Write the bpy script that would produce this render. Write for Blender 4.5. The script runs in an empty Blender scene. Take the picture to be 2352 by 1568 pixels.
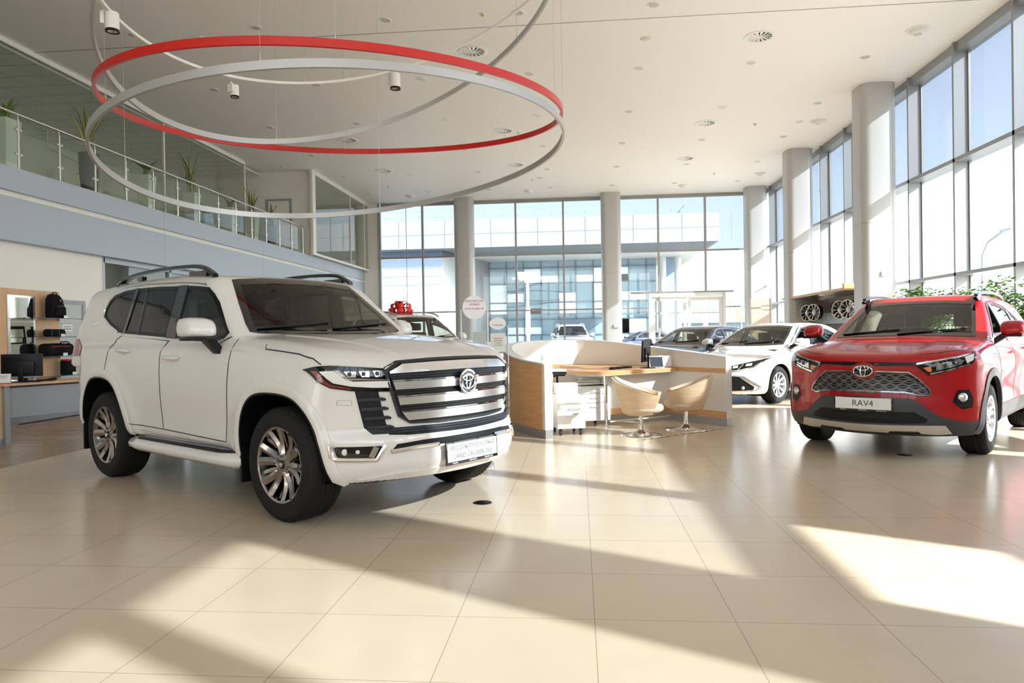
import bpy, bmesh, math, random
import numpy as np
from mathutils import Vector, Matrix
from mathutils.bvhtree import BVHTree
PI = math.pi
SC = bpy.context.scene
COL = SC.collection
random.seed(7)

# ------------------------------------------------------------------ camera
cam_d = bpy.data.cameras.new('camera')
cam = bpy.data.objects.new('camera', cam_d)
COL.objects.link(cam)
cam_d.sensor_width = 36.0
cam_d.lens = 1643.4 / 2352 * 36.0
cam_d.clip_end = 600
cam_d.clip_start = 0.05
_y, _p, _r = 0.0925, -0.0076, -0.0159
_f = Vector((-math.sin(_y) * math.cos(_p), math.cos(_y) * math.cos(_p), math.sin(_p)))
_rt = Vector((math.cos(_y), math.sin(_y), 0))
_up = _rt.cross(_f)
_r2 = _rt * math.cos(_r) + _up * math.sin(_r)
_u2 = -_rt * math.sin(_r) + _up * math.cos(_r)
cam.matrix_world = Matrix(((_r2.x, _u2.x, -_f.x, 0), (_r2.y, _u2.y, -_f.y, 0), (_r2.z, _u2.z, -_f.z, 1.2705), (0, 0, 0, 1)))
SC.camera = cam

# ------------------------------------------------------------------ sky, sun, exposure
SUN_AZ, SUN_EL = -29.5, 30.6
world = bpy.data.worlds.new('world')
SC.world = world
world.use_nodes = True
wn = world.node_tree
wn.nodes.clear()
wo = wn.nodes.new('ShaderNodeOutputWorld')
wb = wn.nodes.new('ShaderNodeBackground')
ws = wn.nodes.new('ShaderNodeTexSky')
ws.sky_type = 'NISHITA'
ws.sun_disc = False
ws.sun_elevation = math.radians(SUN_EL)
ws.sun_rotation = math.radians(90 - SUN_AZ)
ws.air_density = 1.0
ws.dust_density = 1.4
ws.ozone_density = 1.2
wb.inputs['Strength'].default_value = 0.22
hs = wn.nodes.new('ShaderNodeHueSaturation')            # hazy, milky sky
hs.inputs['Saturation'].default_value = 0.5
wn.links.new(ws.outputs[0], hs.inputs['Color'])
wn.links.new(hs.outputs[0], wb.inputs['Color'])
wn.links.new(wb.outputs[0], wo.inputs['Surface'])
sd = bpy.data.lights.new('sun', 'SUN')
sd.energy = 6.3
sd.angle = math.radians(0.6)
sd.color = (1.0, 0.965, 0.915)
sun = bpy.data.objects.new('sun', sd)
COL.objects.link(sun)
_sd = Vector((math.cos(math.radians(SUN_AZ)) * math.cos(math.radians(SUN_EL)), math.sin(math.radians(SUN_AZ)) * math.cos(math.radians(SUN_EL)), math.sin(math.radians(SUN_EL))))
sun.rotation_euler = _sd.to_track_quat('Z', 'Y').to_euler()
SC.view_settings.view_transform = 'Standard'
SC.view_settings.look = 'None'
SC.view_settings.gamma = 1.0
SC.view_settings.use_curve_mapping = False
SC.view_settings.exposure = 1.92
cy = SC.cycles
cy.max_bounces = 10
cy.diffuse_bounces = 6
cy.glossy_bounces = 5
cy.transmission_bounces = 6
cy.transparent_max_bounces = 32
cy.caustics_reflective = False
cy.caustics_refractive = False
cy.sample_clamp_indirect = 6.0
cy.use_denoising = True

# ------------------------------------------------------------------ materials
def _new(name):
    m = bpy.data.materials.new(name)
    m.use_nodes = True
    n = m.node_tree.nodes
    b = n.get('Principled BSDF')
    return m, m.node_tree, b

def mat(name, col, rough=0.5, metal=0.0, coat=0.0, spec=0.5, noise=0.0, nscale=30.0, bump=0.0, emit=0.0, alpha=1.0):
    m, nt, b = _new(name)
    b.inputs['Base Color'].default_value = (*col, 1)
    b.inputs['Roughness'].default_value = rough
    b.inputs['Metallic'].default_value = metal
    b.inputs['Coat Weight'].default_value = coat
    b.inputs['Coat Roughness'].default_value = 0.03
    b.inputs['Specular IOR Level'].default_value = spec
    if emit:
        b.inputs['Emission Color'].default_value = (*col, 1)
        b.inputs['Emission Strength'].default_value = emit
    if noise or bump:
        tc = nt.nodes.new('ShaderNodeTexCoord')
        nz = nt.nodes.new('ShaderNodeTexNoise')
        nz.inputs['Scale'].default_value = nscale
        nz.inputs['Detail'].default_value = 4
        nt.links.new(tc.outputs['Object'], nz.inputs['Vector'])
        if noise:
            mx = nt.nodes.new('ShaderNodeMixRGB')
            mx.inputs[1].default_value = (*[c * (1 - noise) for c in col], 1)
            mx.inputs[2].default_value = (*[min(1, c * (1 + noise)) for c in col], 1)
            nt.links.new(nz.outputs[0], mx.inputs[0])
            nt.links.new(mx.outputs[0], b.inputs['Base Color'])
        if bump:
            bp = nt.nodes.new('ShaderNodeBump')
            bp.inputs['Strength'].default_value = bump
            bp.inputs['Distance'].default_value = 0.01
            nt.links.new(nz.outputs[0], bp.inputs['Height'])
            nt.links.new(bp.outputs[0], b.inputs['Normal'])
    return m

def wood(name, c1, c2, scale=(1, 1, 12), rough=0.35, plank=None):
    m, nt, b = _new(name)
    tc = nt.nodes.new('ShaderNodeTexCoord')
    mp = nt.nodes.new('ShaderNodeMapping')
    mp.inputs['Scale'].default_value = scale
    nz = nt.nodes.new('ShaderNodeTexNoise')
    nz.inputs['Scale'].default_value = 3.0
    nz.inputs['Detail'].default_value = 6
    nz.inputs['Distortion'].default_value = 0.6
    mx = nt.nodes.new('ShaderNodeMixRGB')
    mx.inputs[1].default_value = (*c1, 1)
    mx.inputs[2].default_value = (*c2, 1)
    rp = nt.nodes.new('ShaderNodeValToRGB')
    rp.color_ramp.elements[0].position = 0.35
    rp.color_ramp.elements[1].position = 0.65
    nt.links.new(tc.outputs['Object'], mp.inputs['Vector'])
    nt.links.new(mp.outputs[0], nz.inputs['Vector'])
    nt.links.new(nz.outputs[0], rp.inputs[0])
    nt.links.new(rp.outputs[0], mx.inputs[0])
    out = mx.outputs[0]
    if plank:
        br = nt.nodes.new('ShaderNodeTexBrick')
        br.inputs['Scale'].default_value = 1
        br.inputs['Brick Width'].default_value = plank[0]
        br.inputs['Row Height'].default_value = plank[1]
        br.inputs['Mortar Size'].default_value = 0.002
        br.inputs['Color1'].default_value = (1, 1, 1, 1)
        br.inputs['Color2'].default_value = (0.72, 0.72, 0.72, 1)
        br.inputs['Mortar'].default_value = (0.45, 0.45, 0.45, 1)
        m2 = nt.nodes.new('ShaderNodeMapping')
        m2.inputs['Rotation'].default_value = (0, 0, 0)
        nt.links.new(tc.outputs['Object'], m2.inputs['Vector'])
        nt.links.new(m2.outputs[0], br.inputs['Vector'])
        ml = nt.nodes.new('ShaderNodeMixRGB')
        ml.blend_type = 'MULTIPLY'
        ml.inputs[0].default_value = 1
        nt.links.new(out, ml.inputs[1])
        nt.links.new(br.outputs[0], ml.inputs[2])
        out = ml.outputs[0]
    nt.links.new(out, b.inputs['Base Color'])
    b.inputs['Roughness'].default_value = rough
    return m

def glass(name, tint=(1, 1, 1), gl=1.0, rough=0.0, ior=1.45):
    m = bpy.data.materials.new(name)
    m.use_nodes = True
    nt = m.node_tree
    nt.nodes.clear()
    o = nt.nodes.new('ShaderNodeOutputMaterial')
    t = nt.nodes.new('ShaderNodeBsdfTransparent')
    t.inputs[0].default_value = (*tint, 1)
    g = nt.nodes.new('ShaderNodeBsdfGlossy')
    g.inputs['Roughness'].default_value = rough
    g.inputs[0].default_value = (gl, gl, gl, 1)
    fr = nt.nodes.new('ShaderNodeLayerWeight')          # facing term, the same from both sides of a pane
    fr.inputs[0].default_value = 0.5
    pw = nt.nodes.new('ShaderNodeMath'); pw.operation = 'POWER'; pw.inputs[1].default_value = 5.0
    ma = nt.nodes.new('ShaderNodeMath'); ma.operation = 'MULTIPLY_ADD'
    r0 = ((ior - 1) / (ior + 1)) ** 2
    ma.inputs[1].default_value = 0.85 - r0; ma.inputs[2].default_value = r0
    nt.links.new(fr.outputs['Facing'], pw.inputs[0]); nt.links.new(pw.outputs[0], ma.inputs[0])
    mx = nt.nodes.new('ShaderNodeMixShader')
    nt.links.new(ma.outputs[0], mx.inputs[0])
    nt.links.new(t.outputs[0], mx.inputs[1])
    nt.links.new(g.outputs[0], mx.inputs[2])
    nt.links.new(mx.outputs[0], o.inputs[0])
    return m

def tile_mat():
    m, nt, b = _new('floor tile')
    tc = nt.nodes.new('ShaderNodeTexCoord')
    mp = nt.nodes.new('ShaderNodeMapping')
    T = 0.6172
    mp.inputs['Location'].default_value = (0.5634, -3.2044 + 6 * T, 0)
    br = nt.nodes.new('ShaderNodeTexBrick')
    br.offset = 0.0
    br.inputs['Scale'].default_value = 1
    br.inputs['Brick Width'].default_value = T
    br.inputs['Row Height'].default_value = T
    br.inputs['Mortar Size'].default_value = 0.0022
    br.inputs['Mortar Smooth'].default_value = 0.1
    br.inputs['Color1'].default_value = (0.615, 0.51, 0.37, 1)
    br.inputs['Color2'].default_value = (0.635, 0.53, 0.388, 1)
    br.inputs['Mortar'].default_value = (0.36, 0.30, 0.23, 1)
    nz = nt.nodes.new('ShaderNodeTexNoise')
    nz.inputs['Scale'].default_value = 2.2
    nz.inputs['Detail'].default_value = 5
    mr = nt.nodes.new('ShaderNodeMapRange')
    mr.inputs[3].default_value = 0.93
    mr.inputs[4].default_value = 1.07
    ml = nt.nodes.new('ShaderNodeMixRGB')
    ml.blend_type = 'MULTIPLY'
    ml.inputs[0].default_value = 1
    nt.links.new(tc.outputs['Object'], mp.inputs['Vector'])
    nt.links.new(mp.outputs[0], br.inputs['Vector'])
    nt.links.new(tc.outputs['Object'], nz.inputs['Vector'])
    nt.links.new(nz.outputs[0], mr.inputs[0])
    nt.links.new(br.outputs[0], ml.inputs[1])
    nt.links.new(mr.outputs[0], ml.inputs[2])
    nt.links.new(ml.outputs[0], b.inputs['Base Color'])
    b.inputs['Roughness'].default_value = 0.20
    b.inputs['Specular IOR Level'].default_value = 0.45
    return m

def paint(name, col, flake=0.0, rough=0.35, metal=0.0):
    m = mat(name, col, rough, metal, coat=1.0)
    return m

M = dict(
    tile=tile_mat(),
    woodfloor=wood('oak floorboards', (0.33, 0.24, 0.165), (0.44, 0.33, 0.235), (14, 1, 1), 0.22, (1.2, 0.13)),
    white=mat('white wall paint', (0.86, 0.84, 0.79), 0.6, bump=0.02, nscale=200),
    ceil=mat('white ceiling paint', (0.90, 0.875, 0.825), 0.55),
    grey=mat('grey aluminium cladding', (0.42, 0.45, 0.49), 0.35, 0.3),
    fascia=mat('blue grey balcony fascia', (0.43, 0.50, 0.58), 0.45, 0.1),
    column=mat('grey column cladding', (0.50, 0.50, 0.49), 0.38, 0.1),
    fin=mat('grey facade frame', (0.30, 0.315, 0.325), 0.4, 0.2),
    frame=mat('brushed window frame', (0.36, 0.35, 0.33), 0.4, 0.5),
    doorframe=mat('light door frame', (0.70, 0.69, 0.66), 0.35, 0.3),
    clear=glass('clear window glass', (0.90, 0.925, 0.94)),
    midglass=glass('lightly tinted window glass', (0.80, 0.83, 0.86)),
    tintglass=glass('solar tinted window glass', (0.51, 0.54, 0.57)),
    office=glass('office partition glass', (0.88, 0.90, 0.86)),
    rail_gl=glass('balustrade glass', (0.86, 0.91, 0.89)),
    acrylic=glass('clear acrylic', (0.93, 0.95, 0.96)),
    car_gl=glass('car glass', (0.55, 0.56, 0.50), ior=1.5),
    privacy=glass('dark privacy glass', (0.07, 0.07, 0.07), ior=1.55),
    steel=mat('brushed stainless steel', (0.62, 0.60, 0.57), 0.28, 1.0),
    chrome=mat('polished chrome', (0.88, 0.88, 0.88), 0.06, 1.0),
    satin=mat('satin silver', (0.78, 0.78, 0.77), 0.25, 0.9),
    black=mat('black plastic', (0.005, 0.005, 0.006), 0.38, spec=0.3),
    blackgl=mat('gloss black', (0.002, 0.002, 0.0025), 0.08, coat=0.7, spec=0.3),
    darkgrey=mat('dark grey plastic', (0.020, 0.022, 0.025), 0.45, spec=0.35),
    rubber=mat('tyre rubber', (0.010, 0.0095, 0.009), 0.75, spec=0.3, noise=0.15, nscale=60, bump=0.1),
    well=mat('wheel well lining', (0.003, 0.003, 0.003), 0.95, spec=0.1),
    interior=mat('charcoal car interior', (0.045, 0.042, 0.038), 0.7, noise=0.1),
    lining=mat('beige car headliner', (0.42, 0.40, 0.35), 0.8),
    pearl=paint('pearl white paint', (0.74, 0.72, 0.685)),
    redp=mat('deep red paint', (0.40, 0.006, 0.010), 0.3, coat=0.55, spec=0.25),
    bluep=paint('midnight blue paint', (0.010, 0.022, 0.055), rough=0.3),
    darkrim=mat('dark chrome alloy', (0.34, 0.32, 0.30), 0.13, 1.0),
    silverrim=mat('silver alloy', (0.72, 0.73, 0.75), 0.25, 0.8),
    disc=mat('brake disc steel', (0.20, 0.19, 0.18), 0.4, 0.9),
    plate=mat('white number plate', (0.85, 0.85, 0.85), 0.3),
    textblk=mat('dark print', (0.05, 0.05, 0.06), 0.5),
    textred=mat('crimson print', (0.55, 0.04, 0.08), 0.5),
    textwhite=mat('white print', (0.8, 0.8, 0.8), 0.5),
    lamp_w=mat('milky lamp lens', (0.80, 0.79, 0.76), 0.15, coat=0.8),
    lamp_red=mat('red lamp lens', (0.22, 0.012, 0.012), 0.15, coat=1.0),
    lamp_amb=mat('amber lamp lens', (0.75, 0.25, 0.06), 0.2, coat=0.8),
    cladding=mat('grey wheel arch cladding', (0.050, 0.053, 0.058), 0.42),
    ringred=mat('red lacquered ring', (0.62, 0.012, 0.008), 0.35, coat=0.2),
    ringsil=mat('silver lacquered ring', (0.50, 0.50, 0.50), 0.35, 0.4),
    whitepl=mat('white plastic', (0.82, 0.81, 0.77), 0.35),
    vent_dark=mat('vent shadow box', (0.03, 0.03, 0.035), 0.8),
    lensgrey=mat('frosted downlight lens', (0.48, 0.49, 0.45), 0.3),
    woodA=wood('honey oak veneer', (0.60, 0.31, 0.12), (0.72, 0.41, 0.18), (1.2, 1.2, 14), 0.32),
    woodB=wood('pale beech veneer', (0.66, 0.47, 0.29), (0.74, 0.55, 0.36), (1.2, 1.2, 9), 0.38),
    woodC=wood('beech laminate', (0.60, 0.36, 0.19), (0.68, 0.43, 0.24), (9, 9, 1.0), 0.4),
    plinth=mat('grey plinth metal', (0.36, 0.36, 0.36), 0.35, 0.6),
    greypanel=mat('mid grey laminate', (0.30, 0.315, 0.33), 0.5),
    papers=mat('paper sheets', (0.78, 0.77, 0.73), 0.7, noise=0.08, nscale=80),
    fabric=mat('black bag fabric', (0.004, 0.004, 0.005), 0.8, spec=0.2, noise=0.3, nscale=120, bump=0.2),
    redfab=mat('red ribbon', (0.70, 0.02, 0.012), 0.4),
    pot_d=mat('charcoal plant pot', (0.10, 0.10, 0.10), 0.6, noise=0.1),
    pot_w=mat('cream plant pot', (0.76, 0.76, 0.68), 0.4),
    leaf=mat('snake plant leaf', (0.09, 0.14, 0.05), 0.45, noise=0.5, nscale=35),
    leafedge=mat('yellow leaf edge', (0.50, 0.50, 0.18), 0.5),
    leaf2=mat('ficus leaf', (0.09, 0.19, 0.03), 0.5, noise=0.4, nscale=9),
    bark=mat('grey bark', (0.22, 0.17, 0.12), 0.8),
    soil=mat('potting soil', (0.05, 0.035, 0.025), 0.9),
    mirror=mat('mirror glass', (0.86, 0.90, 0.88), 0.02, 1.0),
    doorgrey=mat('light grey door', (0.52, 0.55, 0.55), 0.4),
    greyframe=mat('grey door frame', (0.33, 0.36, 0.38), 0.4),
    screen=mat('dark screen', (0.012, 0.018, 0.024), 0.12, coat=0.6),
    extwhite=mat('white composite cladding', (0.60, 0.61, 0.63), 0.45),
    extgrey=mat('grey soffit panels', (0.34, 0.37, 0.38), 0.5),
    extblue=mat('blue grey siding', (0.20, 0.27, 0.37), 0.45),
    extpale=mat('pale siding', (0.47, 0.51, 0.56), 0.45),
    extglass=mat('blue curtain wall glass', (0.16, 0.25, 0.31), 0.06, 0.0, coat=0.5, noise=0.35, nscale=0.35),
    extframe=mat('dark curtain wall frame', (0.10, 0.14, 0.18), 0.4, 0.5),
    asphalt=mat('pale concrete forecourt', (0.56, 0.545, 0.51), 0.9, noise=0.1, nscale=3),
    postw=mat('white lamp post', (0.78, 0.77, 0.74), 0.5),
    hallsid=mat('light blue corrugated hall', (0.52, 0.57, 0.64), 0.5),
    grass=mat('dry verge grass', (0.30, 0.28, 0.17), 0.9, noise=0.25, nscale=2),
    bluedoor=mat('blue flyer', (0.25, 0.45, 0.65), 0.6),
    yellow=mat('yellow tape', (0.65, 0.50, 0.05), 0.6),
    emb=mat('emblem blue black', (0.01, 0.02, 0.05), 0.1, coat=1.0),
)
M['rearwall'] = mat('beige plaster', (0.62, 0.59, 0.54), 0.7)
M['spotlens'] = mat('spotlight reflector', (0.55, 0.5, 0.42), 0.2, 0.7)

# ------------------------------------------------------------------ mesh helpers
def tag(o, label=None, cat=None, group=None, kind=None):
    if label: o['label'] = label
    if cat: o['category'] = cat
    if group: o['group'] = group
    if kind: o['kind'] = kind
    return o

def thing(name, label, cat, loc=(0, 0, 0), rz=0.0, group=None):
    o = bpy.data.objects.new(name, None)
    COL.objects.link(o)
    o.empty_display_size = 0.2
    o.location = loc
    o.rotation_euler = (0, 0, rz)
    return tag(o, label, cat, group)

def link(name, me, m, parent=None, sharp=35):
    if m is not None and not me.materials:
        me.materials.append(M[m] if isinstance(m, str) else m)
    if sharp is not None:
        me.shade_smooth()
        me.set_sharp_from_angle(angle=math.radians(sharp))
    o = bpy.data.objects.new(name, me)
    COL.objects.link(o)
    if parent is not None:
        o.parent = parent
    return o

def rotm(rz):
    c, s = math.cos(rz), math.sin(rz)
    return lambda p: (c * p[0] - s * p[1], s * p[0] + c * p[1], p[2])

class MB:
    def __init__(s):
        s.v = []; s.f = []
    def add(s, vs, fs):
        n = len(s.v)
        s.v += [tuple(v) for v in vs]
        s.f += [tuple(i + n for i in f) for f in fs]
        return s
    def box(s, x0, x1, y0, y1, z0, z1, rz=0, c=None, mtx=None):
        vs = [(x, y, z) for z in (z0, z1) for y in (y0, y1) for x in (x0, x1)]
        if rz:
            cx, cy_ = c or ((x0 + x1) / 2, (y0 + y1) / 2)
            r = rotm(rz)
            vs = [(r((v[0] - cx, v[1] - cy_, v[2]))) for v in vs]
            vs = [(v[0] + cx, v[1] + cy_, v[2]) for v in vs]
        if mtx is not None:
            vs = [tuple(mtx @ Vector(v)) for v in vs]
        return s.add(vs, [(0, 2, 3, 1), (4, 5, 7, 6), (0, 1, 5, 4), (2, 6, 7, 3), (0, 4, 6, 2), (1, 3, 7, 5)])
    def prism(s, poly, z0, z1, top=None):
        n = len(poly)
        t = top or poly
        vs = [(p[0], p[1], z0 if not callable(z0) else z0(p)) for p in poly] + [(p[0], p[1], z1 if not callable(z1) else z1(p)) for p in t]
        a = sum(poly[i][0] * poly[(i + 1) % n][1] - poly[(i + 1) % n][0] * poly[i][1] for i in range(n))
        fs = [(i, (i + 1) % n, n + (i + 1) % n, n + i) for i in range(n)] + [tuple(range(n - 1, -1, -1)), tuple(range(n, 2 * n))]
        if a < 0: fs = [f[::-1] for f in fs]
        return s.add(vs, fs)
    def cyl(s, p0, p1, r0, r1=None, n=16, caps=True):
        r1 = r0 if r1 is None else r1
        p0 = Vector(p0); p1 = Vector(p1)
        d = (p1 - p0).normalized()
        a = d.orthogonal().normalized(); b = d.cross(a)
        vs = []
        for p, r in ((p0, r0), (p1, r1)):
            for k in range(n):
                t = 2 * PI * k / n
                vs.append(tuple(p + (a * math.cos(t) + b * math.sin(t)) * r))
        fs = [(k, (k + 1) % n, n + (k + 1) % n, n + k) for k in range(n)]
        if caps: fs += [tuple(range(n - 1, -1, -1)), tuple(range(n, 2 * n))]
        return s.add(vs, fs)
    def tube(s, pts, r, n=8, closed=False, caps=True):
        pts = [Vector(p) for p in pts]
        m = len(pts); vs = []; up = None
        for i, p in enumerate(pts):
            if closed: d = (pts[(i + 1) % m] - pts[i - 1])
            else: d = pts[min(i + 1, m - 1)] - pts[max(i - 1, 0)]
            d.normalize()
            if up is None: up = d.orthogonal().normalized()
            a = (up - d * up.dot(d))
            a = a.normalized() if a.length > 1e-6 else d.orthogonal().normalized()
            up = a
            b = d.cross(a)
            rr = r[i] if isinstance(r, (list, tuple)) else r
            for k in range(n):
                t = 2 * PI * k / n
                vs.append(tuple(p + (a * math.cos(t) + b * math.sin(t)) * rr))
        fs = []
        for i in range(m if closed else m - 1):
            j = (i + 1) % m
            for k in range(n):
                l = (k + 1) % n
                fs.append((i * n + k, i * n + l, j * n + l, j * n + k))
        if not closed and caps: fs += [tuple(range(n - 1, -1, -1)), tuple(range((m - 1) * n, m * n))]
        return s.add(vs, fs)
    def lathe(s, prof, n=32, c=(0, 0, 0), axis='z', cap=False, a0=0.0):
        vs = []
        for r, h in prof:
            for k in range(n):
                t = 2 * PI * k / n + a0
                if axis == 'z': v = (c[0] + r * math.cos(t), c[1] + r * math.sin(t), c[2] + h)
                elif axis == 'y': v = (c[0] + r * math.cos(t), c[1] + h, c[2] + r * math.sin(t))
                else: v = (c[0] + h, c[1] + r * math.cos(t), c[2] + r * math.sin(t))
                vs.append(v)
        fs = []
        for i in range(len(prof) - 1):
            for k in range(n):
                l = (k + 1) % n
                fs.append((i * n + k, i * n + l, (i + 1) * n + l, (i + 1) * n + k))
        if cap: fs += [tuple(range(n)), tuple(range((len(prof) - 1) * n, len(prof) * n))]
        return s.add(vs, fs)
    def build(s, name, m, parent=None, sharp=35, fix=True, bevel=0):
        me = bpy.data.meshes.new(name)
        me.from_pydata(s.v, [], s.f)
        if fix or bevel:
            bm = bmesh.new(); bm.from_mesh(me)
            bmesh.ops.recalc_face_normals(bm, faces=bm.faces)
            if bevel:
                es = [e for e in bm.edges if len(e.link_faces) == 2 and e.calc_face_angle(0) > 0.5]
                bmesh.ops.bevel(bm, geom=es, offset=bevel, segments=2, affect='EDGES', profile=0.7)
            bm.to_mesh(me); bm.free()
        me.update()
        return link(name, me, m, parent, sharp)

def struct(name, mb, m, parent=None, **k):
    o = mb.build(name, m, parent, **k)
    if parent is None: o['kind'] = 'structure'
    return o

def text(name, body, size, m, parent, loc, mtx=None, align='CENTER', ext=0.0005, sx=1.0):
    c = bpy.data.curves.new(name, 'FONT')
    c.body = body; c.size = size; c.align_x = align; c.align_y = 'CENTER'; c.extrude = ext
    c.resolution_u = 3
    c.materials.append(M[m])
    tmp = bpy.data.objects.new(name, c)
    me = bpy.data.meshes.new_from_object(tmp)
    bpy.data.objects.remove(tmp)
    bpy.data.curves.remove(c)
    if not me.materials: me.materials.append(M[m])
    o = bpy.data.objects.new(name, me)
    COL.objects.link(o)
    o.parent = parent
    mm = Matrix.Translation(Vector(loc)) @ (mtx or Matrix())
    o.matrix_local = mm @ Matrix.Diagonal((sx, 1, 1, 1))
    return o

def text_mtx(right, up):
    r = Vector(right).normalized(); u = Vector(up).normalized(); n = r.cross(u)
    return Matrix(((r.x, u.x, n.x, 0), (r.y, u.y, n.y, 0), (r.z, u.z, n.z, 0), (0, 0, 0, 1)))

def dup(root, loc=None, rz=None, label=None):
    r = root.copy(); COL.objects.link(r)
    if loc is not None: r.location = loc
    if rz is not None: r.rotation_euler = (0, 0, rz)
    if label: r['label'] = label
    for ch in list(root.children):
        c = ch.copy(); COL.objects.link(c); c.parent = r
        for g in list(ch.children):
            d = g.copy(); COL.objects.link(d); d.parent = c
    return r
# ------------------------------------------------------------------ car bodies: a hull from three smooth outlines, cut and dressed
def curve(pts):
    """smooth monotone interpolation through (x, value) points"""
    xs = np.array([p[0] for p in pts], float); ys = np.array([p[1] for p in pts], float)
    o = np.argsort(xs); xs = xs[o]; ys = ys[o]
    h = np.diff(xs); d = np.diff(ys) / h
    m = np.zeros_like(ys)
    m[0] = d[0]; m[-1] = d[-1]
    for i in range(1, len(xs) - 1):
        if d[i - 1] * d[i] > 0:
            w1 = 2 * h[i] + h[i - 1]; w2 = h[i] + 2 * h[i - 1]
            m[i] = (w1 + w2) / (w1 / d[i - 1] + w2 / d[i])
    def f(x):
        x = np.clip(x, xs[0], xs[-1])
        i = np.clip(np.searchsorted(xs, x) - 1, 0, len(xs) - 2)
        t = (x - xs[i]) / h[i]
        return ((1 + 2 * t) * (1 - t) ** 2 * ys[i] + t * (1 - t) ** 2 * h[i] * m[i] + t * t * (3 - 2 * t) * ys[i + 1] + t * t * (t - 1) * h[i] * m[i + 1])
    return f

def smax(a, b, k):
    h = np.maximum(k - np.abs(a - b), 0) / k
    return np.maximum(a, b) + h * h * k * 0.25

def smin(a, b, k): return -smax(-a, -b, k)

def inpoly(P, poly):
    x, y = P[:, 0], P[:, 1]
    r = np.zeros(len(P), bool)
    n = len(poly)
    for i in range(n):
        x0, y0 = poly[i]; x1, y1 = poly[(i + 1) % n]
        if y0 == y1: continue
        c = ((y0 > y) != (y1 > y)) & (x < (x1 - x0) * (y - y0) / (y1 - y0) + x0)
        r ^= c
    return r

def smoothpoly(poly, n=4, closed=True):
    """Catmull-Rom through the points"""
    m = len(poly); out = []
    rng = range(m if closed else m - 1)
    for i in rng:
        if closed: a, b, c, d = poly[i - 1], poly[i], poly[(i + 1) % m], poly[(i + 2) % m]
        else: a, b, c, d = poly[max(i - 1, 0)], poly[i], poly[i + 1], poly[min(i + 2, m - 1)]
        for k in range(n):
            t = k / n
            out.append(tuple(0.5 * (2 * b[j] + (c[j] - a[j]) * t + (2 * a[j] - 5 * b[j] + 4 * c[j] - d[j]) * t * t + (3 * b[j] - a[j] - 3 * c[j] + d[j]) * t ** 3) for j in range(len(b))))
    if not closed: out.append(tuple(poly[-1]))
    return out

def roundpoly(poly, r=0.03, n=4):
    """corner-rounded polygon"""
    out = []; m = len(poly)
    for i in range(m):
        a = Vector(poly[i - 1]); b = Vector(poly[i]); c = Vector(poly[(i + 1) % m])
        u = (a - b); w = (c - b)
        rr = min(r, u.length * 0.45, w.length * 0.45)
        p = b + u.normalized() * rr; q = b + w.normalized() * rr
        for k in range(n + 1):
            t = k / n
            out.append(tuple(p * (1 - t) ** 2 + b * 2 * t * (1 - t) + q * t * t))
    return out

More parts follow.
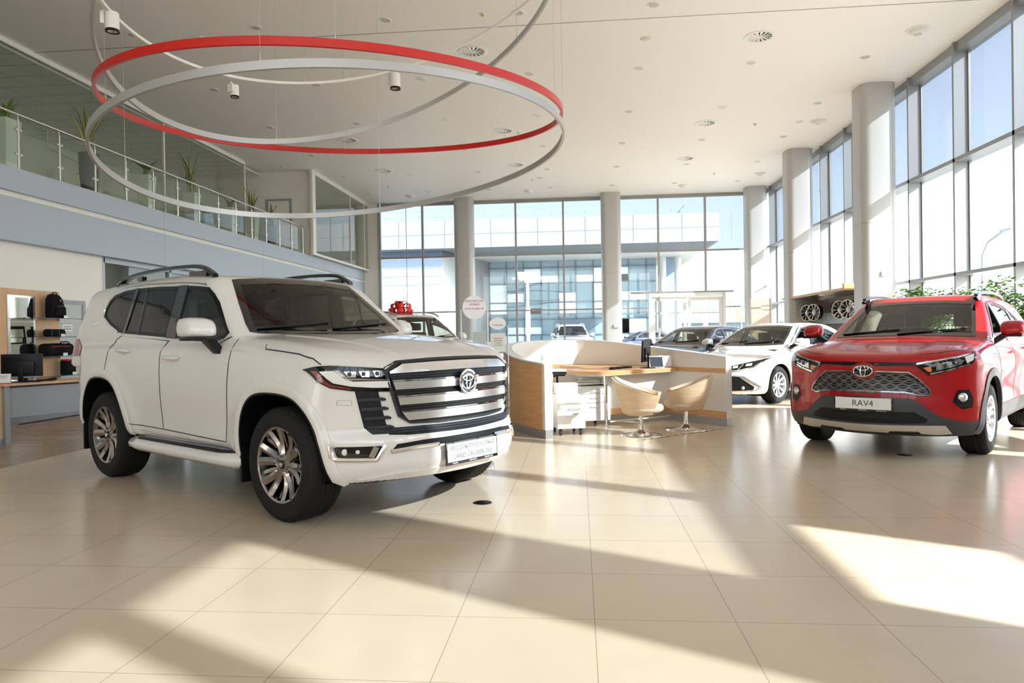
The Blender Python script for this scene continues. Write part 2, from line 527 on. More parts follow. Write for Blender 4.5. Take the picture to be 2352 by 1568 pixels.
class Car:
    def __init__(s, name, label, cat, loc, rz, spec):
        s.root = thing(name, label, cat, (loc[0], loc[1], 0), rz)
        s.sp = spec
        s.F = spec['F']
        s.hull()
        s.cuts = []
    def grad(s, P):
        e = 2e-3
        g = np.stack([s.F(P + np.array(d) * e) - s.F(P - np.array(d) * e) for d in ((1, 0, 0), (0, 1, 0), (0, 0, 1))], 1) / (2 * e)
        return g
    def hull(s):
        sp = s.sp; c = sp['cell']
        x0, x1, yw, z0, z1 = sp['box']
        sa, sb, sz = sp['spine']
        nx = max(2, int((x1 - x0) / c)); ny = max(2, int(2 * yw / c)); nz = max(2, int((z1 - z0) / c))
        X = np.linspace(x0, x1, nx + 1); Y = np.linspace(-yw, yw, ny + 1); Z = np.linspace(z0, z1, nz + 1)
        idx = {}; V = []; Q = []
        def vid(i, j, k):
            t = (i, j, k)
            if t not in idx:
                idx[t] = len(V); V.append((X[i], Y[j], Z[k]))
            return idx[t]
        for k, fl in ((0, 1), (nz, 0)):
            for i in range(nx):
                for j in range(ny):
                    q = (vid(i, j, k), vid(i + 1, j, k), vid(i + 1, j + 1, k), vid(i, j + 1, k)); Q.append(q[::-1] if fl else q)
        for j, fl in ((0, 0), (ny, 1)):
            for i in range(nx):
                for k in range(nz):
                    q = (vid(i, j, k), vid(i + 1, j, k), vid(i + 1, j, k + 1), vid(i, j, k + 1)); Q.append(q[::-1] if fl else q)
        for i, fl in ((0, 1), (nx, 0)):
            for j in range(ny):
                for k in range(nz):
                    q = (vid(i, j, k), vid(i, j + 1, k), vid(i, j + 1, k + 1), vid(i, j, k + 1)); Q.append(q[::-1] if fl else q)
        B = np.array(V); Q = np.array(Q)
        S = np.stack([np.clip(B[:, 0], sa, sb), np.zeros(len(B)), np.full(len(B), sz)], 1)
        D = B - S
        lo = np.zeros(len(B)); hi = np.ones(len(B)) * 1.6
        # march for the first crossing outwards, then bisect
        t = np.zeros(len(B)); found = np.zeros(len(B), bool); prev = t.copy()
        for k in range(1, 41):
            tt = np.full(len(B), k * 0.04)
            f = s.F(S + D * tt[:, None])
            new = (f > 0) & ~found
            lo[new] = (k - 1) * 0.04; hi[new] = k * 0.04
            found |= new
        for _ in range(26):
            m = (lo + hi) / 2
            f = s.F(S + D * m[:, None])
            lo = np.where(f > 0, lo, m); hi = np.where(f > 0, m, hi)
        P = S + D * ((lo + hi) / 2)[:, None]
        s.V = P; s.Q = Q; s.cellsize = c
        s.bvh = BVHTree.FromPolygons([Vector(p) for p in P], [tuple(int(a) for a in q) for q in Q])
        s.alive = np.ones(len(Q), bool)
        s.tagf = np.full(len(Q), '', dtype='U20')
        s.fixed = np.zeros(len(P), bool)
    def cast(s, view, sd, u, v):
        if view == 'side': o, d = Vector((u, sd * 3, v)), Vector((0, -sd, 0))
        elif view == 'front': o, d = Vector((6, u, v)), Vector((-1, 0, 0))
        elif view == 'rear': o, d = Vector((-9, u, v)), Vector((1, 0, 0))
        else: o, d = Vector((u, v, 4)), Vector((0, 0, -1))
        loc = s.bvh.ray_cast(o, d)[0]
        if loc is None:
            mid = {'side': Vector((u, sd * 0.9, v)), 'front': Vector((0.5, u, v)), 'rear': Vector((-3.5, u, v)), 'top': Vector((u, v, 1.2))}[view]
            loc = s.bvh.find_nearest(mid)[0]
        return loc
    def hits(s, view, sd, uvs):
        P = np.array([s.cast(view, sd, u, v) for u, v in uvs])
        g = s.grad(P)
        g /= np.linalg.norm(g, axis=1)[:, None] + 1e-9
        return [(Vector(p), Vector(n)) for p, n in zip(P, g)]
    def hit(s, view, sd, u, v):
        return s.hits(view, sd, [(u, v)])[0]
    def uv(s, P, view):
        if view == 'side': return P[:, [0, 2]]
        if view in ('front', 'rear'): return P[:, [1, 2]]
        return P[:, [0, 1]]
    def region(s, view, sd, poly, action, snap=0.62, zmin=0.0):
        """snap hull vertices to the outline, then cut ('cut') or label the faces inside"""
        poly = [tuple(p) for p in poly]
        N = s.grad(s.V)
        if view == 'side': vis = (s.V[:, 1] * sd > 0.1) & (N[:, 1] * sd > 0.25)
        elif view == 'front': vis = N[:, 0] > 0.25
        elif view == 'rear': vis = N[:, 0] < -0.25
        else: vis = (N[:, 2] > 0.3) & (s.V[:, 2] > zmin)
        U = s.uv(s.V, view)
        arr = np.array(poly); a = arr; b = np.roll(arr, -1, 0)
        mn = arr.min(0) - s.cellsize; mx = arr.max(0) + s.cellsize
        cand = np.where(vis & ~s.fixed & (U > mn).all(1) & (U < mx).all(1))[0]
        if len(cand):
            p = U[cand]
            ab = b - a; L = (ab ** 2).sum(1) + 1e-12
            t = np.clip(((p[:, None] - a[None]) * ab[None]).sum(2) / L[None], 0, 1)
            q = a[None] + t[..., None] * ab[None]
            dd = np.linalg.norm(q - p[:, None], axis=2)
            k = dd.argmin(1); dm = dd[np.arange(len(p)), k]; tgt = q[np.arange(len(p)), k]
            near = dm < snap * s.cellsize
            ids = cand[near]; tg = tgt[near]
            ax = {'side': (0, 2), 'front': (1, 2), 'rear': (1, 2), 'top': (0, 1)}[view]
            fa = {'side': 1, 'front': 0, 'rear': 0, 'top': 2}[view]
            Vn = s.V[ids].copy()
            Vn[:, ax[0]] = tg[:, 0]; Vn[:, ax[1]] = tg[:, 1]
            for _ in range(8):
                f = s.F(Vn); g = s.grad(Vn)[:, fa]
                g = np.where(np.abs(g) < 0.25, np.sign(g + 1e-9) * 0.25, g)
                Vn[:, fa] -= np.clip(f / g, -0.03, 0.03)
            s.V[ids] = Vn
            s.fixed[ids] = True
        C = s.V[s.Q].mean(1); Nf = s.grad(C)
        if view == 'side': vf = (C[:, 1] * sd > 0.1) & (Nf[:, 1] * sd > 0.2)
        elif view == 'front': vf = Nf[:, 0] > 0.2
        elif view == 'rear': vf = Nf[:, 0] < -0.2
        else: vf = (Nf[:, 2] > 0.25) & (C[:, 2] > zmin)
        ins = inpoly(s.uv(C, view), poly) & vf & s.alive
        if action == 'cut': s.alive[ins] = False
        else: s.tagf[ins & (s.tagf == '')] = action
    def submesh(s, name, mask, m, parent=None, off=0.0, flip=False):
        if not mask.any(): return None
        Q = s.Q[mask]
        ids, inv = np.unique(Q, return_inverse=True)
        inv = inv.reshape(Q.shape)
        P = s.V[ids]; N = s.grad(P); N /= np.linalg.norm(N, axis=1)[:, None] + 1e-9
        if off: P = P + N * off
        if flip: inv = inv[:, ::-1]; N = -N
        me = bpy.data.meshes.new(name)
        me.from_pydata(P.tolist(), [], inv.tolist())
        me.update()
        me.shade_smooth()
        me.normals_split_custom_set_from_vertices([tuple(n) for n in N])
        return link(name, me, m, parent or s.root, None)
    def finish(s, m, parts=(), lining_z=0.9, under=0.22):
        """parts: (tag, object name, material)"""
        s.bvh = BVHTree.FromPolygons([Vector(p) for p in s.V], [tuple(int(a) for a in q) for q in s.Q])
        used = np.zeros(len(s.Q), bool)
        out = {}
        for tg, nm, mm in parts:
            k = s.alive & (s.tagf == tg); used |= k
            out[tg] = s.submesh(nm, k, mm)
        C = s.V[s.Q].mean(1)
        low = (C[:, 2] < 0.62) & (s.grad(C)[:, 2] < -0.88) & s.alive & ~used
        s.body = s.submesh('body_shell', s.alive & ~used & ~low, m)
        s.submesh('underbody', low, 'black')
        s.submesh('interior_lining', s.alive & (C[:, 2] > lining_z), 'lining', s.body, -0.03, True)
        return out
    def panel(s, name, view, sd, poly, m, off=0.003, th=0.006, step=0.05, parent=None, sharp=40, both=False):
        if both:
            s.panel(name, view, sd, poly, m, off, th, step, parent, sharp)
            if view == 'side': sd = -sd
            else: poly = [(-p[0], p[1]) for p in poly] if view != 'top' else [(p[0], -p[1]) for p in poly]
        bm = bmesh.new()
        vs = [bm.verts.new((p[0], p[1], 0)) for p in poly]
        bm.faces.new(vs)
        bmesh.ops.triangulate(bm, faces=bm.faces)
        us = [p[0] for p in poly]; ws_ = [p[1] for p in poly]
        for ax, lo, hi in ((0, min(us), max(us)), (1, min(ws_), max(ws_))):
            n = int((hi - lo) / step)
            for k in range(1, n + 1):
                co = [0, 0, 0]; co[ax] = lo + (hi - lo) * k / (n + 1)
                no = [0, 0, 0]; no[ax] = 1
                bmesh.ops.bisect_plane(bm, geom=bm.verts[:] + bm.edges[:] + bm.faces[:], plane_co=co, plane_no=no, dist=1e-5)
        bv = list(bm.verts)
        for v, (h, n) in zip(bv, s.hits(view, sd, [(v.co.x, v.co.y) for v in bv])):
            v.co = h + n * off
        be = [e for e in bm.edges if e.is_boundary]
        r = bmesh.ops.extrude_edge_only(bm, edges=be)
        ev = [g for g in r['geom'] if isinstance(g, bmesh.types.BMVert)]
        gn = s.grad(np.array([g.co for g in ev]))
        for g, n in zip(ev, gn):
            g.co = g.co - Vector(n).normalized() * (off + th)
        bmesh.ops.recalc_face_normals(bm, faces=bm.faces)
        # outward check
        fl = list(bm.faces)[:40]
        gn = s.grad(np.array([f.calc_center_median() for f in fl]))
        tot = sum(Vector(n).dot(f.normal) * f.calc_area() for n, f in zip(gn, fl))
        if tot < 0:
            bmesh.ops.reverse_faces(bm, faces=bm.faces)
        me = bpy.data.meshes.new(name); bm.to_mesh(me); bm.free()
        return link(name, me, m, parent or s.root, sharp)
    def ribbon(s, name, view, sd, path, w, m, off=0.002, th=0.004, closed=False, parent=None, both=False, step=0.04, inset=0.0, raise_=0.0):
        if both:
            s.ribbon(name, view, sd, path, w, m, off, th, closed, parent, False, step, inset, raise_)
            if view == 'side': sd = -sd
            else: path = [(-p[0], p[1]) for p in path] if view != 'top' else [(p[0], -p[1]) for p in path]
            inset = -inset
        pts = []
        m_ = len(path)
        for i in range(m_ if closed else m_ - 1):
            a = Vector(path[i]); b = Vector(path[(i + 1) % m_])
            n = max(1, int((b - a).length / step))
            for k in range(n): pts.append(a + (b - a) * (k / n))
        if not closed: pts.append(Vector(path[-1]))
        n = len(pts); vs = []; uvs = []
        for i, p in enumerate(pts):
            if closed: d = pts[(i + 1) % n] - pts[i - 1]
            else: d = pts[min(i + 1, n - 1)] - pts[max(i - 1, 0)]
            d.normalize(); q = Vector((-d.y, d.x))
            for sg in (-1, 0, 1):
                c = p + q * (sg * w / 2 + inset)
                uvs.append((c.x, c.y))
        hs = s.hits(view, sd, uvs)
        for i in range(n):
            row = hs[i * 3:i * 3 + 3]
            vs += [row[0][0] - row[0][1] * th, row[0][0] + row[0][1] * off, row[1][0] + row[1][1] * (off + raise_), row[2][0] + row[2][1] * off, row[2][0] - row[2][1] * th]
        fs = []
        for i in range(n if closed else n - 1):
            j = (i + 1) % n
            for k in range(4): fs.append((i * 5 + k, i * 5 + k + 1, j * 5 + k + 1, j * 5 + k))
        mb = MB().add(vs, fs)
        return mb.build(name, m, parent or s.root, 50)
    def frame(s, name, view, sd, poly, w, m, off=0.002, th=0.02, parent=None):
        """band of width w just inside a closed outline"""
        n = len(poly)
        a = sum(poly[i][0] * poly[(i + 1) % n][1] - poly[(i + 1) % n][0] * poly[i][1] for i in range(n))
        return s.ribbon(name, view, sd, poly, w, m, off, th, True, parent, inset=(w / 2 if a > 0 else -w / 2))
    def well(s, sd, poly, depth=0.42, name='wheel_well'):
        """dark liner behind an arch opening"""
        vs = []; n = len(poly)
        for u, v in poly:
            h, nn = s.hit('side', sd, u, v)
            vs += [(u, h.y - sd * 0.004, v), (u, sd * (abs(h.y) - depth), v)]
        fs = [(2 * i, 2 * i + 1, 2 * i + 3, 2 * i + 2) for i in range(n - 1)] + [tuple(2 * i + 1 for i in range(n))]
        return MB().add(vs, fs).build(name, 'well', s.root, 30)

def wheel(car, name, x, y, R, W, Rr, style, m_rim, sd, steer=0.0, n=None):
    """rim = part, tyre/disc/cap = sub-parts; outer face at |y|"""
    N = 72
    y0 = 0.0
    rim = MB()
    # outer lip and barrel (axis along y, outward = +y locally)
    rim.lathe([(Rr, -0.012), (Rr + 0.006, 0.0), (Rr - 0.004, 0.006), (Rr - 0.018, 0.0), (Rr - 0.022, -0.03), (Rr - 0.045, -0.10), (Rr - 0.05, -W + 0.04), (Rr - 0.01, -W + 0.01), (Rr, -W + 0.012)], N, axis='y')
    def spoke(a, r0, r1, w0, w1, d0, d1, tw=0.0, th=0.03, ridge=0.012):
        pts = []; K = 6
        vs = []; 
        for k in range(K + 1):
            t = k / K; r = r0 + (r1 - r0) * t; w = w0 + (w1 - w0) * t; d = d0 + (d1 - d0) * t - 0.018 * math.sin(PI * t)
            aa = a + tw * t
            ca, sa = math.cos(aa), math.sin(aa)
            for (o, h) in ((-w / 2, -th), (-w / 2, 0), (0, ridge), (w / 2, 0), (w / 2, -th)):
                vs.append((r * ca - o * sa, d + h, r * sa + o * ca))
        fs = []
        for k in range(K):
            for q in range(5):
                fs.append((k * 5 + q, k * 5 + (q + 1) % 5, (k + 1) * 5 + (q + 1) % 5, (k + 1) * 5 + q))
        rim.add(vs, fs)
    if style == 'lc':
        for k in range(6):
            a = k * PI / 3 + 0.2
            spoke(a - 0.10, 0.045, Rr - 0.015, 0.050, 0.062, -0.035, -0.004, -0.10)
            spoke(a + 0.16, 0.045, Rr - 0.015, 0.050, 0.062, -0.035, -0.004, 0.10)
            spoke(a + 0.52, 0.05, Rr - 0.015, 0.018, 0.030, -0.06, -0.03, 0.0, 0.02, 0.004)
        lugs = 6
    elif style == 'five':
        for k in range(5):
            a = k * 2 * PI / 5 + 0.3
            spoke(a - 0.13, 0.04, Rr - 0.012, 0.045, 0.045, -0.03, -0.006, -0.02)
            spoke(a + 0.13, 0.04, Rr - 0.012, 0.045, 0.045, -0.03, -0.006, 0.02)
        lugs = 5
    elif style == 'multi':
        for k in range(10):
            a = k * 2 * PI / 10
            spoke(a, 0.04, Rr - 0.012, 0.030, 0.036, -0.02, -0.004)
        lugs = 5
    else:
        for k in range(10):
            a = k * 2 * PI / 10
            spoke(a, 0.03, Rr * 0.6, 0.022, 0.020, -0.03, -0.012)
            spoke(a, Rr * 0.55, Rr - 0.01, 0.016, 0.018, -0.014, -0.002, 0.11)
            spoke(a, Rr * 0.55, Rr - 0.01, 0.016, 0.018, -0.014, -0.002, -0.11)
        lugs = 5
    rim.lathe([(0.0001, -0.022), (0.045, -0.022), (0.075, -0.03), (0.082, -0.06), (0.082, -0.12)], 32, axis='y')
    for k in range(lugs):
        a = k * 2 * PI / lugs + 0.4
        rim.cyl((0.058 * math.cos(a), -0.035, 0.058 * math.sin(a)), (0.058 * math.cos(a), -0.012, 0.058 * math.sin(a)), 0.010, 0.008, 8)
    o = rim.build(name, m_rim, None, 32)
    if car is not None: o.parent = car
    if R:
        ty = MB()
        g = 0.009
        w = W
        def tp(r, h): return (r, h)
        prof = [(Rr - 0.005, 0.004), (Rr + 0.012, 0.010), (Rr + (R - Rr) * 0.45, 0.016), (Rr + (R - Rr) * 0.75, 0.008), (R - 0.022, -0.004), (R - 0.010, -0.014), (R - 0.003, -0.028)]
        ribs = 5; t0, t1 = -0.030, -w + 0.030
        for k in range(ribs):
            a = t0 + (t1 - t0) * k / ribs; b = t0 + (t1 - t0) * (k + 1) / ribs
            if k: prof += [(R - g, a + 0.001), (R, a + 0.0015)]
            prof += [(R, b + 0.005)]
            if k < ribs - 1: prof += [(R - g, b + 0.0045)]
        prof += [(R - 0.003, -w + 0.028), (R - 0.012, -w + 0.012), (R - 0.03, -w - 0.004), (Rr + (R - Rr) * 0.5, -w - 0.012), (Rr, -w)]
        ty.lathe(prof, 96, axis='y')
        # shoulder blocks
        for k in range(64):
            a = 2 * PI * k / 64
            for yy0, yy1 in ((-0.004, -0.030), (-w + 0.030, -w + 0.004)):
                ca, sa = math.cos(a), math.sin(a); da = PI / 64 * 1.15
                c2, s2 = math.cos(a + da), math.sin(a + da)
                vs = []
                for (c_, s_) in ((ca, sa), (c2, s2)):
                    ro, ri = (R - 0.017, R + 0.0015) if yy0 > -0.02 else (R + 0.0015, R - 0.017)
                    vs += [(ro * c_, yy0, ro * s_), (ri * c_, yy1, ri * s_), (ri * c_ * 0.96, yy1, ri * s_ * 0.96), (ro * c_ * 0.96, yy0, ro * s_ * 0.96)]
                ty.add(vs, [(0, 1, 5, 4), (0, 3, 2, 1), (4, 5, 6, 7), (0, 4, 7, 3), (1, 2, 6, 5)])
        t = ty.build('tire', 'rubber', o, 30)
        MB().lathe([(0.06, -0.14), (Rr * 0.62, -0.14), (Rr * 0.62, -0.165), (0.06, -0.165)], 40, axis='y').build('brake_disc', 'disc', o, 30)
        MB().lathe([(Rr - 0.052, -0.10), (0.09, -0.175), (0.0001, -0.175)], 32, axis='y').build('backing_plate', 'well', o, 30)
    cap = MB()
    cap.lathe([(0.0001, -0.012), (0.026, -0.012), (0.031, -0.016), (0.031, -0.03)], 24, axis='y')
    c = cap.build('hub_cap', 'blackgl' if style == 'lc' else m_rim, o, 30)
    mb = MB()
    for rx, rz_, cz in ((0.019, 0.013, 0), (0.006, 0.013, 0), (0.013, 0.005, 0.006)):
        mb.tube([(rx * math.cos(2 * PI * k / 20), -0.010, cz + rz_ * math.sin(2 * PI * k / 20)) for k in range(20)], 0.0016, 5, closed=True)
    mb.build('cap_emblem', 'chrome', o, 30)
    o.location = (x, y, R or Rr)
    o.rotation_euler = (0, random.uniform(0, 0), (0 if sd > 0 else PI) + steer)
    return o

def emblem(parent, c, r, tilt=0.0, disc=True, name='emblem'):
    """three-ellipse badge facing +x at c"""
    e = MB()
    if disc:
        e.lathe([(0.0001, 0.0), (r * 0.98, 0.0), (r, -0.008), (r, -0.02)], 40, axis='x')
    base = e.build(name, 'emb', parent, 30) if disc else None
    mb = MB()
    def ell(a, b, cy_, cz, t, n=40):
        mb.tube([(0.007 - abs(0) , cy_ + a * math.cos(2 * PI * k / n), cz + b * math.sin(2 * PI * k / n)) for k in range(n)], t, 6, closed=True)
    if disc:
        ell(r * 1.02, r * 1.02, 0, 0, r * 0.11)
    k = 0.86 if disc else 1.0
    ell(r * k, r * 0.62 * (1.05 if disc else 1), 0, 0, r * 0.075)
    ell(r * 0.27, r * 0.60, 0, 0, r * 0.065)
    ell(r * 0.60, r * 0.24, 0, r * 0.30, r * 0.065)
    o = mb.build('badge_ring' if disc else name, 'chrome', base if disc else parent, 30)
    t = base if disc else o
    t.location = c
    t.rotation_euler = (0, tilt, 0)
    return t

def num_plate(parent, c, w, h, tilt, lines, sizes, foot=True, frame=0.012):
    p = MB().box(-0.01, 0, -w / 2 - frame, w / 2 + frame, -h / 2 - (0.022 if foot else frame), h / 2 + frame).build('plate_holder', 'blackgl', parent, 30, bevel=0.003)
    p.location = c; p.rotation_euler = (0, tilt, 0)
    q = MB().box(0, 0.003, -w / 2, w / 2, -h / 2, h / 2).build('number_plate', 'plate', p, 30)
    mt = text_mtx((0, 1, 0), (0, 0, 1))
    n = len(lines)
    for i, (ln, sz) in enumerate(zip(lines, sizes)):
        z = 0 if n == 1 else (h * 0.22 if i == 0 else -h * 0.24)
        text('plate_lettering', ln, sz, 'textblk', p, (0.0035, 0, z), mt)
    if foot:
        for ln, yy in (('TOYOTA', -w * 0.36), ('КЛЮЧАВТО', 0), ('8800-250-7-225', w * 0.33)):
            text('dealer_lettering', ln, 0.014, 'textwhite', p, (0.0005, yy, -h / 2 - 0.012), mt)
    return p

def seat(parent, x, y, z, m='interior'):
    s_ = MB().box(x - 0.08, x + 0.42, y - 0.24, y + 0.24, z, z + 0.16)
    s_.box(x - 0.20, x - 0.06, y - 0.24, y + 0.24, z + 0.1, z + 0.66)
    o = s_.build('seat', m, parent, 40, bevel=0.04)
    h = MB().box(x - 0.23, x - 0.13, y - 0.13, y + 0.13, z + 0.70, z + 0.88).build('headrest', m, o, 40, bevel=0.035)
    return o

def cabin(car, x_dash, z_belt, half, xr, m='interior', rows=2, z_floor=0.45, seat_z=0.5):
    r = car.root
    MB().box(xr, x_dash + 0.5, -half, half, z_floor - 0.05, z_floor).build('cabin_floor', 'interior', r, 30)
    d = MB()
    d.prism([(x_dash - 0.12, z_belt - 0.28), (x_dash - 0.15, z_belt - 0.12), (x_dash - 0.05, z_belt - 0.03), (x_dash + 0.35, z_belt - 0.04), (x_dash + 0.40, z_belt - 0.3)], -half, half)
    d.v = [(v[0], v[2], v[1]) for v in d.v]
    d.build('dashboard', m, r, 40, bevel=0.015)
    for y in (-0.40, 0.40): seat(r, x_dash - 0.95, y, seat_z)
    for k in range(1, rows):
        for y in (-0.42, 0.42): seat(r, x_dash - 0.95 - 0.88 * k, y, seat_z + 0.03)
    st = MB()
    c = Vector((x_dash - 0.30, 0.40, z_belt - 0.10)); tl = 0.4
    st.tube([(c.x + 0.18 * math.sin(a) * math.sin(tl) , c.y + 0.18 * math.cos(a), c.z + 0.18 * math.sin(a) * math.cos(tl)) for a in [2 * PI * k / 32 for k in range(32)]], 0.014, 8, closed=True)
    st.cyl(c, c + Vector((0.2, 0, -0.08)), 0.03)
    st.cyl(c + Vector((0, -0.17, 0)), c + Vector((0, 0.17, 0)), 0.012)
    st.build('steering_wheel', 'black', r, 40)
    MB().box(x_dash - 0.16, x_dash - 0.13, -0.12, 0.12, z_belt - 0.12, z_belt + 0.03).build('centre_screen', 'screen', r, 30, bevel=0.005)

def mirror_part(car, s, pts, stalk, m_body, y_in, y_out, low='black'):
    """door mirror: rounded shell between y_in and y_out; pts = (x,z) side outline"""
    mb = MB()
    for i, (t, sc) in enumerate(((0, 0.62), (0.08, 0.86), (0.3, 1.0), (0.75, 0.98), (0.93, 0.85), (1.0, 0.55))):
        y = y_in + (y_out - y_in) * t
        cx = sum(p[0] for p in pts) / len(pts); cz = sum(p[1] for p in pts) / len(pts)
        sh = -0.05 * t * t
        mb.v += [(cx + (p[0] - cx) * sc + sh, s * y, cz + (p[1] - cz) * sc) for p in pts]
    n = len(pts); K = 6
    for i in range(K - 1):
        for k in range(n):
            mb.f.append((i * n + k, i * n + (k + 1) % n, (i + 1) * n + (k + 1) % n, (i + 1) * n + k))
    mb.f += [tuple(range(n)), tuple(range((K - 1) * n, K * n))]
    o = mb.build('door_mirror', m_body, car.root, 60)
    zc = min(p[1] for p in pts)
    MB().add([(v[0], v[1], v[2]) for v in [(stalk[0] + dx, s * yy, zz) for (dx, yy, zz) in ((-0.05, y_in - stalk[1], stalk[2]), (0.06, y_in - stalk[1], stalk[2]), (0.05, y_in + 0.10, zc + 0.02), (-0.06, y_in + 0.10, zc + 0.02), (-0.05, y_in - stalk[1], stalk[2] + 0.07), (0.06, y_in - stalk[1], stalk[2] + 0.07), (0.05, y_in + 0.03, zc + 0.04), (-0.06, y_in + 0.03, zc + 0.04))]],
             [(0, 1, 2, 3), (4, 7, 6, 5), (0, 4, 5, 1), (1, 5, 6, 2), (2, 6, 7, 3), (3, 7, 4, 0)]).build('mirror_stalk', low, o, 40, bevel=0.008)
    xm = min(p[0] for p in pts)
    return o

def wiper(car, y0, y1, z0, m='black', lift=0.012):
    pts = []
    for k in range(13):
        y = y0 + (y1 - y0) * k / 12
        z = z0 + 0.05 * k / 12
        h, n = car.hit('front', 1, y, z)
        pts.append(h + n * lift)
    return MB().tube(pts, 0.008, 6).build('wiper', m, car.root, 40)
# ------------------------------------------------------------------ the building
H = 7.5; XR = 8.2; XG = 8.52; YB = 32.7; XL = -9.9; XO = -11.55; YS = -9.0; ZM = 4.39
def B(name, x0, x1, y0, y1, z0, z1, m, parent=None, bevel=0, st=True):
    o = MB().box(x0, x1, y0, y1, z0, z1).build(name, m, parent, 30, bevel=bevel)
    if parent is None and st: o['kind'] = 'structure'
    return o

B('floor', -5.9, XG + 0.1, YS, YB + 0.1, -0.12, 0.0, 'tile')
B('floor', -16.0, -5.9, YS, YB + 0.1, -0.12, 0.0, 'woodfloor')
B('ceiling', -16.2, 8.7, YS, YB + 0.15, H, H + 0.25, 'ceil')
B('trim_1', XO, XR, 14.36, 14.385, H - 0.004, H, 'frame')                 # expansion joint across the ceiling
B('wall_rear', -16.2, 8.7, YS - 0.2, YS, 0, 3.3, 'rearwall')
for k in range(9): B('wall_rear_%d' % (k + 2), XL + 2.3 * k - 0.12 if k else -16.2, XL + 2.3 * k + 0.12, YS - 0.2, YS, 3.3, H, 'rearwall')
B('sun_blocker', XG + 0.10, XG + 0.30, YS, 0.75, 0, 4.25, 'white')  # off-frame slab outside the glazing, added to keep low sun off the floor
B('sun_blocker_2', XG + 0.10, XG + 0.30, 0.75, 5.0, 0, 4.9, 'white')  # taller unseen slab, added to shade the floor near the red SUV
# right facade: fins, transoms, glazing
fr = MB(); fin_y = [14.3 + 2.15 * k for k in range(-10, 9)]
for y in fin_y: fr.box(XR, XG + 0.03, y - 0.035, y + 0.035, 0, H)
fr.build('trim_2', 'fin')['kind'] = 'structure'
tr = MB()
for z0, z1, xo in ((2.43, 2.50, 8.20), (4.90, 4.985, 8.20), (7.30, 7.5, 8.26), (0, 0.12, 8.40)):
    tr.box(xo, XG + 0.10, YS, YB, z0, z1)
tr.build('trim_3', 'fin')['kind'] = 'structure'
vm = MB()
for y in fin_y:
    for dy in (-0.055, 0.055): vm.box(XG - 0.03, XG + 0.02, y + dy - 0.018, y + dy + 0.018, 0.1, 7.35)
vm.build('trim_4', 'frame')['kind'] = 'structure'
wi = [0]
def window(x0, x1, y0, y1, z0, z1, m):
    wi[0] += 1
    B('window_%d' % wi[0], x0, x1, y0, y1, z0, z1, m)
for a, b in zip(fin_y[:-1], fin_y[1:]):
    if b < 0: 
        continue
    for z0, z1, m in ((0.12, 2.43, 'clear'), (2.50, 4.90, 'midglass'), (4.985, 7.30, 'tintglass')):
        window(XG - 0.004, XG + 0.004, a + 0.04, b - 0.04, z0, z1, m)
for z0, z1, m in ((0.12, 2.43, 'clear'), (2.50, 4.90, 'midglass'), (4.985, 7.30, 'tintglass')):
    window(XG - 0.004, XG + 0.004, YS, fin_y[[b > 0 for b in fin_y].index(True)] - 2.15, z0, z1, m)
    window(XG - 0.004, XG + 0.004, fin_y[-1], YB, z0, z1, m)
for k in range(8): window(XL + 0.12 + 2.3 * k, XL + 2.3 * (k + 1) - 0.12, YS - 0.104, YS - 0.096, 3.3, H, 'clear')  # unseen rear glazing, put in to let extra daylight into the hall
# back facade
bm_ = MB()
bx = [-9.13, -7.11, -2.78, -0.61, 3.64, 5.71]
for x in bx: bm_.box(x - 0.04, x + 0.04, YB - 0.12, YB + 0.06, 3.13 if x in (5.71,) else 0, H)
bm_.box(-7.9, -7.88, YB - 0.02, YB + 0.02, 0, H)
for z0, z1 in ((7.36, 7.5), (4.93, 5.01), (2.40, 2.46)):
    for xa, xb in ((-9.2, 3.15), (6.55, 8.5)) if z0 < 3 else ((-9.2, 8.5),):
        bm_.box(xa, xb, YB - 0.10, YB + 0.06, z0, z1)
bm_.box(2.4, 6.9, YB - 0.10, YB + 0.06, 3.08, 3.16)
bm_.box(-9.2, 8.5, YB - 0.06, YB + 0.06, 0, 0.10)
bm_.build('trim_5', 'frame')['kind'] = 'structure'
ex = [-9.13, -7.11, -5.0, -2.78, -0.61, 1.5, 3.64, 5.71, 8.45]
for a, b in zip(ex[:-1], ex[1:]):
    window(a + 0.04, b - 0.04, YB - 0.004, YB + 0.004, 5.01, 7.36, 'tintglass')
    window(a + 0.04, b - 0.04, YB - 0.004, YB + 0.004, 3.16 if a > 1.6 else 2.46, 4.93, 'clear')
    if b < 3.7: window(a + 0.04, min(b, 3.2) - 0.04, YB - 0.004, YB + 0.004, 0.1, 3.08 if a > 1.4 else 2.40, 'clear')
window(6.6, 8.45, YB - 0.004, YB + 0.004, 0.1, 2.40, 'clear'); window(6.6, 8.45, YB - 0.004, YB + 0.004, 2.46, 3.08, 'clear')
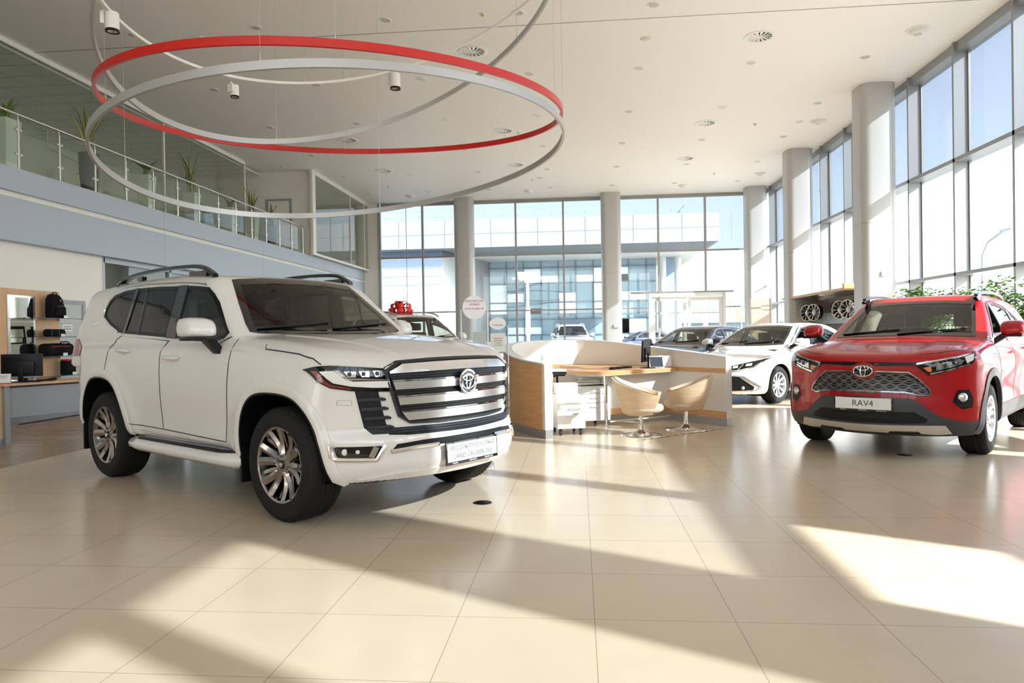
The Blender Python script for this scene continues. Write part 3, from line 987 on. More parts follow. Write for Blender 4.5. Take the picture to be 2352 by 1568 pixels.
# double entrance door
dr = thing('door_1', None, None, (0, 0, 0)); dr['kind'] = 'structure'
f = MB()
for xa, xb in ((3.18, 3.30), (6.42, 6.56)): f.box(xa, xb, YB - 0.14, YB + 0.08, 0, 3.08)
f.box(3.30, 6.42, YB - 0.137, YB + 0.077, 2.92, 3.078); f.build('door_frame', 'doorframe', dr, bevel=0.005)
for xa, xb, hx in ((3.32, 4.84, 4.72), (4.90, 6.40, 5.02)):
    l = MB()
    l.box(xa, xa + 0.13, YB - 0.06, YB, 0.02, 2.9); l.box(xb - 0.13, xb, YB - 0.06, YB, 0.02, 2.9)
    [l.box(xa + 0.13, xb - 0.13, YB - 0.058, YB - 0.002, q0, q1) for q0, q1 in ((2.74, 2.898), (0.022, 0.25), (2.14, 2.22))]
    lo = l.build('door_leaf', 'doorframe', dr)
    B('door_glass', xa + 0.12, xb - 0.12, YB - 0.033, YB - 0.027, 0.24, 2.75, 'clear', lo)
    MB().tube([(hx, YB - 0.06, 1.3), (hx, YB - 0.13, 1.3), (hx, YB - 0.13, 0.9), (hx, YB - 0.06, 0.9)], 0.014).build('door_handle', 'steel', lo)
MB().tube(smoothpoly([(4.87, YB - 0.2, 2.86), (4.87, YB - 0.24, 2.4), (4.87, YB - 0.24, 1.75), (4.93, YB - 0.26, 1.60), (5.0, YB - 0.24, 1.66)], 3, False), 0.012).build('door_closer', 'steel', dr)
# columns
def stadium(cx, cy_, w, d, r, n=6):
    out = []
    for sx, sy, a0 in ((1, 1, 0), (-1, 1, 90), (-1, -1, 180), (1, -1, 270)):
        for k in range(n + 1):
            a = math.radians(a0 + 90 * k / n)
            out.append((cx + sx * (w / 2 - r) + r * math.cos(a), cy_ + sy * (d / 2 - r) + r * math.sin(a)))
    return out
for i, (x, y) in enumerate([(7.62, 19.2), (7.62, 25.6), (7.66, 31.75), (7.62, -0.6), (7.62, -7.0), (-5.05, 32.0), (1.5, 32.0)]):
    mb = MB().prism(stadium(x, y, 0.86, 0.86, 0.22), 0, H)
    o = mb.build('column', 'column', None, 25); o['kind'] = 'structure'
    j = MB().prism(stadium(x, y, 0.866, 0.866, 0.223), 3.975, 3.985).build('column_joint', 'frame', o, 25)
# left: end wall and corner strip
B('wall_back', -16.2, -9.13, YB - 0.05, YB + 0.1, 0, H, 'white')
# mezzanine slab and fascia
B('trim_6', -16.0, XL + 0.02, YS, YB - 0.05, 3.97, ZM, 'fascia')
B('trim_7', -16.0, XL - 0.06, YS, YB - 0.05, 3.86, 3.97, 'white')
B('trim_8', -16.0, XL + 0.02, YS, YB - 0.05, 3.09, 3.86, 'fascia')
jj = MB()
for y in (5.5, 11.0, 16.4, 21.8, 27.2): jj.box(XL + 0.019, XL + 0.022, y - 0.004, y + 0.004, 3.09, ZM)
jj.build('trim_9', 'plinth')['kind'] = 'structure'
# ground floor wall, glazed partition beyond it
B('wall_left', -10.2, -10.05, YS, 14.35, 0, 3.09, 'white')
pz = MB()
for y in (14.40, 16.9, 19.4, 21.9, 24.4, 26.9, 29.4, 31.9): pz.box(-10.15, -10.05, y - 0.04, y + 0.04, 0, 3.09)
pz.box(-10.15, -10.05, 14.4, YB, 2.98, 3.09); pz.box(-10.15, -10.05, 14.4, YB, 2.2, 2.26)
pz.build('trim_10', 'grey')['kind'] = 'structure'
window(-10.105, -10.095, 14.4, YB, 0.0, 2.98, 'office')
B('wall_inner', -15.9, -15.8, YS, YB, 0, 3.09, 'white')
# service door in the left wall
dd = thing('door_2', None, None); dd['kind'] = 'structure'
f = MB(); f.box(-10.06, -10.0, 12.83, 12.89, 0, 2.12); f.box(-10.06, -10.0, 13.66, 13.74, 0, 2.12); f.box(-10.06, -10.0, 12.89, 13.66, 2.04, 2.118)
f.build('door_frame', 'greyframe', dd)
lf = B('door_leaf', -10.05, -10.02, 12.89, 13.67, 0, 2.05, 'doorgrey', dd)
g = MB()
for z in (0.45, 0.85, 1.25, 1.65): g.box(-10.021, -10.017, 12.89, 13.30, z - 0.006, z + 0.006)
g.build('door_groove', 'greyframe', lf)
sg = B('door_sign', -10.019, -10.012, 13.08, 13.36, 1.50, 1.64, 'plate', lf)
mtl = text_mtx((0, 1, 0), (0, 0, 1))
text('sign_lettering', 'СЛУЖЕБНОЕ', 0.035, 'textblk', lf, (-10.010, 13.22, 1.592), mtl)
text('sign_lettering', 'ПОМЕЩЕНИЕ', 0.035, 'textblk', lf, (-10.010, 13.22, 1.545), mtl)
for z in (0.4, 1.6): B('door_hinge', -10.02, -9.99, 13.655, 13.68, z, z + 0.11, 'frame', dd)
# upper floor: glazed offices, white wall with a door, second glazed office
og = MB()
for y in (13.0, 19.2, 24.1): og.box(XO - 0.03, XO + 0.03, y - 0.03, y + 0.03, ZM, H)
og.box(XO - 0.04, XO + 0.04, YS, 24.1, 7.40, 7.5); og.box(XO - 0.04, XO + 0.04, YS, 24.1, ZM, ZM + 0.06)
og.build('trim_11', 'whitepl')['kind'] = 'structure'
pl = [YS, 2.0, 4.0, 6.0, 8.0, 10.0, 11.6, 13.0, 14.6, 16.2, 17.7, 19.2, 20.7, 22.3, 24.1]
for a, b in zip(pl[:-1], pl[1:]): window(XO - 0.006, XO + 0.006, a + 0.004, b - 0.004, ZM + 0.06, 7.40, 'office')
for y in (14.75, 20.85):
    MB().tube([(XO + 0.01, y - 0.1, 5.9), (XO + 0.07, y - 0.1, 5.9), (XO + 0.07, y - 0.1, 5.55), (XO + 0.07, y + 0.9, 5.45), (XO + 0.07, y + 0.9, 5.2), (XO + 0.01, y + 0.9, 5.2)], 0.018, 6).build('trim_12', 'frame')['kind'] = 'structure'
B('wall_upper', -16.0, XL + 0.20, 25.75, 25.9, ZM, H, 'white')
B('wall_side', -16.1, -15.95, YS, YB, ZM, H, 'white')
oc = B('ceiling_office', -15.95, XO - 0.1, YS, 25.7, 7.36, 7.42, 'whitepl')
lines = MB()
for k in range(40): lines.box(-15.9, XO - 0.1, 1 + 0.62 * k - 0.006, 1 + 0.62 * k + 0.006, 7.355, 7.36)
for k in range(7): lines.box(-15.9 + 0.62 * k - 0.006, -15.9 + 0.62 * k + 0.006, 1, 25.7, 7.355, 7.36)
lines.build('trim_13', 'lensgrey')['kind'] = 'structure'
ud = thing('door_3', None, None); ud['kind'] = 'structure'
f = MB()
for a in (-11.45, -10.55): f.box(a - 0.04, a + 0.04, 25.70, 25.76, ZM, 6.5)
f.box(-11.41, -10.59, 25.703, 25.76, 6.42, 6.498); f.build('door_frame', 'greyframe', ud)
B('door_leaf', -11.41, -10.59, 25.72, 25.75, ZM, 6.42, 'white', ud)
B('wall_pier', -9.76, -9.66, 25.60, 25.90, ZM, H, 'whitepl')
f = MB(); f.box(-9.75, -9.65, 25.8, YB, 7.38, 7.5); f.box(-9.75, -9.65, 25.8, YB, ZM, ZM + 0.08)
f.box(-9.74, -9.66, 32.0, 32.06, ZM, H); f.box(-9.74, -9.66, 30.0, 30.04, ZM, H); f.build('trim_14', 'whitepl')['kind'] = 'structure'
for a, b in ((25.9, 27.9), (27.9, 30.0), (30.04, 32.0), (32.06, YB - 0.06)): window(-9.706, -9.694, a + 0.01, b - 0.01, ZM + 0.08, 7.38, 'office')

# ------------------------------------------------------------------ ceiling fittings
dl = MB()
dproto = thing('downlight', 'placeholder', 'ceiling light', (0, 0, H), 0, 'round recessed downlights')
dl.lathe([(0.088, 0.0), (0.105, -0.012), (0.122, -0.010), (0.128, 0.0)], 28); dl.build('trim_ring', 'whitepl', dproto)
MB().lathe([(0.0001, 0.0), (0.09, 0.0), (0.09, -0.006), (0.0001, -0.006)][::-1], 24).build('lens', 'lensgrey', dproto)
cols = [-8.92, -6.32, -3.68, -1.07, 1.51, 4.07, 6.61]
rows = [7.5, 10.7, 13.8, 17.05, 20.3, 23.6, 26.9, 30.2]
cn = ['column nearest the balcony', 'second column from the balcony', 'third column from the balcony', 'middle column', 'fourth column from the window wall' , 'third column from the window wall', 'column nearest the window wall']
cn[4] = 'third column from the window wall'; cn[5] = 'second column from the window wall'
rn = ['', '', 'row before the ceiling joint', 'first row behind the ceiling joint', 'second row behind the ceiling joint', 'third row behind the ceiling joint', 'second row from the back glass', 'last row before the back glass']
first = True
for j, y in enumerate(rows):
    if j < 2: continue
    for i, x in enumerate(cols):
        if (i, j) in ((6, 2), (5, 2)): continue
        lab = 'small round ceiling downlight, %s, %s' % (cn[i].replace('column', 'line'), rn[j])
        if first: o = dproto; o.location = (x, y, H); o['label'] = lab; first = False
        else: dup(dproto, (x, y, H), 0, lab)
eye = thing('eyeball_light', 'x', 'ceiling light', (0, 0, H), 0, 'large cream swivel ceiling lights')
MB().lathe([(0.17, 0.0), (0.20, -0.02), (0.235, -0.015), (0.24, 0.0)], 36).build('trim_ring', 'whitepl', eye)
bl = MB().lathe([(0.172, 0.0), (0.165, -0.04), (0.13, -0.08), (0.08, -0.10), (0.0001, -0.105)], 32).build('swivel_dome', 'whitepl', eye)
MB().lathe([(0.0001, -0.003), (0.07, -0.003), (0.075, 0.003), (0.0001, 0.003)], 20, c=(0, 0, -0.1)).build('lamp_lens', 'lensgrey', bl)
EY = [(7.12, 15.64, 'largest, close to the nearest window fins'), (7.17, 22.0, 'between the first and second facade columns'), (7.2, 28.9, 'between the second and third facade columns'), (4.49, 30.7, 'in front of the back glass beside the right mullions'), (-2.03, 30.7, 'in front of the back glass, right of the hanging ring'), (-7.24, 30.95, 'in the far left corner above the back glass')]
for i, (x, y, l) in enumerate(EY):
    lab = 'cream domed swivel ceiling light, ' + l
    if i == 0: eye.location = (x, y, H); eye['label'] = lab
    else: dup(eye, (x, y, H), 0, lab)
dif = thing('air_diffuser', 'x', 'air vent', (0, 0, H), 0, 'round swirl air diffusers')
d = MB().lathe([(0.245, 0.0), (0.25, -0.012), (0.30, -0.018), (0.33, -0.010), (0.335, 0.0)], 40)
d.build('outer_ring', 'whitepl', dif)
MB().lathe([(0.0001, 0.0), (0.25, 0.0), (0.25, -0.004), (0.0001, -0.004)][::-1], 32).build('dark_duct', 'vent_dark', dif)
bl = MB()
for k in range(14):
    a = 2 * PI * k / 14
    ca, sa = math.cos(a), math.sin(a)
    c2, s2 = math.cos(a + 0.30), math.sin(a + 0.30)
    bl.add([(0.045 * ca, 0.045 * sa, -0.016), (0.25 * ca, 0.25 * sa, -0.016), (0.25 * math.cos(a + .08), 0.25 * math.sin(a + .08), -0.016), (0.045 * math.cos(a + .3), 0.045 * math.sin(a + .3), -0.016),
            (0.045 * ca, 0.045 * sa, -0.010), (0.25 * ca, 0.25 * sa, -0.010), (0.25 * c2, 0.25 * s2, -0.004), (0.045 * c2, 0.045 * s2, -0.005)], [(0, 1, 2, 3), (4, 7, 6, 5), (0, 4, 5, 1), (3, 2, 6, 7)])
bl.lathe([(0.0001, -0.022), (0.045, -0.020), (0.05, -0.006)], 20)
bl.build('swirl_blades', 'whitepl', dif, 20)
DF = [(3.91, 15.57, 'nearest one, over the red SUV side'), (3.88, 21.75, 'middle one of the line above the sedans'), (3.91, 26.05, 'furthest one of the line above the sedans'), (-2.20, 15.55, 'behind the grey ring, nearest of the centre line'), (-2.17, 21.66, 'inside the red ring near its right end'), (-2.17, 26.02, 'just inside the big silver ring on the right'), (-7.12, 26.2, 'furthest one, on the balcony side'), (-7.12, 21.96, 'above the red ring front, on the balcony side'), (-7.13, 15.76, 'partly behind the silver ring, on the balcony side')]
for i, (x, y, l) in enumerate(DF):
    lab = 'round white swirl air vent, ' + l
    if i == 0: dif.location = (x, y, H); dif['label'] = lab
    else: dup(dif, (x, y, H), 0.4 * i, lab)
sp = MB().lathe([(0.0001, -0.012), (0.10, -0.012), (0.115, -0.004), (0.118, 0)], 28).build('ceiling_speaker', mat('cream speaker grille', (0.72, 0.66, 0.55), 0.6))
tag(sp, 'cream speaker', 'speaker', 'plain cream ceiling speakers')
for i, (x, y, l) in enumerate([(1.51, 15.35, 'alone right of the grey ring'), (6.64, 22.02, 'beside a swivel light near the window wall'), (-1.42, 28.36, 'small, between the last ceiling rows at the centre')]):
    o = sp if i == 0 else sp.copy()
    if i: COL.objects.link(o)
    o.location = (x, y, H); o['label'] = 'flat cream round ceiling speaker, ' + l
sm = thing('smoke_detector', 'x', 'smoke detector', (0, 0, H), 0, 'smoke detectors')
MB().lathe([(0.055, 0), (0.055, -0.018), (0.0001, -0.018)], 20).build('base_plate', 'whitepl', sm)
MB().lathe([(0.036, -0.018), (0.038, -0.045), (0.026, -0.055), (0.0001, -0.056)], 20).build('sensor_head', mat('cream detector', (0.75, 0.62, 0.42), 0.5), sm)
for i, (x, y, l) in enumerate([(-7.62, 14.08, 'over the rear of the red ring, balcony side'), (-10.52, 24.91, 'over the balcony walkway'), (-1.74, 13.77, 'hanging in front of the curved track'), (-1.73, 21.89, 'beside a vent inside the red ring'), (-1.73, 28.55, 'right of the big silver ring, far'), (-7.65, 28.8, 'far, between the balcony and a vent'), (5.36, 22.03, 'between two vent lines near the facade columns'), (5.38, 28.6, 'smallest, near the back right corner')]):
    lab = 'tiny cream smoke detector, ' + l
    if i == 0: sm.location = (x, y, H); sm['label'] = lab
    else: dup(sm, (x, y, H), 0, lab)

# ------------------------------------------------------------------ hanging rings
def ring(name, label, pts, h, t, m, wires, close=True, cat='ceiling ring'):
    """band of height h, thickness t along a closed loop"""
    root = thing(name, label, cat, (0, 0, 0))
    n = len(pts); vs = []
    for i, p in enumerate(pts):
        a = Vector(pts[(i + 1) % n]) - Vector(pts[i - 1]); a.z = 0; a.normalize()
        q = Vector((-a.y, a.x, 0)); p = Vector(p)
        for dq, dz in ((-t / 2, -h / 2), (t / 2, -h / 2), (t / 2, h / 2), (-t / 2, h / 2)): vs.append(p + q * dq + Vector((0, 0, dz)))
    fs = []
    for i in range(n):
        j = (i + 1) % n
        for k in range(4): fs.append((i * 4 + k, i * 4 + (k + 1) % 4, j * 4 + (k + 1) % 4, j * 4 + k))
    MB().add(vs, fs).build('ring_band', m, root, 30)
    for w in wires:
        p = Vector(pts[int(w * n) % n])
        MB().cyl((p.x, p.y, p.z + h / 2), (p.x, p.y, H), 0.0022, n=6).build('suspension_wire', 'steel', root)
        MB().cyl((p.x, p.y, p.z + h / 2), (p.x, p.y, p.z + h / 2 + 0.07), 0.009, 0.006, n=10).build('wire_clamp', 'steel', root)
    return root
RINGS = __import__('json').loads('''{"red": {"c": [-3.215, 9.655, 4.379], "n": [0.0212, -0.077], "h": [2.999, -0.0143, -0.0075, 0.0283, -0.0137, 0.024, 0.0607]}, "sil": {"c": [-3.232, 9.566, 3.715], "n": [-0.0957, 0.0461], "h": [2.9975, -0.0085, -0.0085, 0.0242, -0.0357, 0.0747, 0.0405]}, "sil2": {"c": [-2.99, 9.279, 5.422], "n": [-0.3517, 0.0999], "h": [3.0006, 0.0007, -0.0009]}, "tr": {"c": [-2.372, 7.919, 5.66], "n": [-0.2929, 0.0774], "h": [2.8401, 0.0002, -0.0001]}}''')
def ringpts(r, n=144):
    c = Vector(r['c']); nn = Vector((r['n'][0], r['n'][1], 1)).normalized()
    u = Vector((1, 0, 0)); u = (u - nn * u.dot(nn)).normalized(); v = nn.cross(u)
    out = []
    for k in range(n):
        a = 2 * PI * k / n
        rad = r['h'][0] + sum(r['h'][2 * j - 1] * math.cos(j * a) + r['h'][2 * j] * math.sin(j * a) for j in range(1, (len(r['h']) - 1) // 2 + 1))
        p = c + (u * math.cos(a) + v * math.sin(a)) * rad
        out.append(tuple(p))
    return out
rp = {k: ringpts(v) for k, v in RINGS.items()}
ring('hanging_ring', 'large red hoop hung from the ceiling on thin wires', rp['red'], 0.085, 0.035, 'ringred', (0.05, 0.3, 0.55, 0.8))
ring('hanging_ring', 'large tilted silver hoop dipping lowest, crossing the red hoop', rp['sil'], 0.085, 0.035, 'ringsil', (0.02, 0.27, 0.52, 0.77))
ring('hanging_ring', 'grey hoop hung highest, partly out of frame at the top', rp['sil2'], 0.085, 0.035, 'ringsil', (0.12, 0.37, 0.62, 0.9))
tk = ring('light_track', 'thin white circular lighting track holding three spotlights', rp['tr'], 0.035, 0.035, 'whitepl', (0.1, 0.35, 0.6, 0.85), cat='light track')
def near(pts, px): 
    return min(pts, key=lambda p: (p[0] - px[0]) ** 2 + (p[1] - px[1]) ** 2)
for k, (p, lab) in enumerate([([-5.095, 7.399, 4.873], 'white spotlight with a square box, nearest on the track at the upper left'), ([-4.727, 9.528, 4.816], 'white cylinder spotlight hanging inside the silver hoop, middle of three'), ([-2.786, 10.765, 5.289], 'white cylinder spotlight under the crossing of the hoops, rightmost of three')]):
    t = thing('spotlight', lab, 'spotlight', p, (0.3, 1.2, -0.6)[k], 'white cylinder spotlights on the track'); t.scale = [(1.25, 1.0, 1.4)[k]] * 3
    MB().lathe([(0.052, 0.0), (0.056, -0.004), (0.056, -0.150), (0.052, -0.155)], 28, c=(0.06, 0, 0)).lathe([(0.0001, 0.0), (0.052, 0.0)], 28, c=(0.06, 0, 0)).build('spot_body', 'whitepl', t)
    MB().lathe([(0.056, -0.148), (0.058, -0.168), (0.046, -0.168), (0.042, -0.150)], 28, c=(0.06, 0, 0)).build('black_bezel', 'black', t)
    MB().lathe([(0.044, -0.160), (0.025, -0.140), (0.0001, -0.135)], 24, c=(0.06, 0, 0)).build('reflector', 'spotlens', t)
    MB().box(-0.025, 0.005, -0.045, 0.045, -0.11, 0.0).box(-0.015, 0.01, -0.01, 0.01, -0.002, 0.03).build('driver_box', 'whitepl', t, bevel=0.004)

# ------------------------------------------------------------------ balcony railing and planters
rl = thing('balcony_railing', 'stainless balcony railing with glass panels along the upper floor', 'railing', (XL - 0.06, 0, ZM))
py = [12.01 + 1.025 * k for k in range(-8, 14)]
MB().tube([(0, YS + 8, 1.0), (0, 25.34, 1.0)], 0.024, 12).build('handrail', 'steel', rl)
for y in py:
    p = MB().cyl((0, y, 0), (0, y, 0.90), 0.022, n=10).cyl((0, y, 0.88), (0, y, 1.0), 0.009, n=8).cyl((0, y, 0), (0, y, 0.012), 0.05, n=16).build('post', 'steel', rl)
    c = MB()
    for z in (0.28, 0.72):
        for s_ in (-1, 1): c.box(-0.02, 0.02, y + s_ * 0.022, y + s_ * 0.075, z - 0.022, z + 0.022) if s_ > 0 else c.box(-0.02, 0.02, y - 0.075, y - 0.022, z - 0.022, z + 0.022)
    c.build('glass_clip', 'steel', p, bevel=0.004)
for a, b in zip(py[:-1], py[1:]): MB().box(-0.005, 0.005, a + 0.045, b - 0.045, 0.10, 0.90).build('glass_panel', 'rail_gl', rl)

def leafblade(mb, base, az, lean, L, w, curl=0.0):
    n = 7; d = Vector((math.cos(az), math.sin(az), 0)); sdv = Vector((-math.sin(az + curl), math.cos(az + curl), 0))
    vs = []
    for k in range(n + 1):
        t = k / n
        p = Vector(base) + d * (lean * L * t * t) + Vector((0, 0, 1)) * (L * (t - 0.12 * abs(lean) * t * t))
        ww = w * (0.55 + 0.9 * t) * (1 - t ** 3) if t < 1 else 0
        ww = max(ww, 0.001) / 2
        vs += [p - sdv * ww, p + d * (-0.006), p + sdv * ww]
    fs = []
    for k in range(n):
        for j in (0, 1): fs.append((k * 3 + j, k * 3 + j + 1, k * 3 + j + 4, k * 3 + j + 3))
    mb.add(vs, fs)

def planter(label, loc, m, h, w, kind, seed, name='potted_plant'):
    rnd = random.Random(seed)
    t = thing(name, label, 'potted plant', loc)
    pot = MB()
    if m == 'pot_d': pot.lathe([(0.0001, 0), (w * 0.72, 0), (w * 0.95, h * 0.55), (w, h), (w * 0.88, h), (w * 0.85, h - 0.05)], 32)
    else:
        s0, s1 = w * 0.66, w
        pot.prism([(-s0, -s0), (s0, -s0), (s0, s0), (-s0, s0)], 0, h, [(-s1, -s1), (s1, -s1), (s1, s1), (-s1, s1)])
    pot.build('pot', m, t, bevel=0.01 if m != 'pot_d' else 0)
    MB().lathe([(0.0001, h + 0.004), (w * 0.85, h + 0.004)], 20).build('soil', 'soil', t)
    if kind == 'snake':
        for k in range(rnd.randint(13, 17)):
            L = rnd.uniform(0.45, 1.0) * (1.15 if h > 0.8 else 0.8); az = rnd.uniform(0, 2 * PI)
            lb = MB(); le = MB()
            b = (rnd.uniform(-.08, .08), rnd.uniform(-.08, .08), h); ln = rnd.uniform(0.05, 0.45); cu = rnd.uniform(-.6, .6)
            leafblade(le, b, az, ln, L, 0.060, cu)
            leafblade(lb, (b[0] + 0.002 * math.cos(az), b[1] + 0.002 * math.sin(az), b[2]), az, ln, L * 0.985, 0.042, cu)
            o = le.build('leaf', 'leafedge', t, 60)
            o.modifiers.new('t', 'SOLIDIFY').thickness = 0.002
            o2 = lb.build('leaf_centre', 'leaf', o, 60); o2.modifiers.new('t', 'SOLIDIFY').thickness = 0.008
    else:
        for k in range(11):
            az = rnd.uniform(0, 2 * PI); L = rnd.uniform(0.25, 0.42)
            lb = MB()
            leafblade(lb, (rnd.uniform(-.05, .05), rnd.uniform(-.05, .05), h), az, rnd.uniform(0.5, 1.1), L, 0.085)
            lb.build('leaf', 'leaf2', t, 60).modifiers.new('t', 'SOLIDIFY').thickness = 0.002
    return t
PX = XL - 0.42
planter('tall snake plant in a charcoal round pot behind the balcony glass', (PX - 0.05, 14.45, ZM), 'pot_d', 0.92, 0.20, 'snake', 3)
planter('cream square planter cut by the left edge of the picture, on the balcony', (PX, 12.12, ZM), 'pot_w', 0.95, 0.19, 'aloe', 4)
planter('curly plant in a cream planter, first right of the charcoal pot', (PX, 16.4, ZM), 'pot_w', 0.88, 0.17, 'aloe', 5)
planter('spreading snake plant in a cream square planter, mid balcony', (PX, 18.45, ZM), 'pot_w', 0.86, 0.17, 'snake', 6)
planter('broad leaved plant in a cream planter, on the far half of the balcony', (PX, 20.55, ZM), 'pot_w', 0.84, 0.17, 'aloe', 7)
planter('dense upright snake plant in a pale planter near the upstairs door', (PX, 22.05, ZM), 'pot_w', 0.90, 0.18, 'snake', 8)
planter('small snake plant in a dark pot, last before the railing end', (PX, 23.45, ZM), 'pot_d', 0.74, 0.18, 'snake', 9)
# ------------------------------------------------------------------ white body-on-frame SUV (hero)
def sstep(x): 
    x = np.clip(x, 0, 1); return x * x * (3 - 2 * x)

def suv_spec(cell, p):
    """p: dict of profile curves; returns the implicit outline of a two-box car"""
    wz = curve(p['wz']); xf = curve(p['xf']); xr = curve(p['xr']); zb = curve(p['zb']); zt = curve(p['hood']); yg = curve(p['yg']); zr = curve(p['roof'])
    fa, fb = p['fplan']; ra, rb = p['rplan']; wsx, wss, wsc = p['ws']; crown = p.get('crown', 0.06)
    rgx, rgs = p['rg']; zbelt = p['zbelt']; kb = p.get('kb', 0.09); kg = p.get('kg', 0.10)
    wheels = p['wheels']; bulge = p.get('bulge', 0.02); br = p.get('br', 0.62); dent = p.get('dent', 0.0)
    creases = p.get('extra')
    def F(P):
        x, y, z = P[:, 0], np.abs(P[:, 1]), P[:, 2]
        w = wz(z)
        for wx in wheels:
            d = np.hypot(x - wx, (z - 0.38))
            w = w + bulge * sstep((br + 0.12 - d) / 0.14)
        if dent:
            w = w - dent * np.exp(-((z - 0.66) / 0.14) ** 2) * sstep((x + 2.3) / 0.3) * sstep((-0.45 - x) / 0.3)
        side = y - w
        pl = fa * y ** 2 + fb * y ** 6
        front = x - (xf(z) - pl)
        plr = ra * y ** 2 + rb * y ** 6
        rear = (xr(z) + plr) - x
        top = z - (zt(x) - crown * y ** 2)
        bot = zb(x) - z
        if creases is not None:
            side, front, top = creases(x, y, z, side, front, top)
        f = smax(smax(side, front, kb), rear, kb)
        f = smax(f, top, p.get('kt', 0.08))
        f = smax(f, bot, 0.06)
        gs = y - yg(z)
        g = smax(gs, (z - (zr(x) - 0.035 * y ** 2)), kg)
        wx_ = (x - (wsx - wss * (z - zbelt) - wsc * y ** 2)) / math.hypot(1, wss)
        rx_ = ((rgx + rgs * (z - zbelt) + 0.6 * plr) - x) / math.hypot(1, rgs)
        g = smax(g, wx_, 0.05)
        g = smax(g, rx_, 0.07)
        g = smax(g, (zbelt - 0.3) - z, 0.03)
        return smin(f, g, p.get('kj', 0.025))
    return dict(F=F, cell=cell, box=p['box'], spine=p['spine'])

LC = suv_spec(0.030, dict(
    wz=[(0.25, 0.89), (0.40, 0.925), (0.55, 0.945), (0.75, 0.955), (0.95, 0.955), (1.10, 0.948), (1.20, 0.932), (1.30, 0.90), (1.4, 0.87)],
    xf=[(0.25, 0.80), (0.33, 0.875), (0.45, 0.925), (0.58, 0.915), (0.68, 0.875), (0.80, 0.872), (1.00, 0.868), (1.08, 0.855), (1.15, 0.81), (1.25, 0.7)],
    xr=[(0.40, -3.96), (0.60, -4.04), (0.85, -4.05), (1.0, -4.02), (1.3, -3.98)],
    zb=[(-4.0, 0.50), (-3.4, 0.46), (-2.3, 0.44), (-0.7, 0.44), (-0.45, 0.36), (0.3, 0.30), (0.9, 0.31)],
    hood=[(-4.0, 1.30), (-0.62, 1.33), (-0.3, 1.315), (0.0, 1.29), (0.35, 1.245), (0.62, 1.185), (0.80, 1.12), (0.9, 1.07)],
    yg=[(1.0, 0.89), (1.32, 0.885), (1.5, 0.845), (1.75, 0.785), (1.85, 0.755), (2.0, 0.70)],
    roof=[(-4.2, 1.72), (-3.7, 1.80), (-3.2, 1.845), (-2.4, 1.872), (-1.8, 1.868), (-1.3, 1.83), (-1.0, 1.765), (-0.6, 1.65)],
    fplan=(0.30, 0.28), rplan=(0.28, 0.42), ws=(-0.53, 1.28, 0.17), rg=(-3.98, 0.55), zbelt=1.32, crown=0.055,
    wheels=(0.0, -2.85), bulge=0.018, dent=0.012, kb=0.10, kt=0.10,
    box=(-4.25, 1.10, 1.05, 0.2, 2.0), spine=(-3.3, 0.0, 0.85)))
LCARCH_F = smoothpoly([(-0.50, 0.37), (-0.493, 0.58), (-0.44, 0.751), (-0.357, 0.845), (-0.25, 0.888), (-0.09, 0.900), (0.10, 0.890), (0.235, 0.850), (0.334, 0.765), (0.41, 0.63), (0.455, 0.50), (0.50, 0.30)], 4, False)
LCARCH_R = smoothpoly([(-3.36, 0.40), (-3.335, 0.58), (-3.285, 0.74), (-3.205, 0.86), (-3.106, 0.925), (-2.955, 0.945), (-2.767, 0.93), (-2.621, 0.865), (-2.494, 0.72), (-2.41, 0.56), (-2.36, 0.42)], 4, False)

def closed_arch(a, z=0.1):
    return list(a) + [(a[-1][0], z), (a[0][0], z)]

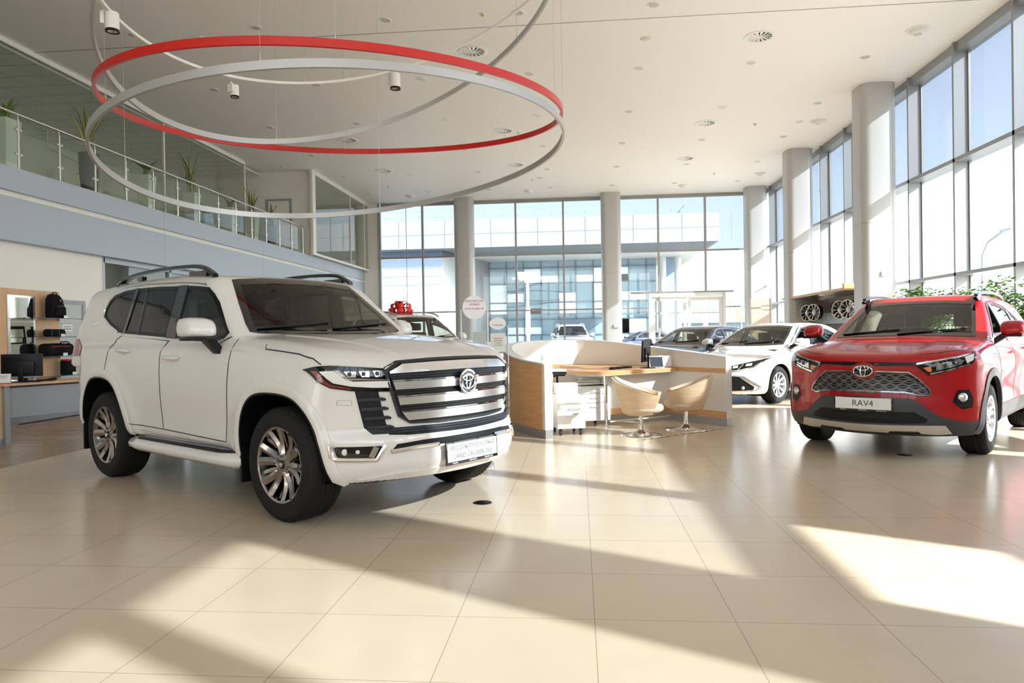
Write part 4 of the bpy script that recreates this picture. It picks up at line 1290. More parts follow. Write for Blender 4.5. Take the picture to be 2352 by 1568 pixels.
def build_hero():
    c = Car('suv_car', 'large pearl white SUV with black roof rails and wide chrome grille, nearest to the camera', 'car', (-1.5567, 5.5906), -0.5837, LC)
    c.root.name = 'suv_car'
    WS = [(-0.745, 1.350), (-0.40, 1.338), (0, 1.333), (0.40, 1.338), (0.745, 1.350), (0.67, 1.55), (0.585, 1.755), (0.3, 1.78), (0, 1.785), (-0.3, 1.78), (-0.585, 1.755), (-0.67, 1.55)]
    quarter = [(-2.60, 1.352), (-2.70, 1.365), (-2.90, 1.42), (-3.06, 1.485), (-3.11, 1.53), (-3.11, 1.60), (-3.06, 1.675), (-2.97, 1.725), (-2.78, 1.757), (-2.53, 1.768)]
    rearw = [(-2.585, 1.352), (-1.745, 1.305), (-1.69, 1.745), (-2.10, 1.762), (-2.49, 1.767)]
    frontw = [(-1.60, 1.296), (-0.93, 1.268), (-0.82, 1.285), (-0.735, 1.33), (-0.86, 1.45), (-0.99, 1.575), (-1.09, 1.65), (-1.19, 1.708), (-1.40, 1.73), (-1.56, 1.742)]
    RG = [(-0.68, 1.40), (0.68, 1.40), (0.62, 1.75), (-0.62, 1.75)]
    for sd in (1, -1):
        c.region('side', sd, closed_arch(LCARCH_F), 'cut', 0.75)
        c.region('side', sd, closed_arch(LCARCH_R), 'cut', 0.75)
        for w in (quarter, rearw, frontw): c.region('side', sd, w, 'cut')
    c.region('front', 1, WS, 'cut')
    c.region('rear', 1, RG, 'cut')
    fd = [(-0.62, 1.28), (-0.65, 1.09), (-0.685, 0.74), (-0.72, 0.50), (-1.72, 0.53), (-1.74, 0.68), (-1.745, 0.96), (-1.755, 1.18), (-1.70, 1.275), (-1.62, 1.288), (-0.93, 1.258), (-0.80, 1.272), (-0.70, 1.30)]
    rd = [(-1.72, 0.53), (-1.74, 0.68), (-1.745, 0.96), (-1.755, 1.18), (-1.70, 1.275), (-1.64, 1.755), (-2.50, 1.78), (-2.60, 1.35), (-2.726, 1.296), (-2.80, 1.218), (-2.815, 1.09), (-2.80, 0.96), (-2.62, 0.90), (-2.49, 0.74), (-2.38, 0.54)]
    for sd in (1, -1):
        c.region('side', sd, fd, 'fd%d' % sd)
        c.region('side', sd, rd, 'rd%d' % sd)
    hood = [(0.90, -0.66), (0.80, -0.80), (0.42, -0.905), (0.0, -0.92), (-0.20, -0.91), (-0.42, -0.86), (-0.66, -0.76), (-0.60, 0), (-0.66, 0.76), (-0.42, 0.86), (-0.20, 0.91), (0.0, 0.92), (0.42, 0.905), (0.80, 0.80), (0.90, 0.66)]
    c.region('top', 1, hood, 'hood', zmin=1.0)
    c.finish('pearl', under=0.34, parts=[('fd1', 'front_door', 'pearl'), ('fd-1', 'front_door', 'pearl'), ('rd1', 'rear_door', 'pearl'), ('rd-1', 'rear_door', 'pearl'), ('hood', 'hood', 'pearl')])
    # glass
    c.panel('windshield', 'front', 1, WS, 'car_gl', 0.002, 0.0, 0.08)
    c.ribbon('windshield_trim', 'front', 1, WS, 0.055, 'blackgl', 0.003, 0.012, True, inset=0.0)
    c.panel('rear_window', 'rear', 1, RG, 'privacy', 0.002, 0.0, 0.1)
    for sd in (1, -1):
        c.panel('side_window', 'side', sd, quarter, 'privacy', -0.004, 0.0, 0.1)
        c.panel('side_window', 'side', sd, rearw, 'privacy', -0.004, 0.0, 0.1)
        c.panel('side_window', 'side', sd, frontw, 'car_gl', -0.004, 0.0, 0.1)
        for w in (quarter, rearw, frontw): c.frame('window_edge', 'side', sd, w, 0.03, 'black', 0.001, 0.03)
        c.panel('window_pillar', 'side', sd, [(-1.755, 1.30), (-1.585, 1.292), (-1.545, 1.745), (-1.70, 1.75)], 'blackgl', 0.004, 0.02, 0.1)
        c.panel('window_pillar', 'side', sd, [(-2.61, 1.352), (-2.555, 1.35), (-2.475, 1.768), (-2.53, 1.77)], 'blackgl', 0.004, 0.02, 0.1)
        c.ribbon('window_divider', 'side', sd, [(-2.285, 1.335), (-2.295, 1.765)], 0.018, 'blackgl', 0.006, 0.015)
        chrome = smoothpoly([(-0.74, 1.290), (-0.82, 1.268), (-0.93, 1.255), (-1.6, 1.282), (-2.6, 1.338), (-2.75, 1.365), (-2.93, 1.425), (-3.10, 1.50), (-3.135, 1.545), (-3.135, 1.61), (-3.08, 1.69), (-2.98, 1.745), (-2.78, 1.777), (-2.5, 1.788), (-2.1, 1.782), (-1.6, 1.762), (-1.25, 1.732)], 3, False)
        c.ribbon('window_chrome', 'side', sd, chrome, 0.016, 'chrome', 0.006, 0.01, False, raise_=0.003)
        c.ribbon('quarter_chrome', 'side', sd, [(-2.72, 1.36), (-2.93, 1.425), (-3.11, 1.505), (-3.15, 1.56), (-3.14, 1.63), (-3.09, 1.69)], 0.034, 'chrome', 0.006, 0.01)
        # shut lines
        for pth in (fd, [(-1.70, 1.275), (-2.60, 1.338), (-2.726, 1.296), (-2.80, 1.218), (-2.815, 1.09), (-2.80, 0.96)], [(-1.72, 0.53), (-2.38, 0.54)], [(-0.215, 1.235), (-0.19, 1.205), (0.0, 1.19), (0.22, 1.17), (0.36, 1.14), (0.43, 1.10)]):
            c.ribbon('shut_line', 'side', sd, [p for p in pth if p[1] < 1.33] if pth is fd else pth, 0.007, 'darkgrey', 0.0026, 0.004)
        # arches
        for arch in (LCARCH_F, LCARCH_R):
            c.well(sd, arch)
            c.ribbon('arch_flare', 'side', sd, arch, 0.075, 'pearl', 0.006, 0.02, inset=0.040 if True else 0, raise_=0.012)
        c.ribbon('arch_lip', 'side', sd, LCARCH_F, 0.016, 'black', 0.003, 0.05, inset=-0.004)
        c.ribbon('arch_lip', 'side', sd, LCARCH_R, 0.016, 'black', 0.003, 0.05, inset=-0.004)
        # mud flaps
        for mx in (-0.50, -3.36):
            MB().box(mx - 0.02, mx + 0.01, min(sd * 0.66, sd * 0.95), max(sd * 0.66, sd * 0.95), 0.22, 0.56).build('mud_flap', 'black', c.root, bevel=0.008)
        # running board
        st = MB()
        sec = [(0.80, 0.45), (0.93, 0.435), (1.00, 0.415), (1.025, 0.385), (1.02, 0.35), (0.98, 0.32), (0.86, 0.315), (0.80, 0.34)]
        xs = [-2.30, -2.27, -2.1, -1.5, -0.8, -0.56, -0.50]
        ins = [0.10, 0.03, 0.0, 0.0, 0.0, 0.02, 0.07]
        for x, i_ in zip(xs, ins):
            st.v += [(x, sd * (y - i_), z) for y, z in sec]
        n = len(sec)
        for i in range(len(xs) - 1):
            for k in range(n): st.f.append((i * n + k, i * n + (k + 1) % n, (i + 1) * n + (k + 1) % n, (i + 1) * n + k))
        st.f += [tuple(range(n)), tuple(range((len(xs) - 1) * n, len(xs) * n))]
        so = st.build('running_board', 'pearl', c.root, 50)
        tr = MB()
        tr.prism([(-2.20, sd * 0.84), (-2.12, sd * 0.975), (-0.75, sd * 0.985), (-0.60, sd * 0.94), (-0.58, sd * 0.86)], 0.425, 0.436)
        t = tr.build('step_tread', 'black', so)
        # sill
        c.panel('sill_cover', 'side', sd, [(-2.34, 0.50), (-0.60, 0.46), (-0.56, 0.43), (-2.34, 0.43)], 'greypanel', 0.002, 0.01, 0.2)
        # handles
        for hx, hz in ((-1.53, 1.13), (-2.46, 1.185)):
            h0, n0 = c.hit('side', sd, hx, hz)
            hb = MB()
            pts = []
            for k in range(9):
                t_ = k / 8; xx = hx - 0.12 + 0.24 * t_
                h, nn = c.hit('side', sd, xx, hz)
                pts.append(h + nn * (0.012 + 0.028 * math.sin(PI * t_) ** 0.5))
            hb.tube(pts, [0.006, 0.014, 0.018, 0.019, 0.019, 0.019, 0.019, 0.018, 0.010], 10)
            hb.build('door_handle', 'pearl', c.root, 60)
            c.panel('handle_recess', 'side', sd, smoothpoly([(hx - 0.075, hz), (hx - 0.03, hz + 0.038), (hx + 0.04, hz + 0.032), (hx + 0.065, hz), (hx + 0.03, hz - 0.036), (hx - 0.04, hz - 0.034)], 3), 'pearl', 0.0015, 0.001, 0.05)
        # mirror
        mirror_part(c, sd, smoothpoly([(p[0] - (0.10 if sd > 0 else 0), p[1]) for p in [(-0.96, 1.300), (-0.77, 1.295), (-0.73, 1.33), (-0.75, 1.40), (-0.82, 1.442), (-0.93, 1.448), (-0.97, 1.40)]], 2), (-0.84 - (0.10 if sd > 0 else 0), 0.05, 1.15), 'pearl', 0.97, 1.18)
        MB().box(-0.96 - (0.10 if sd > 0 else 0), -0.74 - (0.10 if sd > 0 else 0), min(sd * 0.98, sd * 1.17), max(sd * 0.98, sd * 1.17), 1.272, 1.305).build('mirror_base', 'black', c.root, bevel=0.012)
        c.panel('side_badge', 'side', sd, [(-3.33, 1.46), (-3.16, 1.48), (-3.17, 1.455), (-3.34, 1.43)], 'chrome', 0.003, 0.003, 0.1)
        # tail lamp
        c.panel('tail_lamp', 'side', sd, [(-3.95, 1.34), (-3.60, 1.31), (-3.52, 1.22), (-3.60, 1.14), (-3.98, 1.12)], 'lamp_red', 0.006, 0.01, 0.05)
        # wheels
        for wx in (0.0, -2.85):
            wheel(c.root, 'wheel', wx, sd * 0.955, 0.40, 0.265, 0.268, 'lc', 'darkrim', sd)
        # roof rail
        pr = [(-3.10, 1.835, 0), (-2.98, 1.87, .5), (-2.75, 1.905, 1), (-2.4, 1.922, 1), (-2.0, 1.925, 1), (-1.65, 1.915, 1), (-1.45, 1.895, 1), (-1.34, 1.855, .7), (-1.26, 1.815, 0)]
        rr = MB(); vs = []
        for x, z, _ in smoothpoly(pr, 3, False):
            y = sd * 0.70
            for (dy, dz) in ((-0.026, -0.016), (-0.022, 0.014), (0, 0.02), (0.022, 0.014), (0.028, -0.016)): vs.append((x, y + sd * dy, z + dz))
        m_ = len(vs) // 5
        fs = []
        for i in range(m_ - 1):
            for k in range(5): fs.append((i * 5 + k, i * 5 + (k + 1) % 5, (i + 1) * 5 + (k + 1) % 5, (i + 1) * 5 + k))
        fs += [tuple(range(5)), tuple(range((m_ - 1) * 5, m_ * 5))]
        rr.add(vs, fs)
        for xa, xb, zt_ in ((-1.66, -1.37, 1.885), (-3.10, -2.90, 1.86), (-2.62, -2.55, 1.905)):
            rr.box(xa, xb, sd * 0.70 - 0.022, sd * 0.70 + 0.022, 1.80, zt_ - 0.02)
        rr.build('roof_rail', 'blackgl', c.root, 50)
    # front end
    blk = [(-0.62, 1.045), (-0.52, 1.098), (-0.25, 1.108), (0, 1.11), (0.25, 1.108), (0.52, 1.098), (0.62, 1.045), (0.585, 0.90), (0.545, 0.75), (0.47, 0.70), (0.25, 0.690), (0, 0.688), (-0.25, 0.690), (-0.47, 0.70), (-0.545, 0.75), (-0.585, 0.90)]
    g = c.panel('grille', 'front', 1, blk, 'black', 0.006, 0.02, 0.06)
    hwz = curve([(0.69, 0.45), (0.72, 0.505), (0.76, 0.535), (0.90, 0.570), (1.02, 0.597), (1.05, 0.575), (1.075, 0.52), (1.085, 0.45)])
    def hbar(name, z0, z1, m, off, ins=0.0, n=14, x0=None, x1=None):
        pl = []
        for z in (z0, z1):
            w = float(hwz(z)) - ins
            xs_ = np.linspace(-w if x0 is None else x0, w if x1 is None else x1, n)
            pl.append([(float(a), z - 0.004 * (a * a)) for a in xs_])
        return c.panel(name, 'front', 1, pl[0] + pl[1][::-1], m, off, off + 0.004, 0.07, parent=g, sharp=30)
    c.panel('grille_bar', 'front', 1, [(-0.595, 1.030), (-0.595, 1.042), (-0.50, 1.083), (-0.25, 1.088), (0, 1.09), (0.25, 1.088), (0.50, 1.083), (0.595, 1.042), (0.595, 1.030), (0.30, 1.034), (0, 1.036), (-0.30, 1.034)], 'satin', 0.022, 0.026, 0.07, parent=g)
    for z0, z1, m_, off in ((0.926, 0.978, 'satin', 0.026), (0.980, 0.990, 'chrome', 0.018), (0.822, 0.873, 'satin', 0.026), (0.875, 0.885, 'chrome', 0.018), (0.716, 0.770, 'satin', 0.026), (0.772, 0.781, 'chrome', 0.018), (1.002, 1.008, 'darkgrey', 0.012), (1.016, 1.022, 'darkgrey', 0.012), (0.895, 0.901, 'darkgrey', 0.012), (0.911, 0.917, 'darkgrey', 0.012), (0.792, 0.798, 'darkgrey', 0.012), (0.808, 0.814, 'darkgrey', 0.012)):
        hbar('grille_bar', z0, z1, m_, off, 0.012)
    c.ribbon('grille_surround', 'front', 1, blk, 0.018, 'darkgrey', 0.016, 0.01, True, parent=g)
    # badge
    h, n_ = c.hit('front', 1, 0.0, 0.952)
    emblem(c.root, (h.x + 0.040, 0, 0.952), 0.080, 0.0)
    # side intakes and lower slots
    for sg in (1, -1):
        f = (lambda p: [(q[0] * sg, q[1]) for q in p])
        ink = c.panel('side_intake', 'front', 1, f([(0.785, 0.925), (0.665, 0.920), (0.645, 0.80), (0.625, 0.70), (0.60, 0.675), (0.60, 0.635), (0.71, 0.635), (0.745, 0.68), (0.765, 0.80)]), 'black', 0.003, 0.012, 0.05)
        for k, z in enumerate((0.868, 0.806, 0.744, 0.682)):
            o_ = 0.785 - 0.012 * k * 1.1 - 0.004; i_ = 0.625 - 0.014 * k
            c.panel('intake_blade', 'front', 1, f([(o_ - 0.01, z + 0.008), (i_ + 0.02, z + 0.010), (i_, z + 0.002), (i_, z - 0.012), (o_ - 0.012, z - 0.012)]), 'darkgrey', 0.022, 0.026, 0.05, parent=ink)
        hl = f([(0.950, 1.068), (0.925, 1.088), (0.875, 1.092), (0.62, 1.066), (0.612, 1.04), (0.588, 1.0), (0.573, 0.913), (0.70, 0.918), (0.80, 0.925), (0.885, 0.945), (0.925, 0.985)])
        hp = c.panel('headlight', 'front', 1, hl, 'blackgl', 0.010, 0.014, 0.04)
        c.panel('light_guide', 'front', 1, f([(0.915, 1.055), (0.865, 1.058), (0.825, 1.005), (0.79, 0.988), (0.60, 0.985), (0.594, 0.940), (0.70, 0.944), (0.80, 0.955), (0.872, 0.978), (0.895, 1.01)]), 'lamp_w', 0.016, 0.008, 0.04, parent=hp)
        c.panel('marker_lens', 'front', 1, f([(0.937, 1.060), (0.920, 1.058), (0.905, 1.0), (0.882, 0.966), (0.80, 0.943), (0.80, 0.935), (0.885, 0.953), (0.915, 0.985)]), 'lamp_red', 0.015, 0.008, 0.04, parent=hp)
        c.panel('light_bezel', 'front', 1, f([(0.862, 1.060), (0.845, 1.062), (0.812, 1.008), (0.60, 0.996), (0.60, 0.988), (0.815, 0.998)]), 'chrome', 0.020, 0.010, 0.04, parent=hp)
        for q in (0.80, 0.735, 0.665):
            c.panel('projector_lens', 'front', 1, f([(q + 0.025, 1.052), (q - 0.027, 1.050), (q - 0.024, 1.014), (q + 0.012, 1.014)]), 'chrome', 0.018, 0.006, 0.05, parent=hp)
            hh, nn = c.hit('front', 1, sg * q, 1.034)
            MB().lathe([(0.0001, 0.006), (0.009, 0.004), (0.014, 0.0), (0.015, -0.01)], 16, c=tuple(hh + nn * 0.022), axis='x').build('projector_lens', 'emb', hp)
        fg = c.panel('fog_light', 'front', 1, roundpoly(f([(0.895, 0.562), (0.665, 0.560), (0.70, 0.485), (0.885, 0.492)]), 0.015), 'blackgl', 0.004, 0.01, 0.05)
        c.ribbon('fog_chrome', 'front', 1, f([(0.905, 0.570), (0.905, 0.495), (0.885, 0.477), (0.71, 0.470), (0.655, 0.565)]), 0.022, 'chrome', 0.012, 0.01, parent=fg, raise_=0.006)
        c.ribbon('fog_chrome', 'front', 1, f([(0.735, 0.490), (0.705, 0.555)]), 0.03, 'chrome', 0.012, 0.01, parent=fg)
        for q, r_ in ((0.85, 0.022), (0.795, 0.014)):
            hh, nn = c.hit('front', 1, sg * q, 0.527)
            MB().lathe([(0.0001, 0.006), (r_ * 0.7, 0.004), (r_, -0.002), (r_, -0.012)], 16, c=tuple(hh + nn * 0.006), axis='x').build('fog_lens', 'lamp_w', fg)
        c.ribbon('washer_cap', 'front', 1, roundpoly(f([(0.86, 0.865), (0.80, 0.862), (0.80, 0.830), (0.865, 0.833)]), 0.008), 0.003, 'greypanel', 0.001, 0.001, True)
    lo = c.panel('lower_grille', 'front', 1, [(-0.63, 0.678), (-0.56, 0.672), (0, 0.668), (0.56, 0.672), (0.63, 0.678), (0.62, 0.628), (0.50, 0.618), (0, 0.612), (-0.50, 0.618), (-0.62, 0.628)], 'black', 0.003, 0.01, 0.06)
    for z in (0.633, 0.650):
        c.ribbon('grille_bar', 'front', 1, [(-0.60, z + 0.004), (0, z), (0.60, z + 0.004)], 0.008, 'darkgrey', 0.010, 0.004, parent=lo)
    l2 = c.panel('bumper_intake', 'front', 1, [(-0.62, 0.525), (-0.585, 0.565), (-0.40, 0.578), (0, 0.582), (0.40, 0.578), (0.585, 0.565), (0.62, 0.525), (0.30, 0.535), (0, 0.535), (-0.30, 0.535)], 'black', 0.002, 0.01, 0.06)
    for sg in (1, -1):
        c.ribbon('bumper_chrome', 'front', 1, [(0.625 * sg, 0.520), (0.46 * sg, 0.535), (0.29 * sg, 0.538)], 0.024, 'chrome', 0.012, 0.01, parent=l2, raise_=0.006)
    hp, hn = c.hit('front', 1, 0, 0.47)
    num_plate(c.root, (hp.x + 0.025, 0, 0.468), 0.52, 0.125, -0.05, ['АБСОЛЮТНО НОВЫЙ', 'LAND CRUISER 300'], [0.044, 0.047])
    c.panel('skid_lip', 'front', 1, [(-0.78, 0.345), (-0.60, 0.375), (0, 0.385), (0.60, 0.375), (0.78, 0.345), (0.60, 0.335), (0, 0.330), (-0.60, 0.335)], 'pearl', 0.012, 0.02, 0.08)
    wiper(c, -0.05, 0.66, 1.352); wiper(c, -0.70, -0.05, 1.352)
    cabin(c, -0.55, 1.30, 0.80, -3.6, rows=3, z_floor=0.62, seat_z=0.80)
    # hood creases
    for sg in (1, -1):
        c.ribbon('hood_crease', 'top', 1, [(0.74, 0.44 * sg), (0.40, 0.50 * sg), (0.0, 0.56 * sg), (-0.40, 0.60 * sg)], 0.05, 'pearl', 0.0005, 0.0, raise_=0.009)
    c.ribbon('shut_line', 'front', 1, [(-0.62, 1.072), (-0.52, 1.112), (0, 1.122), (0.52, 1.112), (0.62, 1.072)], 0.007, 'darkgrey', 0.001, 0.002)
    # reversing lip at the tail, exhaust side
    return c
hero = build_hero()
# ------------------------------------------------------------------ red compact SUV
def crossover_creases(x, y, z, side, front, top):
    # raised arch shoulders and a pinched door
    side = side + 0.028 * np.exp(-((z - 0.60) / 0.16) ** 2) * sstep((x + 2.2) / 0.35) * sstep((-0.40 - x) / 0.35)
    side = side - 0.018 * np.exp(-((z - 0.93) / 0.07) ** 2) * sstep((x + 0.5) / 0.4)
    # nose: grille sits back between the lamp corners and the lower bumper
    front = front + 0.020 * np.exp(-((z - 0.76) / 0.10) ** 2) * np.exp(-(y / 0.55) ** 4)
    top = top - 0.018 * sstep((y - 0.38) / 0.12) * sstep((0.82 - y) / 0.14) * sstep((x + 0.3) / 0.2) + 0.0
    return side, front, top

RV = suv_spec(0.030, dict(
    wz=[(0.2, 0.86), (0.35, 0.905), (0.55, 0.918), (0.75, 0.922), (0.95, 0.912), (1.05, 0.89), (1.15, 0.855), (1.25, 0.83)],
    xf=[(0.2, 0.80), (0.27, 0.90), (0.38, 0.955), (0.52, 0.965), (0.66, 0.955), (0.80, 0.955), (0.93, 0.95), (1.0, 0.93), (1.06, 0.88), (1.15, 0.75)],
    xr=[(0.30, -3.55), (0.55, -3.66), (0.85, -3.66), (1.1, -3.60), (1.3, -3.55)],
    zb=[(-3.6, 0.36), (-3.1, 0.30), (-2.2, 0.28), (-0.6, 0.28), (0.4, 0.24), (0.9, 0.22)],
    hood=[(-3.6, 1.17), (-0.3, 1.175), (0.0, 1.155), (0.35, 1.12), (0.65, 1.075), (0.85, 1.035), (0.95, 0.995)],
    yg=[(0.9, 0.85), (1.16, 0.835), (1.3, 0.79), (1.5, 0.70), (1.62, 0.64), (1.8, 0.56)],
    roof=[(-3.6, 1.50), (-3.2, 1.60), (-2.6, 1.665), (-2.0, 1.685), (-1.5, 1.685), (-1.1, 1.655), (-0.8, 1.58)],
    fplan=(0.46, 0.12), rplan=(0.25, 0.40), ws=(-0.20, 1.95, 0.32), rg=(-3.55, 0.85), zbelt=1.17, crown=0.06,
    wheels=(0.0, -2.69), bulge=0.016, br=0.50, kb=0.06, kt=0.06, kg=0.09, extra=crossover_creases,
    box=(-3.85, 1.12, 1.0, 0.12, 1.85), spine=(-2.95, 0.0, 0.75)))
def arch_poly(cx, r, zc=0.36, z0=0.20, sq=1.0, n=9):
    out = [(cx - r * 1.02, z0)]
    for k in range(n * 2 + 1):
        a = PI - PI * k / (n * 2)
        ca, sa = math.cos(a), math.sin(a)
        e = sq
        out.append((cx + r * math.copysign(abs(ca) ** e, ca), zc + r * abs(sa) ** e))
    out.append((cx + r * 1.02, z0))
    return out

def build_red():
    c = Car('suv_car', 'glossy red compact SUV with grey wheel arches, parked at the right edge', 'car', (3.4205, 8.1968), -2.2338, RV)
    WS = [(-0.715, 1.185), (-0.36, 1.20), (0, 1.205), (0.36, 1.20), (0.715, 1.185), (0.665, 1.35), (0.58, 1.585), (0.3, 1.605), (0, 1.61), (-0.3, 1.605), (-0.58, 1.585), (-0.665, 1.35)]
    fw = [(-0.61, 1.19), (-1.30, 1.20), (-1.30, 1.56), (-1.21, 1.548), (-1.04, 1.46), (-0.80, 1.305)]
    rw = [(-1.42, 1.20), (-2.22, 1.235), (-2.20, 1.50), (-2.0, 1.545), (-1.70, 1.57), (-1.42, 1.57)]
    qw = [(-2.30, 1.24), (-2.62, 1.29), (-2.66, 1.35), (-2.50, 1.43), (-2.30, 1.48)]
    RG = [(-0.62, 1.22), (0.62, 1.22), (0.50, 1.50), (-0.50, 1.50)]
    AF = arch_poly(0.0, 0.425, 0.37, 0.22, 0.88); AR = arch_poly(-2.69, 0.425, 0.37, 0.22, 0.88)
    for sd in (1, -1):
        for a in (AF, AR): c.region('side', sd, closed_arch(a), 'cut', 0.75)
        for w in (fw, rw, qw): c.region('side', sd, w, 'cut')
    c.region('front', 1, WS, 'cut'); c.region('rear', 1, RG, 'cut')
    fd = [(-0.46, 1.15), (-0.52, 0.95), (-0.54, 0.60), (-0.60, 0.40), (-1.42, 0.40), (-1.44, 0.9), (-1.40, 1.17), (-1.36, 1.585), (-1.22, 1.57), (-1.04, 1.48), (-0.78, 1.31), (-0.57, 1.18)]
    rd = [(-1.42, 0.40), (-1.44, 0.9), (-1.40, 1.17), (-1.37, 1.585), (-1.7, 1.585), (-2.2, 1.52), (-2.26, 1.21), (-2.42, 1.12), (-2.40, 0.86), (-2.22, 0.70), (-2.14, 0.42)]
    for sd in (1, -1):
        c.region('side', sd, fd, 'fd%d' % sd); c.region('side', sd, rd, 'rd%d' % sd)
    hood = [(0.98, -0.44), (0.86, -0.52), (0.55, -0.80), (0.2, -0.86), (-0.20, -0.84), (-0.36, -0.78), (-0.18, 0), (-0.36, 0.78), (-0.20, 0.84), (0.2, 0.86), (0.55, 0.80), (0.86, 0.52), (0.98, 0.44)]
    c.region('top', 1, hood, 'hood', zmin=0.93)
    c.finish('redp', under=0.275, parts=[('fd1', 'front_door', 'redp'), ('fd-1', 'front_door', 'redp'), ('rd1', 'rear_door', 'redp'), ('rd-1', 'rear_door', 'redp'), ('hood', 'hood', 'redp')])
    c.panel('windshield', 'front', 1, WS, 'car_gl', 0.002, 0.0, 0.08)
    c.frame('windshield_trim', 'front', 1, WS, 0.035, 'blackgl', 0.004, 0.012)
    c.panel('rear_window', 'rear', 1, RG, 'car_gl', 0.002, 0.0, 0.1)
    hood_l = [(0.30, 0.80), (0.55, 0.74), (0.80, 0.53), (0.93, 0.40)]
    for sd in (1, -1):
        for w, gm in ((fw, 'car_gl'), (rw, 'car_gl'), (qw, 'privacy')):
            if not (w is fw and sd == 1):      # the driver's window is lowered
                c.panel('side_window', 'side', sd, w, gm, -0.004, 0.0, 0.1)
            c.frame('window_edge', 'side', sd, w, 0.028, 'black', 0.001, 0.03)
        c.panel('window_pillar', 'side', sd, [(-1.30, 1.195), (-1.42, 1.195), (-1.42, 1.575), (-1.30, 1.57)], 'blackgl', 0.004, 0.02, 0.1)
        c.panel('window_pillar', 'side', sd, [(-2.22, 1.235), (-2.30, 1.24), (-2.30, 1.485), (-2.20, 1.505)], 'blackgl', 0.004, 0.02, 0.1)
        c.ribbon('window_chrome', 'side', sd, [(-0.50, 1.165), (-1.4, 1.18), (-2.3, 1.215), (-2.66, 1.275)], 0.014, 'chrome', 0.006, 0.01)
        c.ribbon('window_chrome', 'side', sd, smoothpoly([(-0.60, 1.182), (-0.79, 1.308), (-1.03, 1.468), (-1.20, 1.560), (-1.42, 1.590), (-2.0, 1.562), (-2.3, 1.50), (-2.60, 1.40), (-2.70, 1.33)], 3, False), 0.012, 'black', 0.005, 0.01)
        for a in (AF, AR):
            c.well(sd, a)
            c.ribbon('arch_cladding', 'side', sd, a, 0.085, 'cladding', 0.010, 0.03, inset=0.042)
        c.panel('sill_cladding', 'side', sd, [(-0.44, 0.23), (-0.46, 0.42), (-0.60, 0.46), (-2.10, 0.46), (-2.22, 0.42), (-2.24, 0.23)], 'cladding', 0.012, 0.02, 0.15)
        c.ribbon('shut_line', 'side', sd, [p for p in fd if p[1] < 1.18], 0.006, 'darkgrey', 0.002, 0.003)
        c.ribbon('shut_line', 'side', sd, [(-1.40, 1.17), (-1.44, 0.9), (-1.42, 0.46)], 0.006, 'darkgrey', 0.002, 0.003)
        c.ribbon('shut_line', 'top', 1, [(p[0], p[1] * sd) for p in [(0.80, 0.47), (0.72, 0.60), (0.61, 0.71), (0.48, 0.80), (0.2, 0.85), (-0.20, 0.83), (-0.36, 0.77)]], 0.007, 'black', 0.001, 0.002)
        for hx, hz in ((-1.28, 1.00), (-2.20, 1.03)):
            pts = []
            for k in range(9):
                t_ = k / 8
                h, nn = c.hit('side', sd, hx - 0.10 + 0.2 * t_, hz)
                pts.append(h + nn * (0.010 + 0.026 * math.sin(PI * t_) ** 0.5))
            MB().tube(pts, [0.006, 0.012, 0.015, 0.015, 0.015, 0.015, 0.015, 0.014, 0.008], 8).build('door_handle', 'redp', c.root, 60)
        mirror_part(c, sd, smoothpoly([(-0.60, 1.205), (-0.42, 1.20), (-0.38, 1.24), (-0.41, 1.31), (-0.47, 1.345), (-0.57, 1.35), (-0.61, 1.29)], 2), (-0.50, 0.06, 1.10), 'redp', 0.93, 1.14)
        MB().box(-0.60, -0.40, min(sd * 0.93, sd * 1.12), max(sd * 0.93, sd * 1.12), 1.182, 1.208).build('mirror_base', 'black', c.root, bevel=0.01)
        for wx in (0.0, -2.69):
            wheel(c.root, 'wheel', wx, sd * 0.905, 0.362, 0.225, 0.235, 'five', M['silverrim'], sd)
        rr = MB()
        rr.tube(smoothpoly([(-1.02, sd * 0.60, 1.615), (-1.12, sd * 0.60, 1.655), (-1.35, sd * 0.60, 1.69), (-1.8, sd * 0.60, 1.71), (-2.3, sd * 0.60, 1.70), (-2.65, sd * 0.59, 1.67), (-2.80, sd * 0.58, 1.63)], 3, False), 0.020, 8)
        rr.box(-1.22, -1.06, sd * 0.60 - 0.018, sd * 0.60 + 0.018, 1.60, 1.67)
        rr.build('roof_rail', 'blackgl', c.root, 50)
        MB().box(-0.47, -0.45, min(sd * 0.60, sd * 0.88), max(sd * 0.60, sd * 0.88), 0.17, 0.42).build('mud_flap', 'black', c.root, bevel=0.006)
    # nose
    c.panel('hood_slot', 'front', 1, [(-0.46, 0.955), (0.46, 0.955), (0.44, 0.925), (0.20, 0.918), (-0.20, 0.918), (-0.44, 0.925)], 'black', 0.002, 0.01, 0.08)
    go = [(-0.385, 0.858), (0, 0.868), (0.385, 0.858), (0.46, 0.80), (0.545, 0.70), (0.555, 0.650), (0.50, 0.632), (0.36, 0.662), (0, 0.668), (-0.36, 0.662), (-0.50, 0.632), (-0.555, 0.650), (-0.545, 0.70), (-0.46, 0.80)]
    g = c.panel('grille', 'front', 1, go, 'black', 0.003, 0.02, 0.05)
    c.ribbon('grille_surround', 'front', 1, go, 0.014, 'darkrim', 0.012, 0.01, True, parent=g)
    # hexagonal mesh rows: bars between staggered openings
    gw = curve([(0.63, 0.50), (0.65, 0.55), (0.70, 0.54), (0.80, 0.455), (0.86, 0.38)])
    rows = [0.838, 0.797, 0.756, 0.715, 0.680]
    ms = mat('smoked grille mesh', (0.16, 0.15, 0.15), 0.35, 0.7)
